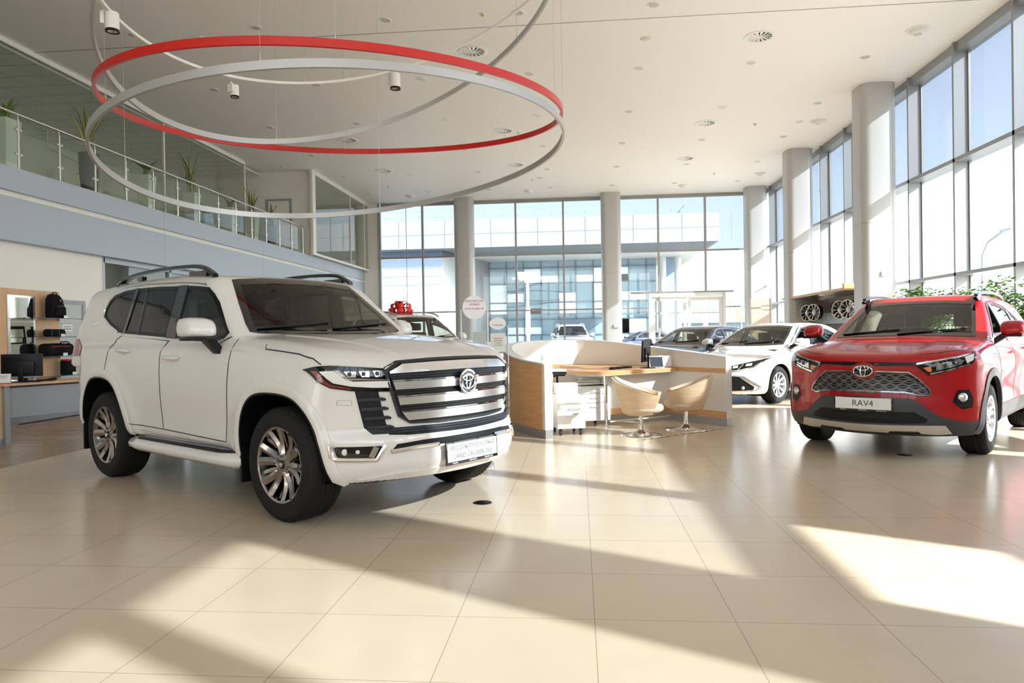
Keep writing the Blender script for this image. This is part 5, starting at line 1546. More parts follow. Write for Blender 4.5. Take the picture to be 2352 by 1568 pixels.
    for ri, z in enumerate(rows):
        w = float(gw(z)) - 0.012
        pts = []
        x_ = -w; k = 0
        P_ = 0.105; off = (ri % 2) * P_ / 2
        n = int(2 * w / (P_ / 4)) + 1
        for j in range(n + 1):
            yy = -w + 2 * w * j / n
            ph = ((yy + off) / P_) % 1.0
            amp = 0.009 * (1 if ph < 0.35 else (-1 if 0.5 < ph < 0.85 else 0))
            pts.append((yy, z - 0.020 + amp))
        c.ribbon('grille_mesh', 'front', 1, pts, 0.013, ms, 0.010, 0.004, parent=g, step=0.2)
        c.ribbon('grille_mesh', 'front', 1, [(-w, z), (0, z + 0.002), (w, z)], 0.007, ms, 0.008, 0.004, parent=g)
    h, n_ = c.hit('front', 1, 0, 0.868)
    c.panel('badge_mount', 'front', 1, [(0.115 * math.cos(2 * PI * k / 24), 0.868 + 0.082 * math.sin(2 * PI * k / 24)) for k in range(24)], 'redp', 0.012, 0.02, 0.05)
    bk = MB().lathe([(0.0001, 0), (0.088, -0.001), (0.09, -0.02)], 32, axis='x')
    bk.v = [(v[0], v[1], v[2] * 0.72) for v in bk.v]
    bo = bk.build('badge_back', 'blackgl', c.root); bo.location = (h.x + 0.018, 0, 0.868)
    emblem(c.root, (h.x + 0.020, 0, 0.868), 0.088, 0, disc=False)
    for sg in (1, -1):
        f = (lambda p: [(q[0] * sg, q[1]) for q in p])
        hl = f([(0.425, 0.938), (0.60, 0.975), (0.75, 1.010), (0.855, 1.045), (0.875, 1.02), (0.872, 0.965), (0.85, 0.93), (0.74, 0.885), (0.60, 0.840), (0.545, 0.828), (0.50, 0.87)])
        hp = c.panel('headlight', 'front', 1, hl, 'blackgl', 0.006, 0.012, 0.04)
        c.ribbon('light_bezel', 'front', 1, f([(0.45, 0.938), (0.60, 0.967), (0.75, 1.0), (0.84, 1.03)]), 0.014, 'chrome', 0.012, 0.006, parent=hp)
        c.ribbon('light_bezel', 'front', 1, f([(0.555, 0.842), (0.70, 0.880), (0.84, 0.935)]), 0.012, 'chrome', 0.012, 0.006, parent=hp)
        c.panel('light_reflector', 'front', 1, f([(0.60, 0.935), (0.74, 0.965), (0.80, 0.975), (0.78, 0.930), (0.70, 0.900), (0.60, 0.875)]), 'chrome', 0.010, 0.006, 0.04, parent=hp)
        c.panel('daytime_lamp', 'front', 1, f([(0.80, 1.0), (0.86, 1.025), (0.862, 0.97), (0.82, 0.94)]), 'lamp_w', 0.012, 0.006, 0.04, parent=hp)
        c.panel('turn_lamp', 'front', 1, f([(0.50, 0.90), (0.56, 0.915), (0.57, 0.87), (0.545, 0.86)]), 'lamp_amb', 0.010, 0.006, 0.04, parent=hp)
        for q, z in ((0.665, 0.925), (0.725, 0.945)):
            hh, nn = c.hit('front', 1, sg * q, z)
            MB().lathe([(0.0001, 0.010), (0.014, 0.006), (0.020, 0.0), (0.022, -0.01)], 16, c=tuple(hh + nn * 0.014), axis='x').build('projector_lens', 'emb', hp)
        fi = c.panel('fog_intake', 'front', 1, f([(0.755, 0.685), (0.835, 0.690), (0.865, 0.60), (0.86, 0.52), (0.79, 0.50), (0.72, 0.575)]), 'black', 0.003, 0.015, 0.04)
        for z in (0.54, 0.565, 0.59, 0.665):
            c.ribbon('fog_fin', 'front', 1, f([(0.745, z), (0.85, z)]), 0.006, 'darkgrey', 0.012, 0.004, parent=fi)
        hh, nn = c.hit('front', 1, sg * 0.79, 0.615)
        lm = MB().lathe([(0.0001, 0.012), (0.032, 0.008), (0.042, 0.0), (0.048, -0.01)], 24, axis='x').build('fog_lens', 'satin', fi)
        lm.location = hh + nn * 0.012; lm.rotation_euler = (0, 0, sg * 0.65)
    blk = [(-0.40, 0.605), (0, 0.612), (0.40, 0.605), (0.47, 0.565), (0.62, 0.435), (0.80, 0.385), (0.90, 0.39), (0.90, 0.25), (0.60, 0.235), (0, 0.23), (-0.60, 0.235), (-0.90, 0.25), (-0.90, 0.39), (-0.80, 0.385), (-0.62, 0.435), (-0.47, 0.565)]
    lb = c.panel('bumper_cladding', 'front', 1, blk, 'cladding', 0.008, 0.02, 0.06)
    li = c.panel('lower_intake', 'front', 1, [(-0.43, 0.475), (0, 0.462), (0.43, 0.475), (0.53, 0.41), (0.52, 0.372), (0.30, 0.362), (0, 0.358), (-0.30, 0.362), (-0.52, 0.372), (-0.53, 0.41)], 'black', 0.012, 0.015, 0.06, parent=lb)
    for z in (0.40, 0.42, 0.44):
        c.ribbon('intake_fin', 'front', 1, [(-0.42, z), (0, z - 0.002), (0.42, z)], 0.005, 'darkgrey', 0.018, 0.004, parent=lb)
    c.panel('skid_plate', 'front', 1, [(-0.66, 0.352), (0, 0.342), (0.66, 0.352), (0.70, 0.275), (0.60, 0.265), (0.47, 0.272), (0.45, 0.295), (0.22, 0.290), (0.20, 0.272), (-0.20, 0.272), (-0.22, 0.290), (-0.45, 0.295), (-0.47, 0.272), (-0.60, 0.265), (-0.70, 0.275)], 'satin', 0.022, 0.02, 0.06, parent=lb)
    num_plate(c.root, (c.hit('front', 1, 0, 0.535)[0].x + 0.03, 0, 0.545), 0.52, 0.112, 0, ['RAV4'], [0.085])
    wiper(c, -0.02, 0.60, 1.215); wiper(c, -0.64, -0.02, 1.215)
    cabin(c, -0.45, 1.17, 0.74, -3.3, rows=2, z_floor=0.42, seat_z=0.60)
    MB().box(-1.16, -1.12, -0.12, 0.12, 1.49, 1.545).build('inner_mirror', 'black', c.root, bevel=0.01)
    return c
build_red()

# ------------------------------------------------------------------ sedans
def sedan_spec(cell, L=0.0):
    return suv_spec(cell, dict(
        wz=[(0.15, 0.84), (0.30, 0.895), (0.50, 0.915), (0.70, 0.918), (0.85, 0.905), (0.95, 0.87), (1.05, 0.84)],
        xf=[(0.12, 0.80), (0.20, 0.92), (0.32, 0.96), (0.48, 0.985), (0.62, 0.975), (0.74, 0.93), (0.82, 0.84), (0.9, 0.7)],
        xr=[(0.25, -3.75), (0.5, -3.86), (0.8, -3.88), (1.05, -3.86)],
        zb=[(-3.8, 0.28), (-3.2, 0.20), (0.3, 0.19), (0.9, 0.17)],
        hood=[(-3.9, 1.07), (-3.3, 1.08), (-2.8, 1.02), (-0.6, 0.99), (-0.3, 0.975), (0.1, 0.925), (0.5, 0.85), (0.8, 0.77), (0.95, 0.70)],
        yg=[(0.8, 0.84), (1.0, 0.80), (1.2, 0.71), (1.38, 0.60), (1.5, 0.50)],
        roof=[(-3.6, 1.16), (-3.1, 1.30), (-2.6, 1.39), (-2.1, 1.435), (-1.7, 1.448), (-1.35, 1.44), (-1.0, 1.37)],
        fplan=(0.42, 0.28), rplan=(0.25, 0.35), ws=(-0.28, 2.05, 0.30), rg=(-3.25, 1.9), zbelt=1.0, crown=0.09,
        wheels=(0.0, -2.825), bulge=0.012, br=0.46, kb=0.08, kt=0.09, kg=0.11, kj=0.05,
        box=(-4.1, 1.15, 1.0, 0.10, 1.6), spine=(-3.2, 0.0, 0.62)))

def build_sedan(label, loc, rz, pm, cell, detail):
    c = Car('sedan_car', label, 'car', loc, rz, sedan_spec(cell))
    WS = [(-0.70, 1.035), (-0.36, 1.015), (0, 1.01), (0.36, 1.015), (0.70, 1.035), (0.62, 1.22), (0.53, 1.37), (0.27, 1.395), (0, 1.40), (-0.27, 1.395), (-0.53, 1.37), (-0.62, 1.22)]
    fw = [(-0.62, 1.015), (-1.38, 1.02), (-1.40, 1.355), (-1.25, 1.345), (-0.98, 1.22)]
    rw = [(-1.46, 1.02), (-2.35, 1.045), (-2.62, 1.10), (-2.55, 1.18), (-2.2, 1.315), (-1.8, 1.36), (-1.46, 1.36)]
    AF = arch_poly(0.0, 0.375, 0.335, 0.15, 0.92); AR = arch_poly(-2.825, 0.375, 0.335, 0.15, 0.92)
    for sd in (1, -1):
        for a in (AF, AR): c.region('side', sd, closed_arch(a, 0.05), 'cut', 0.75)
        for w in (fw, rw): c.region('side', sd, w, 'cut')
    c.region('front', 1, WS, 'cut')
    RG = [(-0.55, 1.10), (0.55, 1.10), (0.45, 1.32), (-0.45, 1.32)]
    c.region('rear', 1, RG, 'cut')
    hood = [(0.88, -0.40), (0.62, -0.72), (0.2, -0.82), (-0.25, -0.80), (-0.42, -0.74), (-0.26, 0), (-0.42, 0.74), (-0.25, 0.80), (0.2, 0.82), (0.62, 0.72), (0.88, 0.40)]
    c.region('top', 1, hood, 'hood', zmin=0.68)
    fd = [(-0.46, 0.95), (-0.50, 0.60), (-0.56, 0.30), (-1.42, 0.30), (-1.43, 0.9), (-1.41, 1.01), (-1.42, 1.38), (-1.25, 1.365), (-0.95, 1.23), (-0.58, 1.0)]
    for sd in (1, -1): c.region('side', sd, fd, 'fd%d' % sd)
    c.finish(pm, [('hood', 'hood', pm), ('fd1', 'front_door', pm), ('fd-1', 'front_door', pm)], lining_z=0.75)
    c.panel('windshield', 'front', 1, WS, 'car_gl', 0.002, 0.0, 0.08)
    c.panel('rear_window', 'rear', 1, RG, 'car_gl', 0.002, 0.0, 0.1)
    c.frame('windshield_trim', 'front', 1, WS, 0.035, 'blackgl', 0.004, 0.012)
    for sd in (1, -1):
        for w in (fw, rw):
            if not (w is fw and sd == 1 and detail): c.panel('side_window', 'side', sd, w, 'car_gl', -0.003, 0, 0.1)
            c.frame('window_edge', 'side', sd, w, 0.03, 'black', 0.001, 0.03)
        c.panel('window_pillar', 'side', sd, [(-1.37, 1.015), (-1.47, 1.015), (-1.47, 1.37), (-1.39, 1.365)], 'blackgl', 0.004, 0.02, 0.1)
        c.ribbon('window_chrome', 'side', sd, smoothpoly([(-0.52, 1.0), (-0.60, 0.995), (-1.4, 1.0), (-2.35, 1.025), (-2.68, 1.09), (-2.60, 1.20), (-2.2, 1.335), (-1.8, 1.382), (-1.4, 1.378), (-1.22, 1.36), (-0.95, 1.235)], 2), 0.012, 'chrome', 0.006, 0.01, True)
        for a in (AF, AR):
            c.well(sd, a)
            c.ribbon('arch_lip', 'side', sd, a, 0.022, pm, 0.004, 0.02, inset=0.008)
        c.ribbon('shut_line', 'side', sd, [(-0.46, 0.95), (-0.50, 0.60), (-0.56, 0.30)], 0.006, 'darkgrey', 0.002, 0.003)
        c.ribbon('shut_line', 'top', 1, [(p[0], p[1] * sd) for p in [(-0.34, 0.45), (-0.42, 0.74), (-0.25, 0.80), (0.2, 0.82), (0.55, 0.74), (0.76, 0.45)]], 0.006, 'darkgrey', 0.002, 0.003)
        mirror_part(c, sd, smoothpoly([(-0.66, 1.03), (-0.50, 1.03), (-0.46, 1.07), (-0.50, 1.13), (-0.60, 1.155), (-0.66, 1.12)], 2), (-0.55, 0.08, 0.95), pm, 0.91, 1.12)
        for wx in (0.0, -2.825):
            wheel(c.root, 'wheel', wx, sd * 0.90, 0.333, 0.215, 0.222, 'multi', M['silverrim'], sd)
        f = (lambda p: [(q[0] * sd, q[1]) for q in p])
        hp = c.panel('headlight', 'front', 1, f([(0.40, 0.660), (0.60, 0.715), (0.78, 0.772), (0.885, 0.812), (0.875, 0.755), (0.80, 0.665), (0.62, 0.600), (0.43, 0.575)]), 'blackgl', 0.006, 0.012, 0.04)
        c.ribbon('light_bezel', 'front', 1, f([(0.45, 0.590), (0.62, 0.612), (0.78, 0.668), (0.86, 0.75)]), 0.010, 'chrome', 0.010, 0.006, parent=hp)
        c.ribbon('light_bezel', 'front', 1, f([(0.60, 0.615), (0.66, 0.715)]), 0.016, 'chrome', 0.010, 0.006, parent=hp)
        for q, z in ((0.56, 0.668), (0.73, 0.705)):
            c.panel('projector_lens', 'front', 1, f([(q - 0.035, z + 0.014), (q + 0.035, z + 0.026), (q + 0.035, z - 0.012), (q - 0.035, z - 0.022)]), 'lamp_w', 0.010, 0.006, 0.05, parent=hp)
        MB().lathe([(0.0001, 0.0), (0.028, 0.0), (0.032, -0.02)], 16, axis='x').build('fog_lens', 'lamp_w', hp).location = c.hit('front', 1, sd * 0.66, 0.31)[0] + Vector((0.02, 0, 0))
    lg = c.panel('lower_grille', 'front', 1, [(-0.40, 0.52), (0.40, 0.52), (0.62, 0.50), (0.80, 0.33), (0.78, 0.27), (0.40, 0.245), (-0.40, 0.245), (-0.78, 0.27), (-0.80, 0.33), (-0.62, 0.50)], 'black', 0.004, 0.02, 0.06)
    for k in range(8):
        z = 0.275 + 0.03 * k; w = 0.75 - max(0, (z - 0.33)) * 1.1
        c.ribbon('grille_bar', 'front', 1, [(-w, z), (0, z), (w, z)], 0.010, 'darkgrey', 0.014, 0.006, parent=lg)
    c.panel('upper_grille', 'front', 1, [(-0.42, 0.66), (0, 0.672), (0.42, 0.66), (0.44, 0.615), (0, 0.605), (-0.44, 0.615)], 'blackgl', 0.004, 0.01, 0.06)
    for sg in (1, -1):
        c.ribbon('grille_chrome', 'front', 1, [(0.55 * sg, 0.525), (0.68 * sg, 0.505), (0.86 * sg, 0.34), (0.84 * sg, 0.29), (0.76 * sg, 0.26)], 0.022, 'satin', 0.016, 0.01)
    emblem(c.root, (c.hit('front', 1, 0, 0.645)[0].x + 0.02, 0, 0.645), 0.07)
    wiper(c, -0.02, 0.58, 1.045); wiper(c, -0.60, -0.02, 1.045)
    cabin(c, -0.55, 0.99, 0.72, -2.9, rows=2, z_floor=0.30, seat_z=0.38)
    return c
build_sedan('white sedan with its side window down, parked behind the reception desk', (2.90, 13.69), -2.3667, 'pearl', 0.04, True)
build_sedan('dark blue sedan behind the white sedan, only its roof and bonnet showing', (2.15, 17.6), -2.30, 'bluep', 0.05, False)

# ------------------------------------------------------------------ white SUV with the bow, further back
PV = suv_spec(0.045, dict(
    wz=[(0.25, 0.86), (0.5, 0.93), (0.9, 0.935), (1.1, 0.92), (1.2, 0.90), (1.3, 0.87)],
    xf=[(0.25, 0.8), (0.45, 0.92), (0.7, 0.90), (1.0, 0.88), (1.12, 0.80), (1.2, 0.7)],
    xr=[(0.4, -3.7), (0.7, -3.82), (1.3, -3.78)],
    zb=[(-3.9, 0.42), (0.9, 0.32)],
    hood=[(-3.9, 1.24), (-0.6, 1.25), (-0.2, 1.235), (0.3, 1.19), (0.7, 1.12), (0.88, 1.04)],
    yg=[(1.0, 0.87), (1.24, 0.86), (1.5, 0.79), (1.75, 0.70), (1.9, 0.62)],
    roof=[(-4.0, 1.68), (-3.4, 1.79), (-2.4, 1.845), (-1.7, 1.845), (-1.3, 1.80), (-1.0, 1.72)],
    fplan=(0.34, 0.26), rplan=(0.25, 0.4), ws=(-0.50, 1.30, 0.20), rg=(-3.75, 0.5), zbelt=1.24, crown=0.06,
    wheels=(0.0, -2.79), bulge=0.018, kb=0.10, kt=0.10,
    box=(-4.0, 1.1, 1.02, 0.2, 1.98), spine=(-3.1, 0.0, 0.8)))

def build_gift_suv(loc, rz):
    c = Car('suv_car', 'white SUV with a red gift bow on its roof, behind the largest white SUV', 'car', loc, rz, PV)
    WS = [(-0.75, 1.265), (-0.38, 1.255), (0, 1.25), (0.38, 1.255), (0.75, 1.265), (0.69, 1.48), (0.60, 1.73), (0.3, 1.75), (0, 1.755), (-0.3, 1.75), (-0.60, 1.73), (-0.69, 1.48)]
    fw = [(-0.70, 1.25), (-1.55, 1.25), (-1.52, 1.70), (-1.15, 1.69), (-0.98, 1.60)]
    rw = [(-1.65, 1.25), (-2.55, 1.27), (-2.50, 1.71), (-1.62, 1.71)]
    qw = [(-2.66, 1.28), (-3.30, 1.33), (-3.35, 1.60), (-3.1, 1.69), (-2.62, 1.70)]
    AF = arch_poly(0, 0.44, 0.40, 0.25, 0.88); AR = arch_poly(-2.79, 0.44, 0.40, 0.25, 0.88)
    for sd in (1, -1):
        for a in (AF, AR): c.region('side', sd, closed_arch(a), 'cut', 0.75)
        for w in (fw, rw, qw): c.region('side', sd, w, 'cut')
    RG = [(-0.64, 1.30), (0.64, 1.30), (0.58, 1.68), (-0.58, 1.68)]
    c.region('front', 1, WS, 'cut'); c.region('rear', 1, RG, 'cut')
    c.finish('pearl')
    c.panel('windshield', 'front', 1, WS, 'car_gl', 0.002, 0.0, 0.1)
    c.panel('rear_window', 'rear', 1, RG, 'car_gl', 0.002, 0.0, 0.1)
    c.frame('windshield_trim', 'front', 1, WS, 0.04, 'blackgl', 0.004, 0.012)
    for sd in (1, -1):
        for w in (fw, rw, qw):
            c.panel('side_window', 'side', sd, w, 'car_gl', -0.003, 0, 0.15)
            c.frame('window_edge', 'side', sd, w, 0.04, 'black', 0.002, 0.03)
        for a in (AF, AR):
            c.well(sd, a); c.ribbon('arch_flare', 'side', sd, a, 0.06, 'pearl', 0.008, 0.03, inset=0.028)
        MB().tube(smoothpoly([(-1.15, sd * 0.66, 1.76), (-1.3, sd * 0.66, 1.83), (-1.6, sd * 0.66, 1.875), (-2.2, sd * 0.66, 1.885), (-2.9, sd * 0.65, 1.87), (-3.2, sd * 0.65, 1.80)], 3, False), 0.022, 8).build('roof_rail', 'satin', c.root, 50)
        mirror_part(c, sd, smoothpoly([(-0.84, 1.22), (-0.66, 1.22), (-0.62, 1.27), (-0.66, 1.36), (-0.80, 1.38), (-0.85, 1.32)], 2), (-0.72, 0.05, 1.10), 'pearl', 0.95, 1.15)
        for wx in (0.0, -2.79): wheel(c.root, 'wheel', wx, sd * 0.92, 0.385, 0.25, 0.235, 'lc', M['silverrim'], sd)
        f = (lambda p: [(q[0] * sd, q[1]) for q in p])
        c.panel('headlight', 'front', 1, f([(0.60, 1.0), (0.85, 1.06), (0.92, 1.05), (0.90, 0.93), (0.60, 0.90)]), 'lamp_w', 0.006, 0.012, 0.06)
    g = c.panel('grille', 'front', 1, [(-0.5, 1.03), (0.5, 1.03), (0.55, 0.9), (0.42, 0.72), (-0.42, 0.72), (-0.55, 0.9)], 'black', 0.004, 0.02, 0.08)
    for k in range(5):
        z = 0.76 + 0.055 * k
        c.ribbon('grille_bar', 'front', 1, [(-0.44, z), (0.44, z)], 0.02, 'chrome', 0.014, 0.01, parent=g)
    wiper(c, -0.02, 0.6, 1.275)
    cabin(c, -0.55, 1.24, 0.78, -3.4, rows=3, z_floor=0.6, seat_z=0.74)
    return c
GS = (-2.78, 15.75, -0.62)
gift = build_gift_suv(GS[:2], GS[2])

# bow of folded ribbon loops
def bow(loc, rz):
    t = thing('gift_bow', 'large red ribbon gift bow sitting on the white roof behind', 'bow', loc, rz)
    def loop(a, el, ln, w, name='ribbon_loop'):
        n = 14; vs = []
        d = Vector((math.cos(a) * math.cos(el), math.sin(a) * math.cos(el), math.sin(el)))
        sdv = Vector((-math.sin(a), math.cos(a), 0)); u = d.cross(sdv) * -1
        for k in range(n + 1):
            q = 2 * PI * k / n
            r = 0.5 - 0.5 * math.cos(q)
            p = d * (ln * r) + u * (0.30 * ln * math.sin(q)) * (-1)
            ww = w * (0.25 + 0.75 * r) / 2
            vs += [p - sdv * ww, p + sdv * ww]
        fs = [(2 * k, 2 * k + 1, 2 * k + 3, 2 * k + 2) for k in range(n)]
        me = MB().add(vs, fs).build(name, 'redfab', t, 60)
        sm = me.modifiers.new('thick', 'SOLIDIFY'); sm.thickness = 0.004
    for k in range(8): loop(2 * PI * k / 8, 0.12, 0.26, 0.13)
    for k in range(6): loop(2 * PI * k / 6 + 0.3, 0.65, 0.25, 0.12)
    for k in range(3): loop(2 * PI * k / 3 + 0.6, 1.15, 0.24, 0.11)
    for a in (0.2, 2.7, 4.4):
        d = Vector((math.cos(a), math.sin(a), 0)); s_ = Vector((-math.sin(a), math.cos(a), 0))
        MB().add([d * 0.05 - s_ * 0.04 + Vector((0, 0, 0.01)), d * 0.05 + s_ * 0.04 + Vector((0, 0, 0.01)), d * 0.42 + s_ * 0.06 + Vector((0, 0, -0.005)), d * 0.36 + Vector((0, 0, -0.003)), d * 0.42 - s_ * 0.06 + Vector((0, 0, -0.005))], [(0, 1, 2, 3, 4)]).build('ribbon_tail', 'redfab', t)
    t.scale = (1.2, 1.2, 1.2)
    return t
_r = rotm(GS[2]); _b = _r((-1.75, 0.0, 0))
bow((GS[0] + _b[0], GS[1] + _b[1], 1.885), GS[2])
# ------------------------------------------------------------------ reception desk
def resample(path, step):
    out = []; acc = [0]
    P = [Vector(p) for p in path]
    L = [0]
    for a, b in zip(P[:-1], P[1:]): L.append(L[-1] + (b - a).length)
    n = max(2, int(L[-1] / step))
    for k in range(n + 1):
        s = L[-1] * k / n
        i = max(j for j in range(len(L)) if L[j] <= s + 1e-9); i = min(i, len(P) - 2)
        t = (s - L[i]) / (L[i + 1] - L[i])
        out.append(P[i] + (P[i + 1] - P[i]) * t)
    return out, L[-1]
plan = smoothpoly([(-0.42, 8.76), (-0.72, 9.24), (-0.95, 9.80), (-1.09, 10.45), (-1.10, 11.10), (-0.92, 11.68), (-0.50, 12.08), (-0.02, 12.14)], 6, False) + smoothpoly([(0.02, 12.13), (0.26, 12.02), (0.55, 11.78), (1.05, 11.25), (1.55, 10.62), (2.07, 9.96)], 4, False)
dp, DL_ = resample(plan, 0.06)
hz = curve([(0, 0.925), (0.12, 0.985), (0.35, 1.14), (0.5, 1.185), (0.62, 1.175), (0.80, 1.07), (1.0, 0.945)])
def offs(pts, d):
    out = []
    n = len(pts)
    for i, p in enumerate(pts):
        a = (pts[min(i + 1, n - 1)] - pts[max(i - 1, 0)]).normalized()
        out.append(p + Vector((a.y, -a.x)) * d)
    return out
def wallstrip(outer, inner, za, zb):
    """solid wall between two polylines; za/zb(t) heights"""
    n = len(outer); mb = MB(); vs = []
    for i in range(n):
        t = i / (n - 1)
        a = za(t) if callable(za) else za; b = zb(t) if callable(zb) else zb
        vs += [(outer[i].x, outer[i].y, a), (outer[i].x, outer[i].y, b), (inner[i].x, inner[i].y, b), (inner[i].x, inner[i].y, a)]
    fs = []
    for i in range(n - 1):
        for k in range(4): fs.append((i * 4 + k, i * 4 + (k + 1) % 4, i * 4 + 4 + (k + 1) % 4, i * 4 + 4 + k))
    fs += [(0, 1, 2, 3), tuple(range((n - 1) * 4, n * 4))]
    return mb.add(vs, fs)
desk = thing('reception_desk', 'curved oak and cream reception island with a sloping white rim', 'reception desk', (0, 0, 0))
T_ = 0.115
inn = offs(dp, T_)
wallstrip(dp, inn, 0.11, lambda t: float(hz(t))).build('cream_wall', mat('cream desk laminate', (0.80, 0.765, 0.69), 0.4), desk, 30)
out2 = offs(dp, -0.012)
k_ = int(len(dp) * 0.66)
wallstrip(out2[1:k_], dp[1:k_], 0.11, lambda t: float(hz(t * k_ / len(dp))) - 0.02).build('oak_cladding', 'woodA', desk, 30)
wallstrip([p for p in offs(dp, -0.014)], [p for p in offs(dp, T_ + 0.004)], lambda t: float(hz(t)) - 0.012, lambda t: float(hz(t)) + 0.006).build('white_rim', 'whitepl', desk, 30)
wallstrip(offs(dp, 0.006), offs(dp, T_ - 0.006), 0.0, 0.11).build('plinth', 'plinth', desk, 30)
oi = offs(dp, T_ + 0.010); ob = offs(dp, T_)
wallstrip(ob, oi, 0.725, 0.785).build('oak_stripe', 'woodA', desk, 30)
m0 = int(len(dp) * 0.62)
wallstrip(ob[m0:], oi[m0:], 0.11, 0.20).build('oak_stripe', 'woodA', desk, 30)
top = roundpoly([(-0.20, 10.36), (0.00, 9.78), (0.33, 9.53), (0.80, 10.0), (1.46, 10.60), (1.42, 10.85), (0.55, 11.6), (0.02, 11.92), (-0.35, 11.85), (0.10, 11.0)], 0.12, 5)
MB().prism(top, 0.728, 0.778).build('worktop', 'woodA', desk, 40, bevel=0.004)
MB().prism(top, 0.722, 0.728).build('worktop_edge', 'whitepl', desk, 40)
MB().cyl((0.36, 9.86, 0.0), (0.36, 9.86, 0.725), 0.026, n=16).cyl((0.36, 9.86, 0.0), (0.36, 9.86, 0.02), 0.04, n=16).build('leg', 'chrome', desk)
pa = Vector((0.40, 10.05)); pb = Vector((1.44, 10.82))
dv = (pb - pa).normalized(); nv = Vector((dv.y, -dv.x)) * 0.02
MB().prism([tuple(pa), tuple(pb), tuple(pb - nv), tuple(pa - nv)], 0.24, 0.722).build('modesty_panel', mat('cream modesty panel', (0.80, 0.765, 0.69), 0.4), desk)
MB().prism([tuple(pa + nv * .2), tuple(pb + nv * .2), tuple(pb - nv * 1.1), tuple(pa - nv * 1.1)], 0.15, 0.24).build('oak_stripe', 'woodA', desk)
MB().prism([tuple(pa + nv * 2), tuple(pb + nv * 2), tuple(pb + nv * 1.4), tuple(pa + nv * 1.4)], 0.05, 0.07).build('kick_bar', 'white', desk)

# pedestals
def pedestal(label, c, rz, w, d, h, openf):
    t = thing('pedestal_cabinet', label, 'drawer cabinet', (c[0], c[1], 0), rz)
    z0 = 0.085
    MB().box(-w / 2, w / 2, -d / 2 + 0.02, d / 2, z0, h).build('carcass', 'whitepl', t, bevel=0.004)
    zz = z0 + 0.005
    dh = [(h - z0) * 0.52, (h - z0) * 0.26, (h - z0) * 0.17]
    for k, e in enumerate(dh):
        yo = -0.19 if (k == 1 and openf) else (-0.05 if (k == 2 and openf) else 0)
        dr = MB().box(-w / 2, w / 2, -d / 2 + yo, -d / 2 + 0.018 + yo, zz, zz + e - 0.008)
        if yo < -0.1:
            dr.box(-w / 2 + 0.02, -w / 2 + 0.03, -d / 2 + yo, -d / 2 + 0.05, zz + 0.02, zz + e - 0.03).box(w / 2 - 0.03, w / 2 - 0.02, -d / 2 + yo, -d / 2 + 0.05, zz + 0.02, zz + e - 0.03)
        o = dr.build('drawer', 'whitepl', t, bevel=0.003)
        MB().tube([(-0.07, -d / 2 + yo, zz + e - 0.05), (-0.07, -d / 2 + yo - 0.025, zz + e - 0.05), (0.07, -d / 2 + yo - 0.025, zz + e - 0.05), (0.07, -d / 2 + yo, zz + e - 0.05)], 0.005, 6).build('handle', 'steel', o)
        zz += e
    for sx in (-1, 1):
        for sy in (-1, 1):
            MB().cyl((sx * (w / 2 - 0.05) - 0.012, sy * (d / 2 - 0.06), 0.032), (sx * (w / 2 - 0.05) + 0.012, sy * (d / 2 - 0.06), 0.032), 0.032, n=16).box(sx * (w / 2 - 0.05) - 0.015, sx * (w / 2 - 0.05) + 0.015, sy * (d / 2 - 0.06) - 0.02, sy * (d / 2 - 0.06) + 0.02, 0.045, 0.086).build('caster', 'darkgrey', t)
    return t
pedestal('white drawer cabinet with its drawer pulled open, at the curved desk end', (-0.16, 9.30), 0.25, 0.36, 0.48, 0.50, True)
pedestal('cream drawer cabinet under the worktop carrying a pile of papers', (0.14, 10.15), 0.35, 0.42, 0.52, 0.56, False)
rnd = random.Random(5)
pp = thing('paper_pile', 'untidy pile of papers and folders on the cream cabinet', 'paper pile', (0.14, 10.15, 0.561))
z = 0
for k in range(9):
    th = rnd.uniform(0.006, 0.016); a = rnd.uniform(-0.3, 0.5)
    m = Matrix.Translation((rnd.uniform(-.02, .02), rnd.uniform(-.02, .02), 0)) @ Matrix.Rotation(a, 4, 'Z')
    MB().box(-0.16, 0.16, -0.115, 0.115, z, z + th, mtx=m).build('folder' if k % 3 == 0 else 'paper_sheaf', 'black' if k == 0 else ('greypanel' if k % 3 == 0 else 'papers'), pp)
    z += th
sb = thing('storage_box', 'small white box standing on the open drawer cabinet', 'box', (-0.17, 9.42, 0.502), 0.2)
MB().box(-0.15, 0.13, -0.12, 0.12, 0, 0.13).build('box_body', 'plate', sb, bevel=0.004)
MB().box(-0.155, 0.135, -0.125, 0.125, 0.13, 0.14).build('box_lid', 'plate', sb, bevel=0.003)

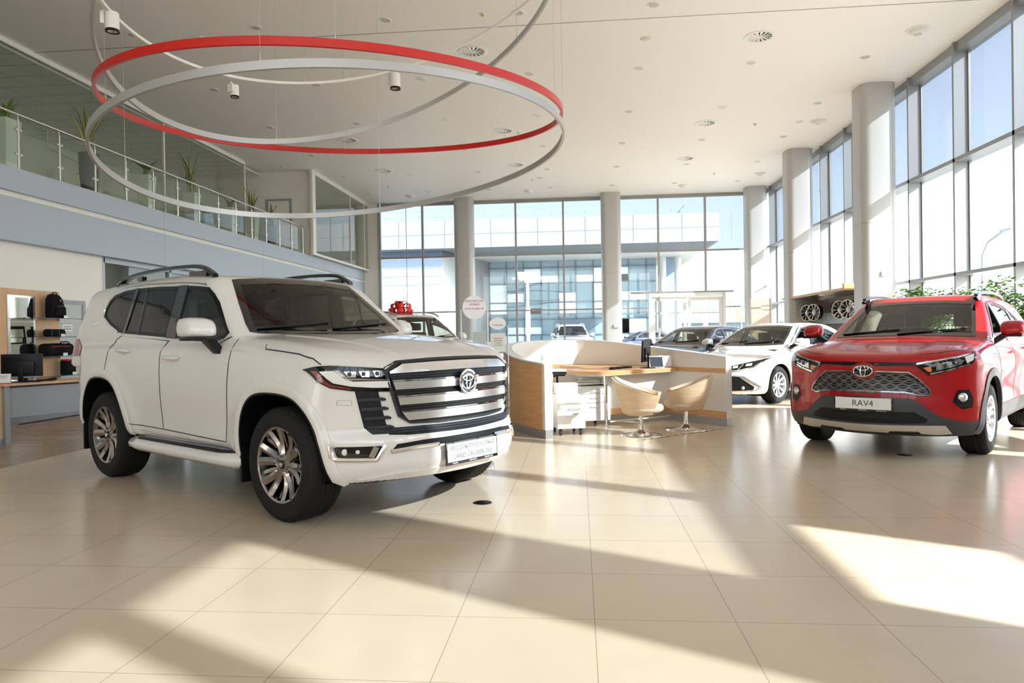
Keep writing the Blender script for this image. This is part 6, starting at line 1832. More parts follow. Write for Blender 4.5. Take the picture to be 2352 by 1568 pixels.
# office swivel chair behind the curved wall end
oc_ = thing('office_chair', 'black and white office swivel chair behind the curved desk end', 'office chair', (-0.32, 10.62, 0), 1.45)
MB().box(-0.24, 0.24, -0.24, 0.24, 0.44, 0.52).build('seat', 'black', oc_, bevel=0.03)
MB().box(-0.22, 0.22, 0.24, 0.31, 0.55, 0.98).build('backrest', 'whitepl', oc_, bevel=0.03)
MB().cyl((0, 0, 0.12), (0, 0, 0.45), 0.03).build('gas_lift', 'steel', oc_)
for sx in (-1, 1): MB().tube([(sx * 0.26, 0.05, 0.46), (sx * 0.31, 0.05, 0.50), (sx * 0.31, 0.05, 0.66), (sx * 0.30, -0.02, 0.69)], 0.018).box(sx * 0.30 - 0.04, sx * 0.30 + 0.04, -0.16, 0.12, 0.685, 0.715).build('armrest', 'black', oc_)
for k in range(5):
    a = 2 * PI * k / 5
    l = MB().tube([(0, 0, 0.13), (0.28 * math.cos(a), 0.28 * math.sin(a), 0.075)], [0.025, 0.015]).build('base_leg', 'steel', oc_)
    MB().cyl((0.28 * math.cos(a) - 0.02, 0.28 * math.sin(a), 0.03), (0.28 * math.cos(a) + 0.02, 0.28 * math.sin(a), 0.03), 0.03, n=14).build('caster', 'black', l)

# desk-top items
def monitor(label, loc, rz, w=0.50, h=0.31, tilt=0.0, zb=0.10, back=True):
    t = thing('monitor', label, 'monitor', loc, rz)
    m = Matrix.Translation((0, 0, zb + h / 2)) @ Matrix.Rotation(tilt, 4, 'X')
    o = MB().box(-w / 2, w / 2, -0.012, 0.014, -h / 2, h / 2, mtx=m).build('screen_housing', 'black', t, bevel=0.005)
    MB().box(-w / 2 + 0.015, w / 2 - 0.015, 0.0135, 0.016, -h / 2 + 0.02, h / 2 - 0.015, mtx=m).build('screen', 'screen', o)
    MB().box(-w * 0.32, w * 0.32, -0.035, -0.01, -h * 0.38, h * 0.16, mtx=m).build('rear_bulge', 'black', o, bevel=0.008)
    MB().box(-0.03, 0.03, -0.05, -0.025, 0.005, zb + h * 0.4).build('stand', 'black', t, bevel=0.005)
    MB().lathe([(0.0001, 0.0), (0.115, 0.0), (0.115, 0.006), (0.10, 0.012), (0.0001, 0.014)], 32, c=(0, -0.02, 0)).build('stand_base', 'black', t)
    return t
monitor('black monitor seen nearly edge on, standing on the reception worktop', (0.97, 10.47, 0.778), 1.27, 0.50, 0.31, 0.05, 0.09)
k = thing('keyboard', 'black keyboard lying on the reception worktop before the monitor', 'keyboard', (0.62, 10.50, 0.778), 1.1)
MB().box(-0.22, 0.22, -0.07, 0.07, 0, 0.018).build('case', 'black', k, bevel=0.004)
kk = MB()
for i in range(14):
    for j in range(5): kk.box(-0.21 + i * 0.03, -0.186 + i * 0.03, -0.06 + j * 0.025, -0.04 + j * 0.025, 0.018, 0.024)
kk.build('keys', 'darkgrey', k)
ms_ = MB().lathe([(0.0001, 0.036), (0.015, 0.034), (0.028, 0.022), (0.032, 0.0)], 20)
ms_.v = [(v[0], v[1] * 1.7, v[2]) for v in ms_.v]
o = ms_.build('computer_mouse', 'black'); o.location = (0.47, 10.12, 0.778); o.rotation_euler = (0, 0, 1.2); tag(o, 'black computer mouse on the reception worktop', 'mouse')
tf = thing('tablet_stand', 'silver framed tablet leaning on the reception worktop', 'tablet', (1.11, 10.46, 0.779), 0.25)
m = Matrix.Rotation(-0.22, 4, 'X')
MB().box(-0.10, 0.12, -0.008, 0.006, 0.0, 0.175, mtx=m).build('tablet_frame', 'satin', tf, bevel=0.004)
MB().box(-0.085, 0.105, -0.011, -0.007, 0.015, 0.16, mtx=m).build('screen', 'screen', tf)
MB().box(-0.02, 0.02, 0.0, 0.09, 0.0, 0.008).build('foot', 'satin', tf)
def card(label, loc, rz, w, h, lines, m='plate', base=True, tilt=-0.15, cat='leaflet holder'):
    t = thing('leaflet_holder', label, cat, loc, rz)
    mt = Matrix.Rotation(tilt, 4, 'X')
    c = MB().box(-w / 2, w / 2, -0.002, 0.002, 0.012, h, mtx=mt).build('card', m, t)
    for i, (s, sz) in enumerate(lines):
        text('card_lettering', s, sz, 'textblk', c, mt @ Vector((0, -0.0026, h * (0.75 - 0.18 * i))), mt @ text_mtx((1, 0, 0), (0, 0, 1)))
    if base: MB().box(-w / 2 - 0.01, w / 2 + 0.01, -0.055, 0.03, 0.0, 0.008).build('base', 'textred', t)
    return t
card('white leaflet holder with a red foot on the reception worktop', (1.29, 10.60, 0.779), 0.3, 0.13, 0.17, [], )

# tub chairs for visitors
def tub_chair(label, c, rz):
    t = thing('tub_chair', label, 'chair', (c[0], c[1], 0), rz, None)
    n = 40
    # shell: wrap-around back, high at the rear (+y), low at the front
    def rim(a):  # a = 0 at rear; +-pi*0.78 at the arm fronts
        s = abs(a) / (PI * 0.80)
        return 0.775 - 0.02 * s - 0.20 * sstep1((s - 0.35) / 0.65)
    def sstep1(x): x = max(0, min(1, x)); return x * x * (3 - 2 * x)
    outr = []; 
    vs = []; fs = []; rows_ = 7
    for i in range(n + 1):
        a = -PI * 0.74 + 2 * PI * 0.74 * i / n
        s = abs(a) / (PI * 0.74)
        zt = 0.725 - 0.20 * min(1, max(0, (s - 0.12) / 0.80))
        for j in range(rows_):
            t_ = j / (rows_ - 1)
            r = 0.205 + (0.335 - 0.205) * (t_ ** 0.75)
            z_ = 0.275 + (zt - 0.275) * t_
            e = 1.08
            vs.append((r * math.sin(a) * 1.0, r * math.cos(a) * e, z_))
    m_ = len(vs)
    inner = []
    for (x, y, z_) in vs:
        l = math.hypot(x, y); q = (l - 0.028) / l
        inner.append((x * q, y * q, z_ + 0.0))
    vs2 = vs + inner
    for i in range(n):
        for j in range(rows_ - 1):
            a, b, c_, d = i * rows_ + j, (i + 1) * rows_ + j, (i + 1) * rows_ + j + 1, i * rows_ + j + 1
            fs.append((a, b, c_, d)); fs.append((m_ + a, m_ + d, m_ + c_, m_ + b))
        a, b = i * rows_ + rows_ - 1, (i + 1) * rows_ + rows_ - 1
        fs.append((a, b, m_ + b, m_ + a))
    for i in (0, n):
        for j in range(rows_ - 1): fs.append((i * rows_ + j, i * rows_ + j + 1, m_ + i * rows_ + j + 1, m_ + i * rows_ + j))
    MB().add(vs2, fs).build('wooden_shell', 'woodB', t, 50)
    # padded lining
    ins = []
    for (x, y, z_) in inner:
        l = math.hypot(x, y); q = (l - 0.022) / l
        ins.append((x * q, y * q, z_ + 0.006))
    inn_ = [(x * 0.997, y * 0.997, z_ + 0.008) for (x, y, z_) in inner]
    pv = inn_ + ins; pf = []
    for i in range(n):
        for j in range(rows_ - 1):
            a, b, c_, d = i * rows_ + j, (i + 1) * rows_ + j, (i + 1) * rows_ + j + 1, i * rows_ + j + 1
            pf.append((m_ + a, m_ + d, m_ + c_, m_ + b))
        a, b = i * rows_ + rows_ - 1, (i + 1) * rows_ + rows_ - 1
        pf.append((a, b, m_ + b, m_ + a))
    for i in (0, n):
        for j in range(rows_ - 1): pf.append((i * rows_ + j, i * rows_ + j + 1, m_ + i * rows_ + j + 1, m_ + i * rows_ + j))
    up = mat('pale beige upholstery', (0.68, 0.52, 0.38), 0.6)
    MB().add(pv, pf).build('padded_lining', up, t, 60)
    MB().lathe([(0.0001, 0.255), (0.17, 0.255), (0.205, 0.28), (0.0001, 0.28)], 36).build('seat_pan', 'woodB', t)
    cs = MB().lathe([(0.0001, 0.28), (0.20, 0.285), (0.245, 0.32), (0.25, 0.36), (0.235, 0.385), (0.0001, 0.395)], 36)
    cs.v = [(v[0], v[1] * 1.05 - 0.02, v[2]) for v in cs.v]
    cs.build('seat_cushion', up, t, 60)
    MB().cyl((0, 0, 0.03), (0, 0, 0.26), 0.024, n=20).cyl((0, 0, 0.05), (0, 0, 0.13), 0.032, n=20).build('column', 'chrome', t)
    MB().lathe([(0.0001, 0.075), (0.045, 0.07), (0.065, 0.05), (0.12, 0.03), (0.22, 0.012), (0.262, 0.008), (0.266, 0.0), (0.0001, 0.0)], 48).build('trumpet_base', 'chrome', t, 60)
    return t
tub_chair('pale wood tub chair on a chrome base, nearer the curved desk end', (0.77, 9.10), 1.42)
tub_chair('pale wood tub chair on a chrome base, turned away toward the desk corner', (1.40, 9.63), -1.72)
tp = thing('floor_tape', 'black and yellow striped tape on the floor by the tub chairs', 'floor tape', (0.68, 8.62, 0.001), math.atan2(1.05, 1.2))
for k in range(22): MB().box(k * 0.072, k * 0.072 + 0.0715, -0.012, 0.012, 0, 0.001).build('tape_stripe', 'black' if k % 2 else 'yellow', tp)
for (x, y), lab in (((-0.75, 5.42), 'black floor socket cover in the tiles before the white SUV'), ((3.29, 7.61), 'black floor socket cover under the red SUV nose')):
    o = thing('floor_socket', lab, 'floor socket', (x, y, 0.0))
    MB().lathe([(0.0001, 0.004), (0.055, 0.004), (0.062, 0.0)], 28).build('cover', 'black', o)
    MB().lathe([(0.062, 0.003), (0.072, 0.002), (0.074, 0.0)], 28).build('rim', 'darkgrey', o)

# ------------------------------------------------------------------ signs beside the cars
def sign_stand(label, base, sign_c, r, lines, sizes, rz, flat=1.0, sheet=None):
    t = thing('sign_stand', label, 'sign', (base[0], base[1], 0), rz)
    dz = sign_c
    bs = MB().prism(roundpoly([(-0.17, -0.13), (0.17, -0.13), (0.17, 0.13), (-0.17, 0.13)], 0.05), 0, 0.02).build('base', 'steel', t)
    MB().prism(roundpoly([(-0.13, -0.03), (0.13, -0.03), (0.13, 0.03), (-0.13, 0.03)], 0.02), 0.02, 0.16).build('foot_block', 'steel', t)
    ac = MB().prism([(-0.13, 0.0), (0.13, 0.0), (0.13, 0.008), (-0.13, 0.008)], 0.1, dz - 0.02).build('acrylic_panel', 'acrylic', t)
    for sx in (-1, 1): MB().cyl((sx * 0.13, 0.004, 0.1), (sx * 0.13, 0.004, dz - 0.02), 0.006, n=8).build('edge_rod', 'plate', t)
    n = 40
    d = MB().lathe([(0.0001, 0.0), (r, 0.0), (r, 0.022), (0.0001, 0.022)], n, axis='y')
    d.v = [(v[0], v[1] - 0.03, v[2] * flat + dz) for v in d.v]
    o = d.build('round_sign', 'plate', t)
    e = MB().lathe([(r * 1.001, 0.004), (r * 1.001, 0.024), (r * 0.97, 0.0245)], n, axis='y')
    e.v = [(v[0], v[1] - 0.03, v[2] * flat + dz) for v in e.v]
    e.build('sign_edge', 'woodA', o)
    for ln, sz, zz in zip(lines, sizes, (0.062, 0.028, -0.012) if len(lines) == 3 else (-0.02,)):
        text('sign_lettering', ln, sz, 'textred', o, (0, -0.0312, dz + zz), text_mtx((1, 0, 0), (0, 0, 1)))
    if sheet:
        s_ = MB().box(-0.095, 0.095, -0.006, -0.002, dz - 0.36, dz - 0.12).build('info_sheet', 'papers', t)
        for i, l in enumerate(sheet):
            text('sheet_lettering', l, 0.017, 'textred' if i == 0 else 'textblk', s_, (0, -0.0075, dz - 0.19 - 0.028 * i), text_mtx((1, 0, 0), (0, 0, 1)))
    return t
s1 = sign_stand('round white sign reading the name of the largest SUV, on a clear acrylic stand', (-1.016, 6.98), 1.556, 0.116, ['АБСОЛЮТНО', 'НОВЫЙ', 'LAND CRUISER 300'], [0.027, 0.027, 0.0225], 0.16)
o = MB().box(-0.02, 0.115, 0.010, 0.013, 1.08, 1.32).build('mirrored_leaflet', 'papers', s1)
for ln, zz in (('И', 1.285), ('СЛОМОВЬ', 1.245), ('ПОЛУЧИ', 1.205), ('ПОДАРОК', 1.165)):
    text('leaflet_lettering', ln, 0.026, 'bluedoor', o, (0.05, 0.0135, zz), text_mtx((-1, 0, 0), (0, 0, 1)))
sign_stand('oval white sign reading FORTUNER over an information sheet', (-1.02, 9.05), 1.431, 0.105, ['FORTUNER'], [0.026], 0.16, 0.72, ['ОБЪЯВЛЕНИЕ', 'для клиентов', 'о наличии', 'автомобилей'])

# ------------------------------------------------------------------ accessories corner by the left wall
dsp = thing('display_board', 'tall beech display board with glass shelves and a mirror', 'display stand', (-9.5, 0, 0))
MB().box(-0.06, 0.0, 10.60, 12.35, 0.0, 2.21).build('back_board', 'woodC', dsp, bevel=0.003)
MB().box(0.0, 0.02, 11.12, 11.73, 0.55, 2.10).build('mirror_frame', 'satin', dsp)
MB().box(0.02, 0.024, 11.17, 11.68, 0.60, 2.06).build('mirror', 'mirror', dsp)
for z in (1.715, 1.385, 1.04, 0.69):
    o = MB().box(0.02, 0.32, 11.35, 12.70, z - 0.006, z + 0.002).build('glass_shelf', 'rail_gl', dsp)
    MB().box(0.318, 0.323, 11.35, 12.70, z - 0.007, z + 0.003).build('shelf_edge', mat('green glass edge', (0.03, 0.08, 0.07), 0.2), o)
    MB().box(0.0, 0.05, 11.72, 11.75, z - 0.03, z - 0.006).box(0.0, 0.05, 12.28, 12.31, z - 0.03, z - 0.006).build('bracket', 'steel', o)
cb = thing('low_cabinet', 'low beech and grey base cabinet under the display board', 'cabinet', (-9.2, 0, 0))
MB().box(-0.2, 0.42, 10.5, 13.2, 0.26, 0.36).build('grey_plinth', 'greypanel', cb)
MB().box(-0.2, 0.43, 10.5, 13.2, 0.14, 0.26).build('beech_band', 'woodA', cb)
MB().box(-0.2, 0.40, 10.5, 13.2, 0.0, 0.14).build('kick_board', 'greypanel', cb)
MB().box(0.40, 0.432, 10.5, 13.2, 0.0, 0.012).build('kick_strip', 'black', cb)
# backpack
bp = thing('backpack', 'black backpack standing on the top glass shelf', 'backpack', (-9.32, 12.0, 1.718))
def soft(name, m, parent, secs, n=20, pw=2.6):
    """lofted soft body: secs = (z, cx, cy, rx, ry)"""
    mb = MB()
    for z_, cx, cy_, rx, ry in secs:
        for k in range(n):
            a = 2 * PI * k / n; c_, s_ = math.cos(a), math.sin(a)
            mb.v.append((cx + rx * math.copysign(abs(c_) ** (2 / pw), c_), cy_ + ry * math.copysign(abs(s_) ** (2 / pw), s_), z_))
    for i in range(len(secs) - 1):
        for k in range(n): mb.f.append((i * n + k, i * n + (k + 1) % n, (i + 1) * n + (k + 1) % n, (i + 1) * n + k))
    mb.f += [tuple(range(n)), tuple(range((len(secs) - 1) * n, len(secs) * n))]
    return mb.build(name, m, parent, 60)
soft('main_bag', 'fabric', bp, [(0, 0, 0, 0.09, 0.15), (0.03, 0, 0, 0.11, 0.17), (0.22, 0, 0, 0.115, 0.165), (0.34, -0.01, 0, 0.10, 0.15), (0.41, -0.02, 0, 0.07, 0.11), (0.435, -0.03, 0, 0.03, 0.06)])
fp = soft('front_pocket', 'fabric', bp, [(0.03, 0.10, 0, 0.035, 0.12), (0.06, 0.105, 0, 0.05, 0.125), (0.18, 0.105, 0, 0.048, 0.12), (0.22, 0.10, 0, 0.02, 0.10)])
MB().tube([(0.0, -0.06, 0.42), (0.0, -0.04, 0.46), (0.0, 0.04, 0.46), (0.0, 0.06, 0.42)], 0.010).build('carry_handle', 'fabric', bp)
MB().box(0.155, 0.158, 0.02, 0.12, 0.0, 0.05).build('price_tag', 'plate', bp)
MB().tube([(0.155, -0.12, 0.2), (0.16, 0, 0.215), (0.155, 0.12, 0.2)], 0.003).build('zip', 'steel', bp)
MB().lathe([(0.014, 0), (0.018, 0.001)], 16, c=(0.113, 0, 0.32), axis='x').build('logo_patch', 'satin', bp)
# rolled bag
rb = thing('rolled_bag', 'rolled black bag on the second glass shelf', 'bag', (-9.32, 11.97, 1.388))
o = soft('roll', 'fabric', rb, [(-0.22, 0, 0, 0.05, 0.05), (-0.20, 0, 0, 0.068, 0.068), (0.18, 0, 0, 0.068, 0.068), (0.20, 0, 0, 0.05, 0.05)]); o.rotation_euler = (PI / 2, 0, 0); o.location = (0, 0, 0.068)
MB().box(0.062, 0.072, -0.16, -0.13, 0.0, 0.13).box(0.062, 0.072, 0.02, 0.05, 0, 0.13).build('strap', 'black', rb)
MB().box(0.075, 0.078, 0.07, 0.17, 0.0, 0.05).build('price_tag', 'plate', rb)
# duffel
db = thing('duffel_bag', 'large black duffel bag on the third glass shelf', 'bag', (-9.30, 11.98, 1.043))
o = soft('barrel', 'fabric', db, [(-0.33, 0, 0, 0.08, 0.08), (-0.31, 0, 0, 0.115, 0.11), (0.0, 0, 0.0, 0.12, 0.115), (0.28, 0, 0, 0.115, 0.11), (0.31, 0, 0, 0.08, 0.08)]); o.rotation_euler = (PI / 2, 0, 0); o.location = (0, 0, 0.115)
MB().tube(smoothpoly([(0.10, 0.22, 0.12), (0.11, 0.18, 0.24), (0.08, 0.08, 0.25), (0.11, -0.02, 0.24), (0.10, -0.06, 0.12)], 4, False), 0.010).build('handle_strap', 'fabric', db)
MB().tube([(0.118, -0.24, 0.17), (0.125, 0.0, 0.175), (0.118, 0.22, 0.17)], 0.005).build('red_piping', 'redfab', db)
MB().box(0.122, 0.126, 0.02, 0.13, 0.0, 0.055).build('price_tag', 'plate', db)
# pouch
pc = thing('tool_bag', 'black upright bag with a red top flap on the bottom shelf', 'bag', (-9.30, 12.28, 0.693))
soft('bag_body', 'fabric', pc, [(0, 0, 0, 0.09, 0.13), (0.03, 0, 0, 0.10, 0.14), (0.24, 0, 0, 0.095, 0.135), (0.27, 0, 0, 0.08, 0.12)])
MB().box(-0.05, 0.09, -0.13, 0.04, 0.255, 0.285).build('red_flap', 'redfab', pc, bevel=0.01)
MB().tube(smoothpoly([(0.02, 0.13, 0.24), (0.02, 0.19, 0.22), (0.02, 0.20, 0.15), (0.02, 0.14, 0.12)], 4, False), 0.009).build('side_loop', 'fabric', pc)
MB().box(0.10, 0.103, -0.02, 0.08, 0.0, 0.05).build('price_tag', 'plate', pc)
# sales desk
ds = thing('office_desk', 'grey fronted desk with a thin beech top behind the large white SUV', 'desk', (0, 0, 0))
a = Vector((-7.24, 8.42)); b = Vector((-6.62, 9.95)); e = (b - a).normalized(); n_ = Vector((-e.y, e.x))
q = lambda s_, t_: tuple(a + e * s_ + n_ * t_)
MB().prism([q(-0.03, -0.03), q(1.75, -0.03), q(1.75, 0.75), q(-0.03, 0.75)], 0.735, 0.76).build('desk_top', 'woodC', ds, bevel=0.003)
MB().prism([q(0.06, 0.03), q(1.66, 0.03), q(1.66, 0.05), q(0.06, 0.05)], 0.33, 0.71).build('front_panel', 'greypanel', ds)
MB().prism([q(0.0, 0.02), q(1.7, 0.02), q(1.7, 0.06), q(0.0, 0.06)], 0.712, 0.735).build('under_rail', 'black', ds)
for s_, t_, m_ in ((0.0, 0.0, 'greypanel'), (0.0, 0.68, 'darkgrey'), (1.66, 0.0, 'greypanel'), (1.66, 0.68, 'darkgrey')):
    MB().prism([q(s_, t_), q(s_ + 0.06, t_), q(s_ + 0.06, t_ + 0.05), q(s_, t_ + 0.05)], 0, 0.735).build('leg', m_, ds)
MB().tube([(*q(0.03, 0.06), 0.30), (*q(0.03, 0.2), 0.36)], 0.012).build('cable_clip', 'black', ds)
monitor('black monitor with its back turned, on the grey fronted desk', (*q(0.40, 0.35), 0.76), math.atan2(e.y, e.x) - 0.9, 0.50, 0.30, 0.0, 0.075)
card('white paper card with red foot on the grey fronted desk', (*q(0.06, 0.15), 0.761), 0.15, 0.17, 0.13, [('ВНИМАНИЕ', 0.018), ('автомобили', 0.014)], tilt=-0.2)
cbl = MB().tube(smoothpoly([(*q(0.35, 0.25), 0.775), (*q(0.5, 0.12), 0.775), (*q(0.68, 0.10), 0.80), (*q(0.72, 0.20), 0.775), (*q(0.55, 0.30), 0.775)], 5, False), 0.012).build('cable', 'black')
tag(cbl, 'thick black cable looped beside the desk monitor', 'cable')
# printer cabinet with a copier
pcab = thing('side_cabinet', 'beech cabinet at the far left edge carrying a white printer', 'cabinet', (0, 0, 0))
MB().box(-8.05, -7.28, 8.05, 8.50, 0.07, 0.755).build('carcass', 'woodB', pcab, bevel=0.002)
MB().box(-8.05, -7.28, 8.06, 8.50, 0.0, 0.07).build('plinth', 'greypanel', pcab)
pr_ = thing('printer', 'white office printer with a dark band, at the left picture edge', 'printer', (-7.62, 8.30, 0.756))
MB().box(-0.20, 0.17, -0.19, 0.19, 0.03, 0.32).build('printer_body', 'whitepl', pr_, bevel=0.015)
MB().box(-0.205, 0.175, -0.195, 0.195, 0.32, 0.375).build('dark_band', mat('navy plastic', (0.03, 0.045, 0.07), 0.4), pr_, bevel=0.006)
MB().box(-0.20, 0.18, -0.20, 0.20, 0.375, 0.45).build('scanner_lid', 'whitepl', pr_, bevel=0.02)
MB().box(-0.18, 0.15, -0.18, 0.18, 0.0, 0.03).build('foot', 'greypanel', pr_)
MB().box(0.171, 0.173, -0.06, 0.0, 0.10, 0.24).build('warning_label', 'textblk', pr_)
ch = thing('visitor_chair', 'black chair with a chrome sled leg mostly hidden behind the large white SUV', 'chair', (-6.35, 10.45, 0), 0.3)
MB().tube(smoothpoly([(-0.25, -0.24, 0.45), (-0.25, -0.26, 0.06), (-0.25, -0.22, 0.015), (-0.25, 0.20, 0.015), (-0.25, 0.24, 0.06), (-0.25, 0.26, 0.85)], 4, False), 0.012).build('sled_leg', 'chrome', ch)
MB().tube(smoothpoly([(0.25, -0.24, 0.45), (0.25, -0.26, 0.06), (0.25, -0.22, 0.015), (0.25, 0.20, 0.015), (0.25, 0.24, 0.06), (0.25, 0.26, 0.85)], 4, False), 0.012).build('sled_leg', 'chrome', ch)
MB().box(-0.24, 0.24, -0.24, 0.22, 0.43, 0.48).build('seat', 'black', ch, bevel=0.015)
MB().box(-0.24, 0.24, 0.22, 0.26, 0.55, 0.85).build('backrest', 'black', ch, bevel=0.015)

# ------------------------------------------------------------------ right side: wheel display, poster, plants
wd = thing('wheel_display', 'curved oak canopy display wall for alloy wheels behind the columns', 'display stand', (0, 0, 0))
pf = smoothpoly([(8.10, 1.15), (8.10, 1.6), (8.06, 2.0), (7.90, 2.26), (7.62, 2.36), (7.30, 2.38)], 4, False)
def sweep(pf, y0, y1, th):
    vs = []; n = len(pf)
    for y in (y0, y1):
        for i, p in enumerate(pf): vs.append((p[0], y, p[1]))
        for i, p in enumerate(pf):
            d = Vector(pf[min(i + 1, n - 1)]) - Vector(pf[max(i - 1, 0)]); d.normalize()
            vs.append((p[0] + d.y * th, y, p[1] - d.x * th))
    m = 2 * n; fs = []
    for i in range(n - 1):
        fs += [(i, i + 1, m + i + 1, m + i), (n + i, m + n + i, m + n + i + 1, n + i + 1), (i, n + i, n + i + 1, i + 1), (m + i, m + i + 1, m + n + i + 1, m + n + i)]
    fs += [(0, m, m + n, n), (n - 1, 2 * n - 1, m + 2 * n - 1, m + n - 1)]
    return MB().add(vs, fs)
sweep(pf, 20.4, 26.2, 0.05).build('curved_panel', mat('dark taupe gloss panel', (0.16, 0.13, 0.11), 0.15, coat=0.6), wd, 60)
MB().box(7.25, 8.16, 20.35, 26.3, 2.395, 2.46).build('oak_canopy', 'woodC', wd)
pp_ = MB(); 
rim_o = smoothpoly([(8.16, 0.0), (8.16, 1.6), (8.12, 2.05), (7.95, 2.32), (7.62, 2.42), (7.25, 2.43)], 4, False)
sweep(rim_o, 20.30, 20.44, 0.14).build('oak_end', 'woodA', wd, 60)
MB().box(8.06, 8.16, 20.4, 26.2, 0.0, 1.2).build('lower_wall', 'whitepl', wd)
MB().box(8.0, 8.05, 20.6, 26.0, 1.50, 1.85).build('blue_panel', 'fascia', wd)
for k, (y, lab) in enumerate(((24.6, 'furthest'), (23.9, 'second furthest'), (21.6, 'second nearest'), (20.95, 'nearest'))):
    w = wheel(None, 'alloy_wheel', 7.45, y, 0, 0.20, 0.27, 'rack', M['satin'], -1)
    w.location = (7.56, y, 1.88); w.rotation_euler = (0, 0, -PI / 2 - 1.25)
    w.rotation_euler = (0, 0, 2.05)
    tag(w, 'black and silver multi-spoke alloy wheel on the oak display, %s of four' % lab, 'wheel', 'alloy wheels on the oak display')
    MB().lathe([(0.262, -0.02), (0.258, -0.20), (0.20, -0.20), (0.20, -0.05)], 48, axis='y').build('barrel', 'blackgl', w)
    MB().cyl((0, -0.10, 0), (0, -0.35, 0), 0.03).build('wall_peg', 'steel', w)
ps = thing('poster_board', 'beige poster board with dark and olive lettering near the back corner', 'sign board', (7.18, 29.0, 0), -0.30)
MB().box(-0.36, 0.36, -0.02, 0.02, 0.3, 2.58).build('board', mat('beige board', (0.60, 0.52, 0.44), 0.6), ps)
text('board_lettering', 'КЛЮЧАВТО', 0.10, 'textblk', ps, (-0.17, -0.024, 2.22), text_mtx((1, 0, 0), (0, 0, 1)), sx=0.62)
text('board_lettering', 'АВТОМОБИЛИ', 0.075, 'grass', ps, (0.20, -0.024, 2.30), text_mtx((1, 0, 0), (0, 0, 1)), sx=0.62)
text('board_lettering', 'С ПРОБЕГОМ', 0.075, 'grass', ps, (0.20, -0.024, 2.14), text_mtx((1, 0, 0), (0, 0, 1)), sx=0.62)
MB().box(-0.40, -0.36, -0.03, 0.03, 0.0, 2.6).box(0.36, 0.40, -0.03, 0.03, 0.0, 2.6).box(-0.4, 0.4, -0.1, 0.1, 0.0, 0.03).build('frame', 'steel', ps)
def ficus(label, loc, seed, w, h, n=420):
    rnd = random.Random(seed)
    t = thing('indoor_tree', label, 'potted tree', loc)
    MB().prism([(-0.2, -0.2), (0.2, -0.2), (0.2, 0.2), (-0.2, 0.2)], 0, 0.5, [(-0.25, -0.25), (0.25, -0.25), (0.25, 0.25), (-0.25, 0.25)]).build('pot', 'pot_w', t, bevel=0.01)
    br = MB()
    tips = []
    for k in range(16):
        a = rnd.uniform(0, 2 * PI); r = rnd.uniform(0.2, 1.0); z = h * rnd.uniform(0.62, 1.0)
        e_ = Vector((r * w[0] * math.cos(a), r * w[1] * math.sin(a), z))
        m_ = Vector((e_.x * 0.35, e_.y * 0.35, 0.5 + (z - 0.5) * 0.5))
        br.tube(smoothpoly([(0, 0, 0.45), tuple(m_), tuple(e_)], 4, False), [0.022, 0.02, 0.018, 0.015, 0.012, 0.01, 0.008, 0.006, 0.004], 6)
        tips.append((m_, e_))
    br.build('trunk', 'bark', t, 60)
    lf_ = MB()
    for k in range(n):
        m_, e_ = rnd.choice(tips); s_ = rnd.choice([rnd.uniform(0.2, 1.0), rnd.uniform(0.8, 1.12)])
        p = m_ + (e_ - m_) * s_ + Vector((rnd.gauss(0, 0.13), rnd.gauss(0, 0.13), rnd.gauss(0, 0.08)))
        p.z = min(p.z, h + 0.05)
        az = rnd.uniform(0, 2 * PI); d = Vector((math.cos(az), math.sin(az), rnd.uniform(-0.6, 0.4))).normalized(); s2 = d.orthogonal().normalized() if rnd.random() < .5 else d.cross(Vector((0, 0, 1))).normalized()
        L = rnd.uniform(0.075, 0.125)
        lf_.add([p, p + d * L * .5 + s2 * L * .26 + Vector((0, 0, .006)), p + d * L, p + d * L * .5 - s2 * L * .26 + Vector((0, 0, .006))], [(0, 1, 2, 3)])
    o = lf_.build('foliage', 'leaf2', t, None, fix=False)
    o['kind'] = 'stuff'
    return t
ficus('leafy green indoor tree behind the roof of the red SUV', (7.1, 15.4, 0), 21, (0.75, 0.95), 2.06, 3200)
ficus('leafy green indoor tree behind the rear of the red SUV at the picture edge', (7.1, 12.75, 0), 22, (0.7, 0.8), 2.06, 3200)
# small devices on the columns
def device(name, label, cat, x0, x1, y0, y1, z0, z1, m='whitepl'):
    o = MB().box(x0, x1, y0, y1, z0, z1).build(name, m, None, bevel=0.006); tag(o, label, cat)
device('wall_sensor', 'small white box on the nearest round column', 'sensor', 7.60, 7.72, 18.73, 18.78, 2.63, 2.75)
device('wall_sensor', 'small white box low on the middle back column', 'sensor', 1.56, 1.80, 31.50, 31.58, 1.58, 1.70)
ccam = thing('security_camera', 'small wall camera on a bracket beside the corner column', 'camera', (7.95, 31.3, 3.20))
MB().cyl((0, 0, 0), (0.0, -0.22, 0.05), 0.035).build('camera_body', 'greypanel', ccam)
MB().tube([(0, 0, 0), (-0.05, 0.1, -0.12), (-0.1, 0.2, -0.14)], 0.012).build('bracket', 'greypanel', ccam)

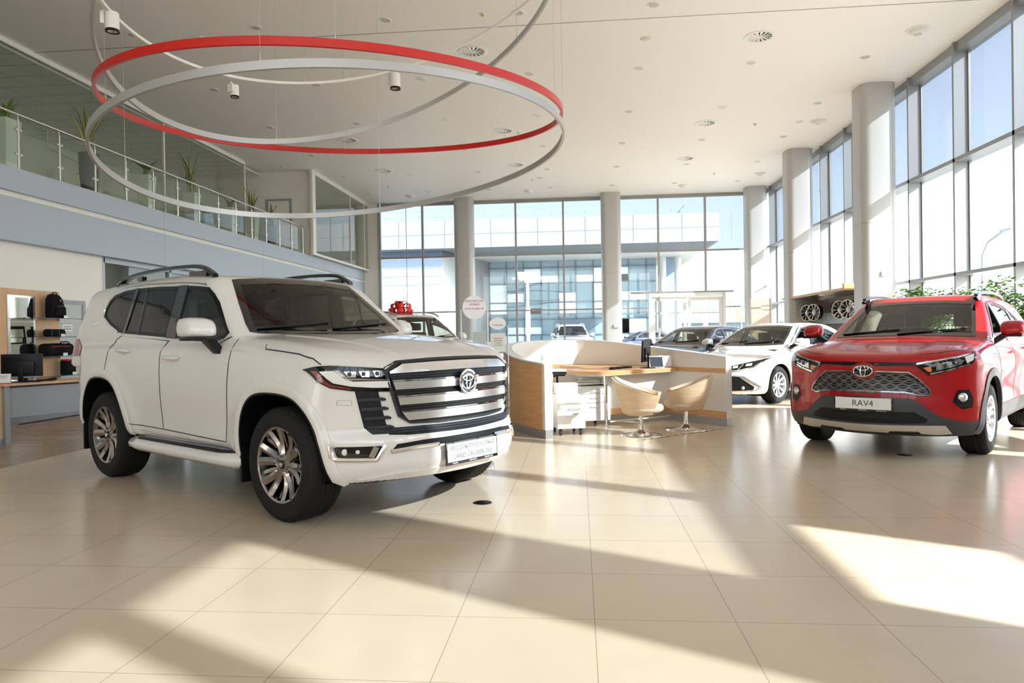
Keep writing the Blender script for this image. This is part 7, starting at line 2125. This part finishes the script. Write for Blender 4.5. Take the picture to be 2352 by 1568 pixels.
# ------------------------------------------------------------------ outside
g = MB().box(-160, 160, -60, 260, -0.6, -0.13).build('ground_outside', 'asphalt', None); g['kind'] = 'structure'
g = MB().box(-10, 160, 62, 250, -0.13, -0.10).build('ground_verge', 'grass', None); g['kind'] = 'structure'
bl_ = thing('showroom_building', 'modern white and glass car centre across the road behind the back glazing', 'building', (0, 50, 0))
MB().add([(v[0], v[1], v[2]) for v in [(-40, 0, 7.55), (9.7, 0, 7.55), (9.7, 0, 9.5), (-40, 0, 9.5), (-40, 17, 7.55), (9.7, 17, 7.55), (9.7, 17, 9.5), (-40, 17, 9.5)]], [(0, 1, 2, 3), (4, 7, 6, 5), (0, 3, 7, 4), (1, 5, 6, 2), (0, 4, 5, 1), (3, 2, 6, 7)]).build('canopy', 'extwhite', bl_)
MB().box(-40, 9.5, 0.15, 17, 7.52, 7.56).build('soffit', 'extgrey', bl_)
j = MB()
for k in range(16): j.box(-39 + 3.3 * k - 0.02, -39 + 3.3 * k + 0.02, -0.01, 0.0, 7.6, 9.5)
j.box(-40, 9.7, -0.01, 0, 8.5, 8.53); j.build('fascia_joint', 'extgrey', bl_)
rlg = MB()
for k in range(40): rlg.box(-39 + 1.2 * k - 0.02, -39 + 1.2 * k + 0.02, 1.0, 1.04, 9.5, 10.4)
for z in (9.9, 10.38): rlg.box(-40, 8.5, 1.0, 1.04, z, z + 0.04)
rlg.build('roof_railing', 'extpale', bl_)
s_ = MB().box(-40, -9.7, 1.0, 12, 4.9, 7.52).build('blue_siding', 'extblue', bl_)
s2 = MB().box(-40, -9.7, 0.98, 12, -0.1, 4.9).build('pale_siding', 'extpale', bl_)
j = MB()
for k in range(12): j.box(-40, -9.68, 0.965, 0.985, 0.6 * k + 0.3, 0.6 * k + 0.33)
j.build('siding_groove', 'extgrey', bl_)
w = MB().add([(-9.7, 1, -0.1), (-7.4, 10, -0.1), (-7.4, 10, 7.5), (-9.7, 1, 7.5)], [(0, 1, 2, 3)]).build('angled_wall', 'extgrey', bl_)
w.modifiers.new('t', 'SOLIDIFY').thickness = 0.3
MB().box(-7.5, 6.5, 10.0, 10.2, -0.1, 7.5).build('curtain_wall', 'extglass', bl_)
ins = MB()
for k in range(10): ins.box(-7.4 + 1.45 * k, -7.34 + 1.45 * k, 9.9, 10.0, 0, 7.5)
for z in (0.0, 1.3, 2.6, 3.0, 4.0, 5.6, 6.9): ins.box(-7.4, 6.4, 9.9, 10.0, z, z + 0.07)
ins.build('curtain_frame', 'extframe', bl_)
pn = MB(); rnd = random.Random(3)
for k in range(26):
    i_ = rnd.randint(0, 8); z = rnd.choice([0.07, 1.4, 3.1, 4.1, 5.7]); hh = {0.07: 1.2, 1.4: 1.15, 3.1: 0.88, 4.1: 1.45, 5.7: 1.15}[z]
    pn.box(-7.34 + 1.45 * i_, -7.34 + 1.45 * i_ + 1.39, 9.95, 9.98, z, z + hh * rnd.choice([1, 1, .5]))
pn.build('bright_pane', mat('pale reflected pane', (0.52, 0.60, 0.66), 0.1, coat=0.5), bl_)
for x in (6.9, 8.1): MB().cyl((x, 9.0, 0), (x, 9.0, 7.55), 0.28, n=24).build('round_column', 'extgrey', bl_)
MB().box(7.1, 8.0, 10, 12, 0, 7.5).build('stair_tower', 'extblue', bl_)
MB().box(-1.6, 1.4, 9.6, 9.7, 0, 2.6).build('entrance_portal', 'extframe', bl_)
MB().tube([(6.9, 1.5, 9.5), (7.6, 1.5, 10.3)], 0.05).build('roof_stay', 'extgrey', bl_)
for x, y, h, lab in ((-2.93, 42.0, 5.1, 'white outdoor lamp post with a broad flood light head, left of the middle column'), (7.3, 42.0, 5.6, 'white outdoor lamp post with twin heads beyond the entrance doors')):
    lp = thing('lamp_post', lab, 'lamp post', (x, y, -0.1))
    MB().cyl((0, 0, 0), (0, 0, h - 0.2), 0.11, 0.08, n=12).cyl((0, 0, 1.4), (0, 0, 3.0), 0.14, n=12).build('pole', 'postw', lp)
    MB().prism([(-0.45, -0.3), (0.45, -0.3), (0.45, 0.3), (-0.45, 0.3)], h - 0.45, h, [(-0.6, -0.35), (0.6, -0.35), (0.6, 0.35), (-0.6, 0.35)]).box(-0.9, -0.5, -0.1, 0.1, h - 0.4, h - 0.3).box(0.5, 0.9, -0.1, 0.1, h - 0.4, h - 0.3).build('flood_head', 'postw', lp)
lp = thing('street_lamp', 'tall grey street lamp seen through the window wall on the right', 'lamp post', (20, 37.5, -0.1))
MB().cyl((0, 0, 0), (0, 0, 5.0), 0.09, 0.06, n=12).tube([(0, 0, 5.0), (0.1, -0.3, 5.6), (0.3, -1.2, 6.0)], 0.05).build('pole', 'greypanel', lp)
MB().box(0.2, 0.45, -2.0, -1.1, 5.98, 6.08).build('lamp_head', 'greypanel', lp)
hl_ = thing('warehouse', 'pale blue corrugated warehouse far beyond the entrance doors', 'building', (0, 110, 0))
MB().box(16, 70, 0, 20, 2.8, 6.4).build('upper_cladding', 'hallsid', hl_)
MB().box(17, 70, 1, 20, -0.1, 2.8).build('lower_wall', 'extblue', hl_)
j = MB()
for k in range(70): j.box(16 + 0.75 * k, 16.3 + 0.75 * k, -0.12, 0, 2.8, 6.4)
j.build('corrugation', 'extpale', hl_)
fnc = thing('picket_fence', 'white picket fence in front of the distant warehouse', 'fence', (0, 95, 0))
f = MB()
for k in range(160): f.box(8 + 0.45 * k, 8.12 + 0.45 * k, 0, 0.06, -0.1, 1.9)
for z in (0.4, 1.5): f.box(8, 80, 0.06, 0.12, z, z + 0.1)
f.build('pickets', 'postw', fnc)
ws_ = thing('road_sign', 'small square crossing sign far beyond the back glazing', 'road sign', (13.3, 60, 0))
MB().cyl((0, 0, -0.1), (0, 0, 3.2), 0.05).build('post', 'greypanel', ws_)
MB().box(-0.4, 0.4, -0.06, -0.02, 2.4, 3.2).build('sign_panel', 'yellow', ws_)
MB().box(-0.28, 0.28, -0.08, -0.06, 2.52, 3.08).build('sign_face', 'hallsid', ws_)
build_outcar = build_gift_suv((-0.2, 37.0), -1.45)
build_outcar.root['label'] = 'white SUV parked outdoors behind the back glazing'
oc2 = build_sedan('dark sedan parked outdoors by the entrance portal', (2.6, 44.0), -2.9, 'bluep', 0.08, False)
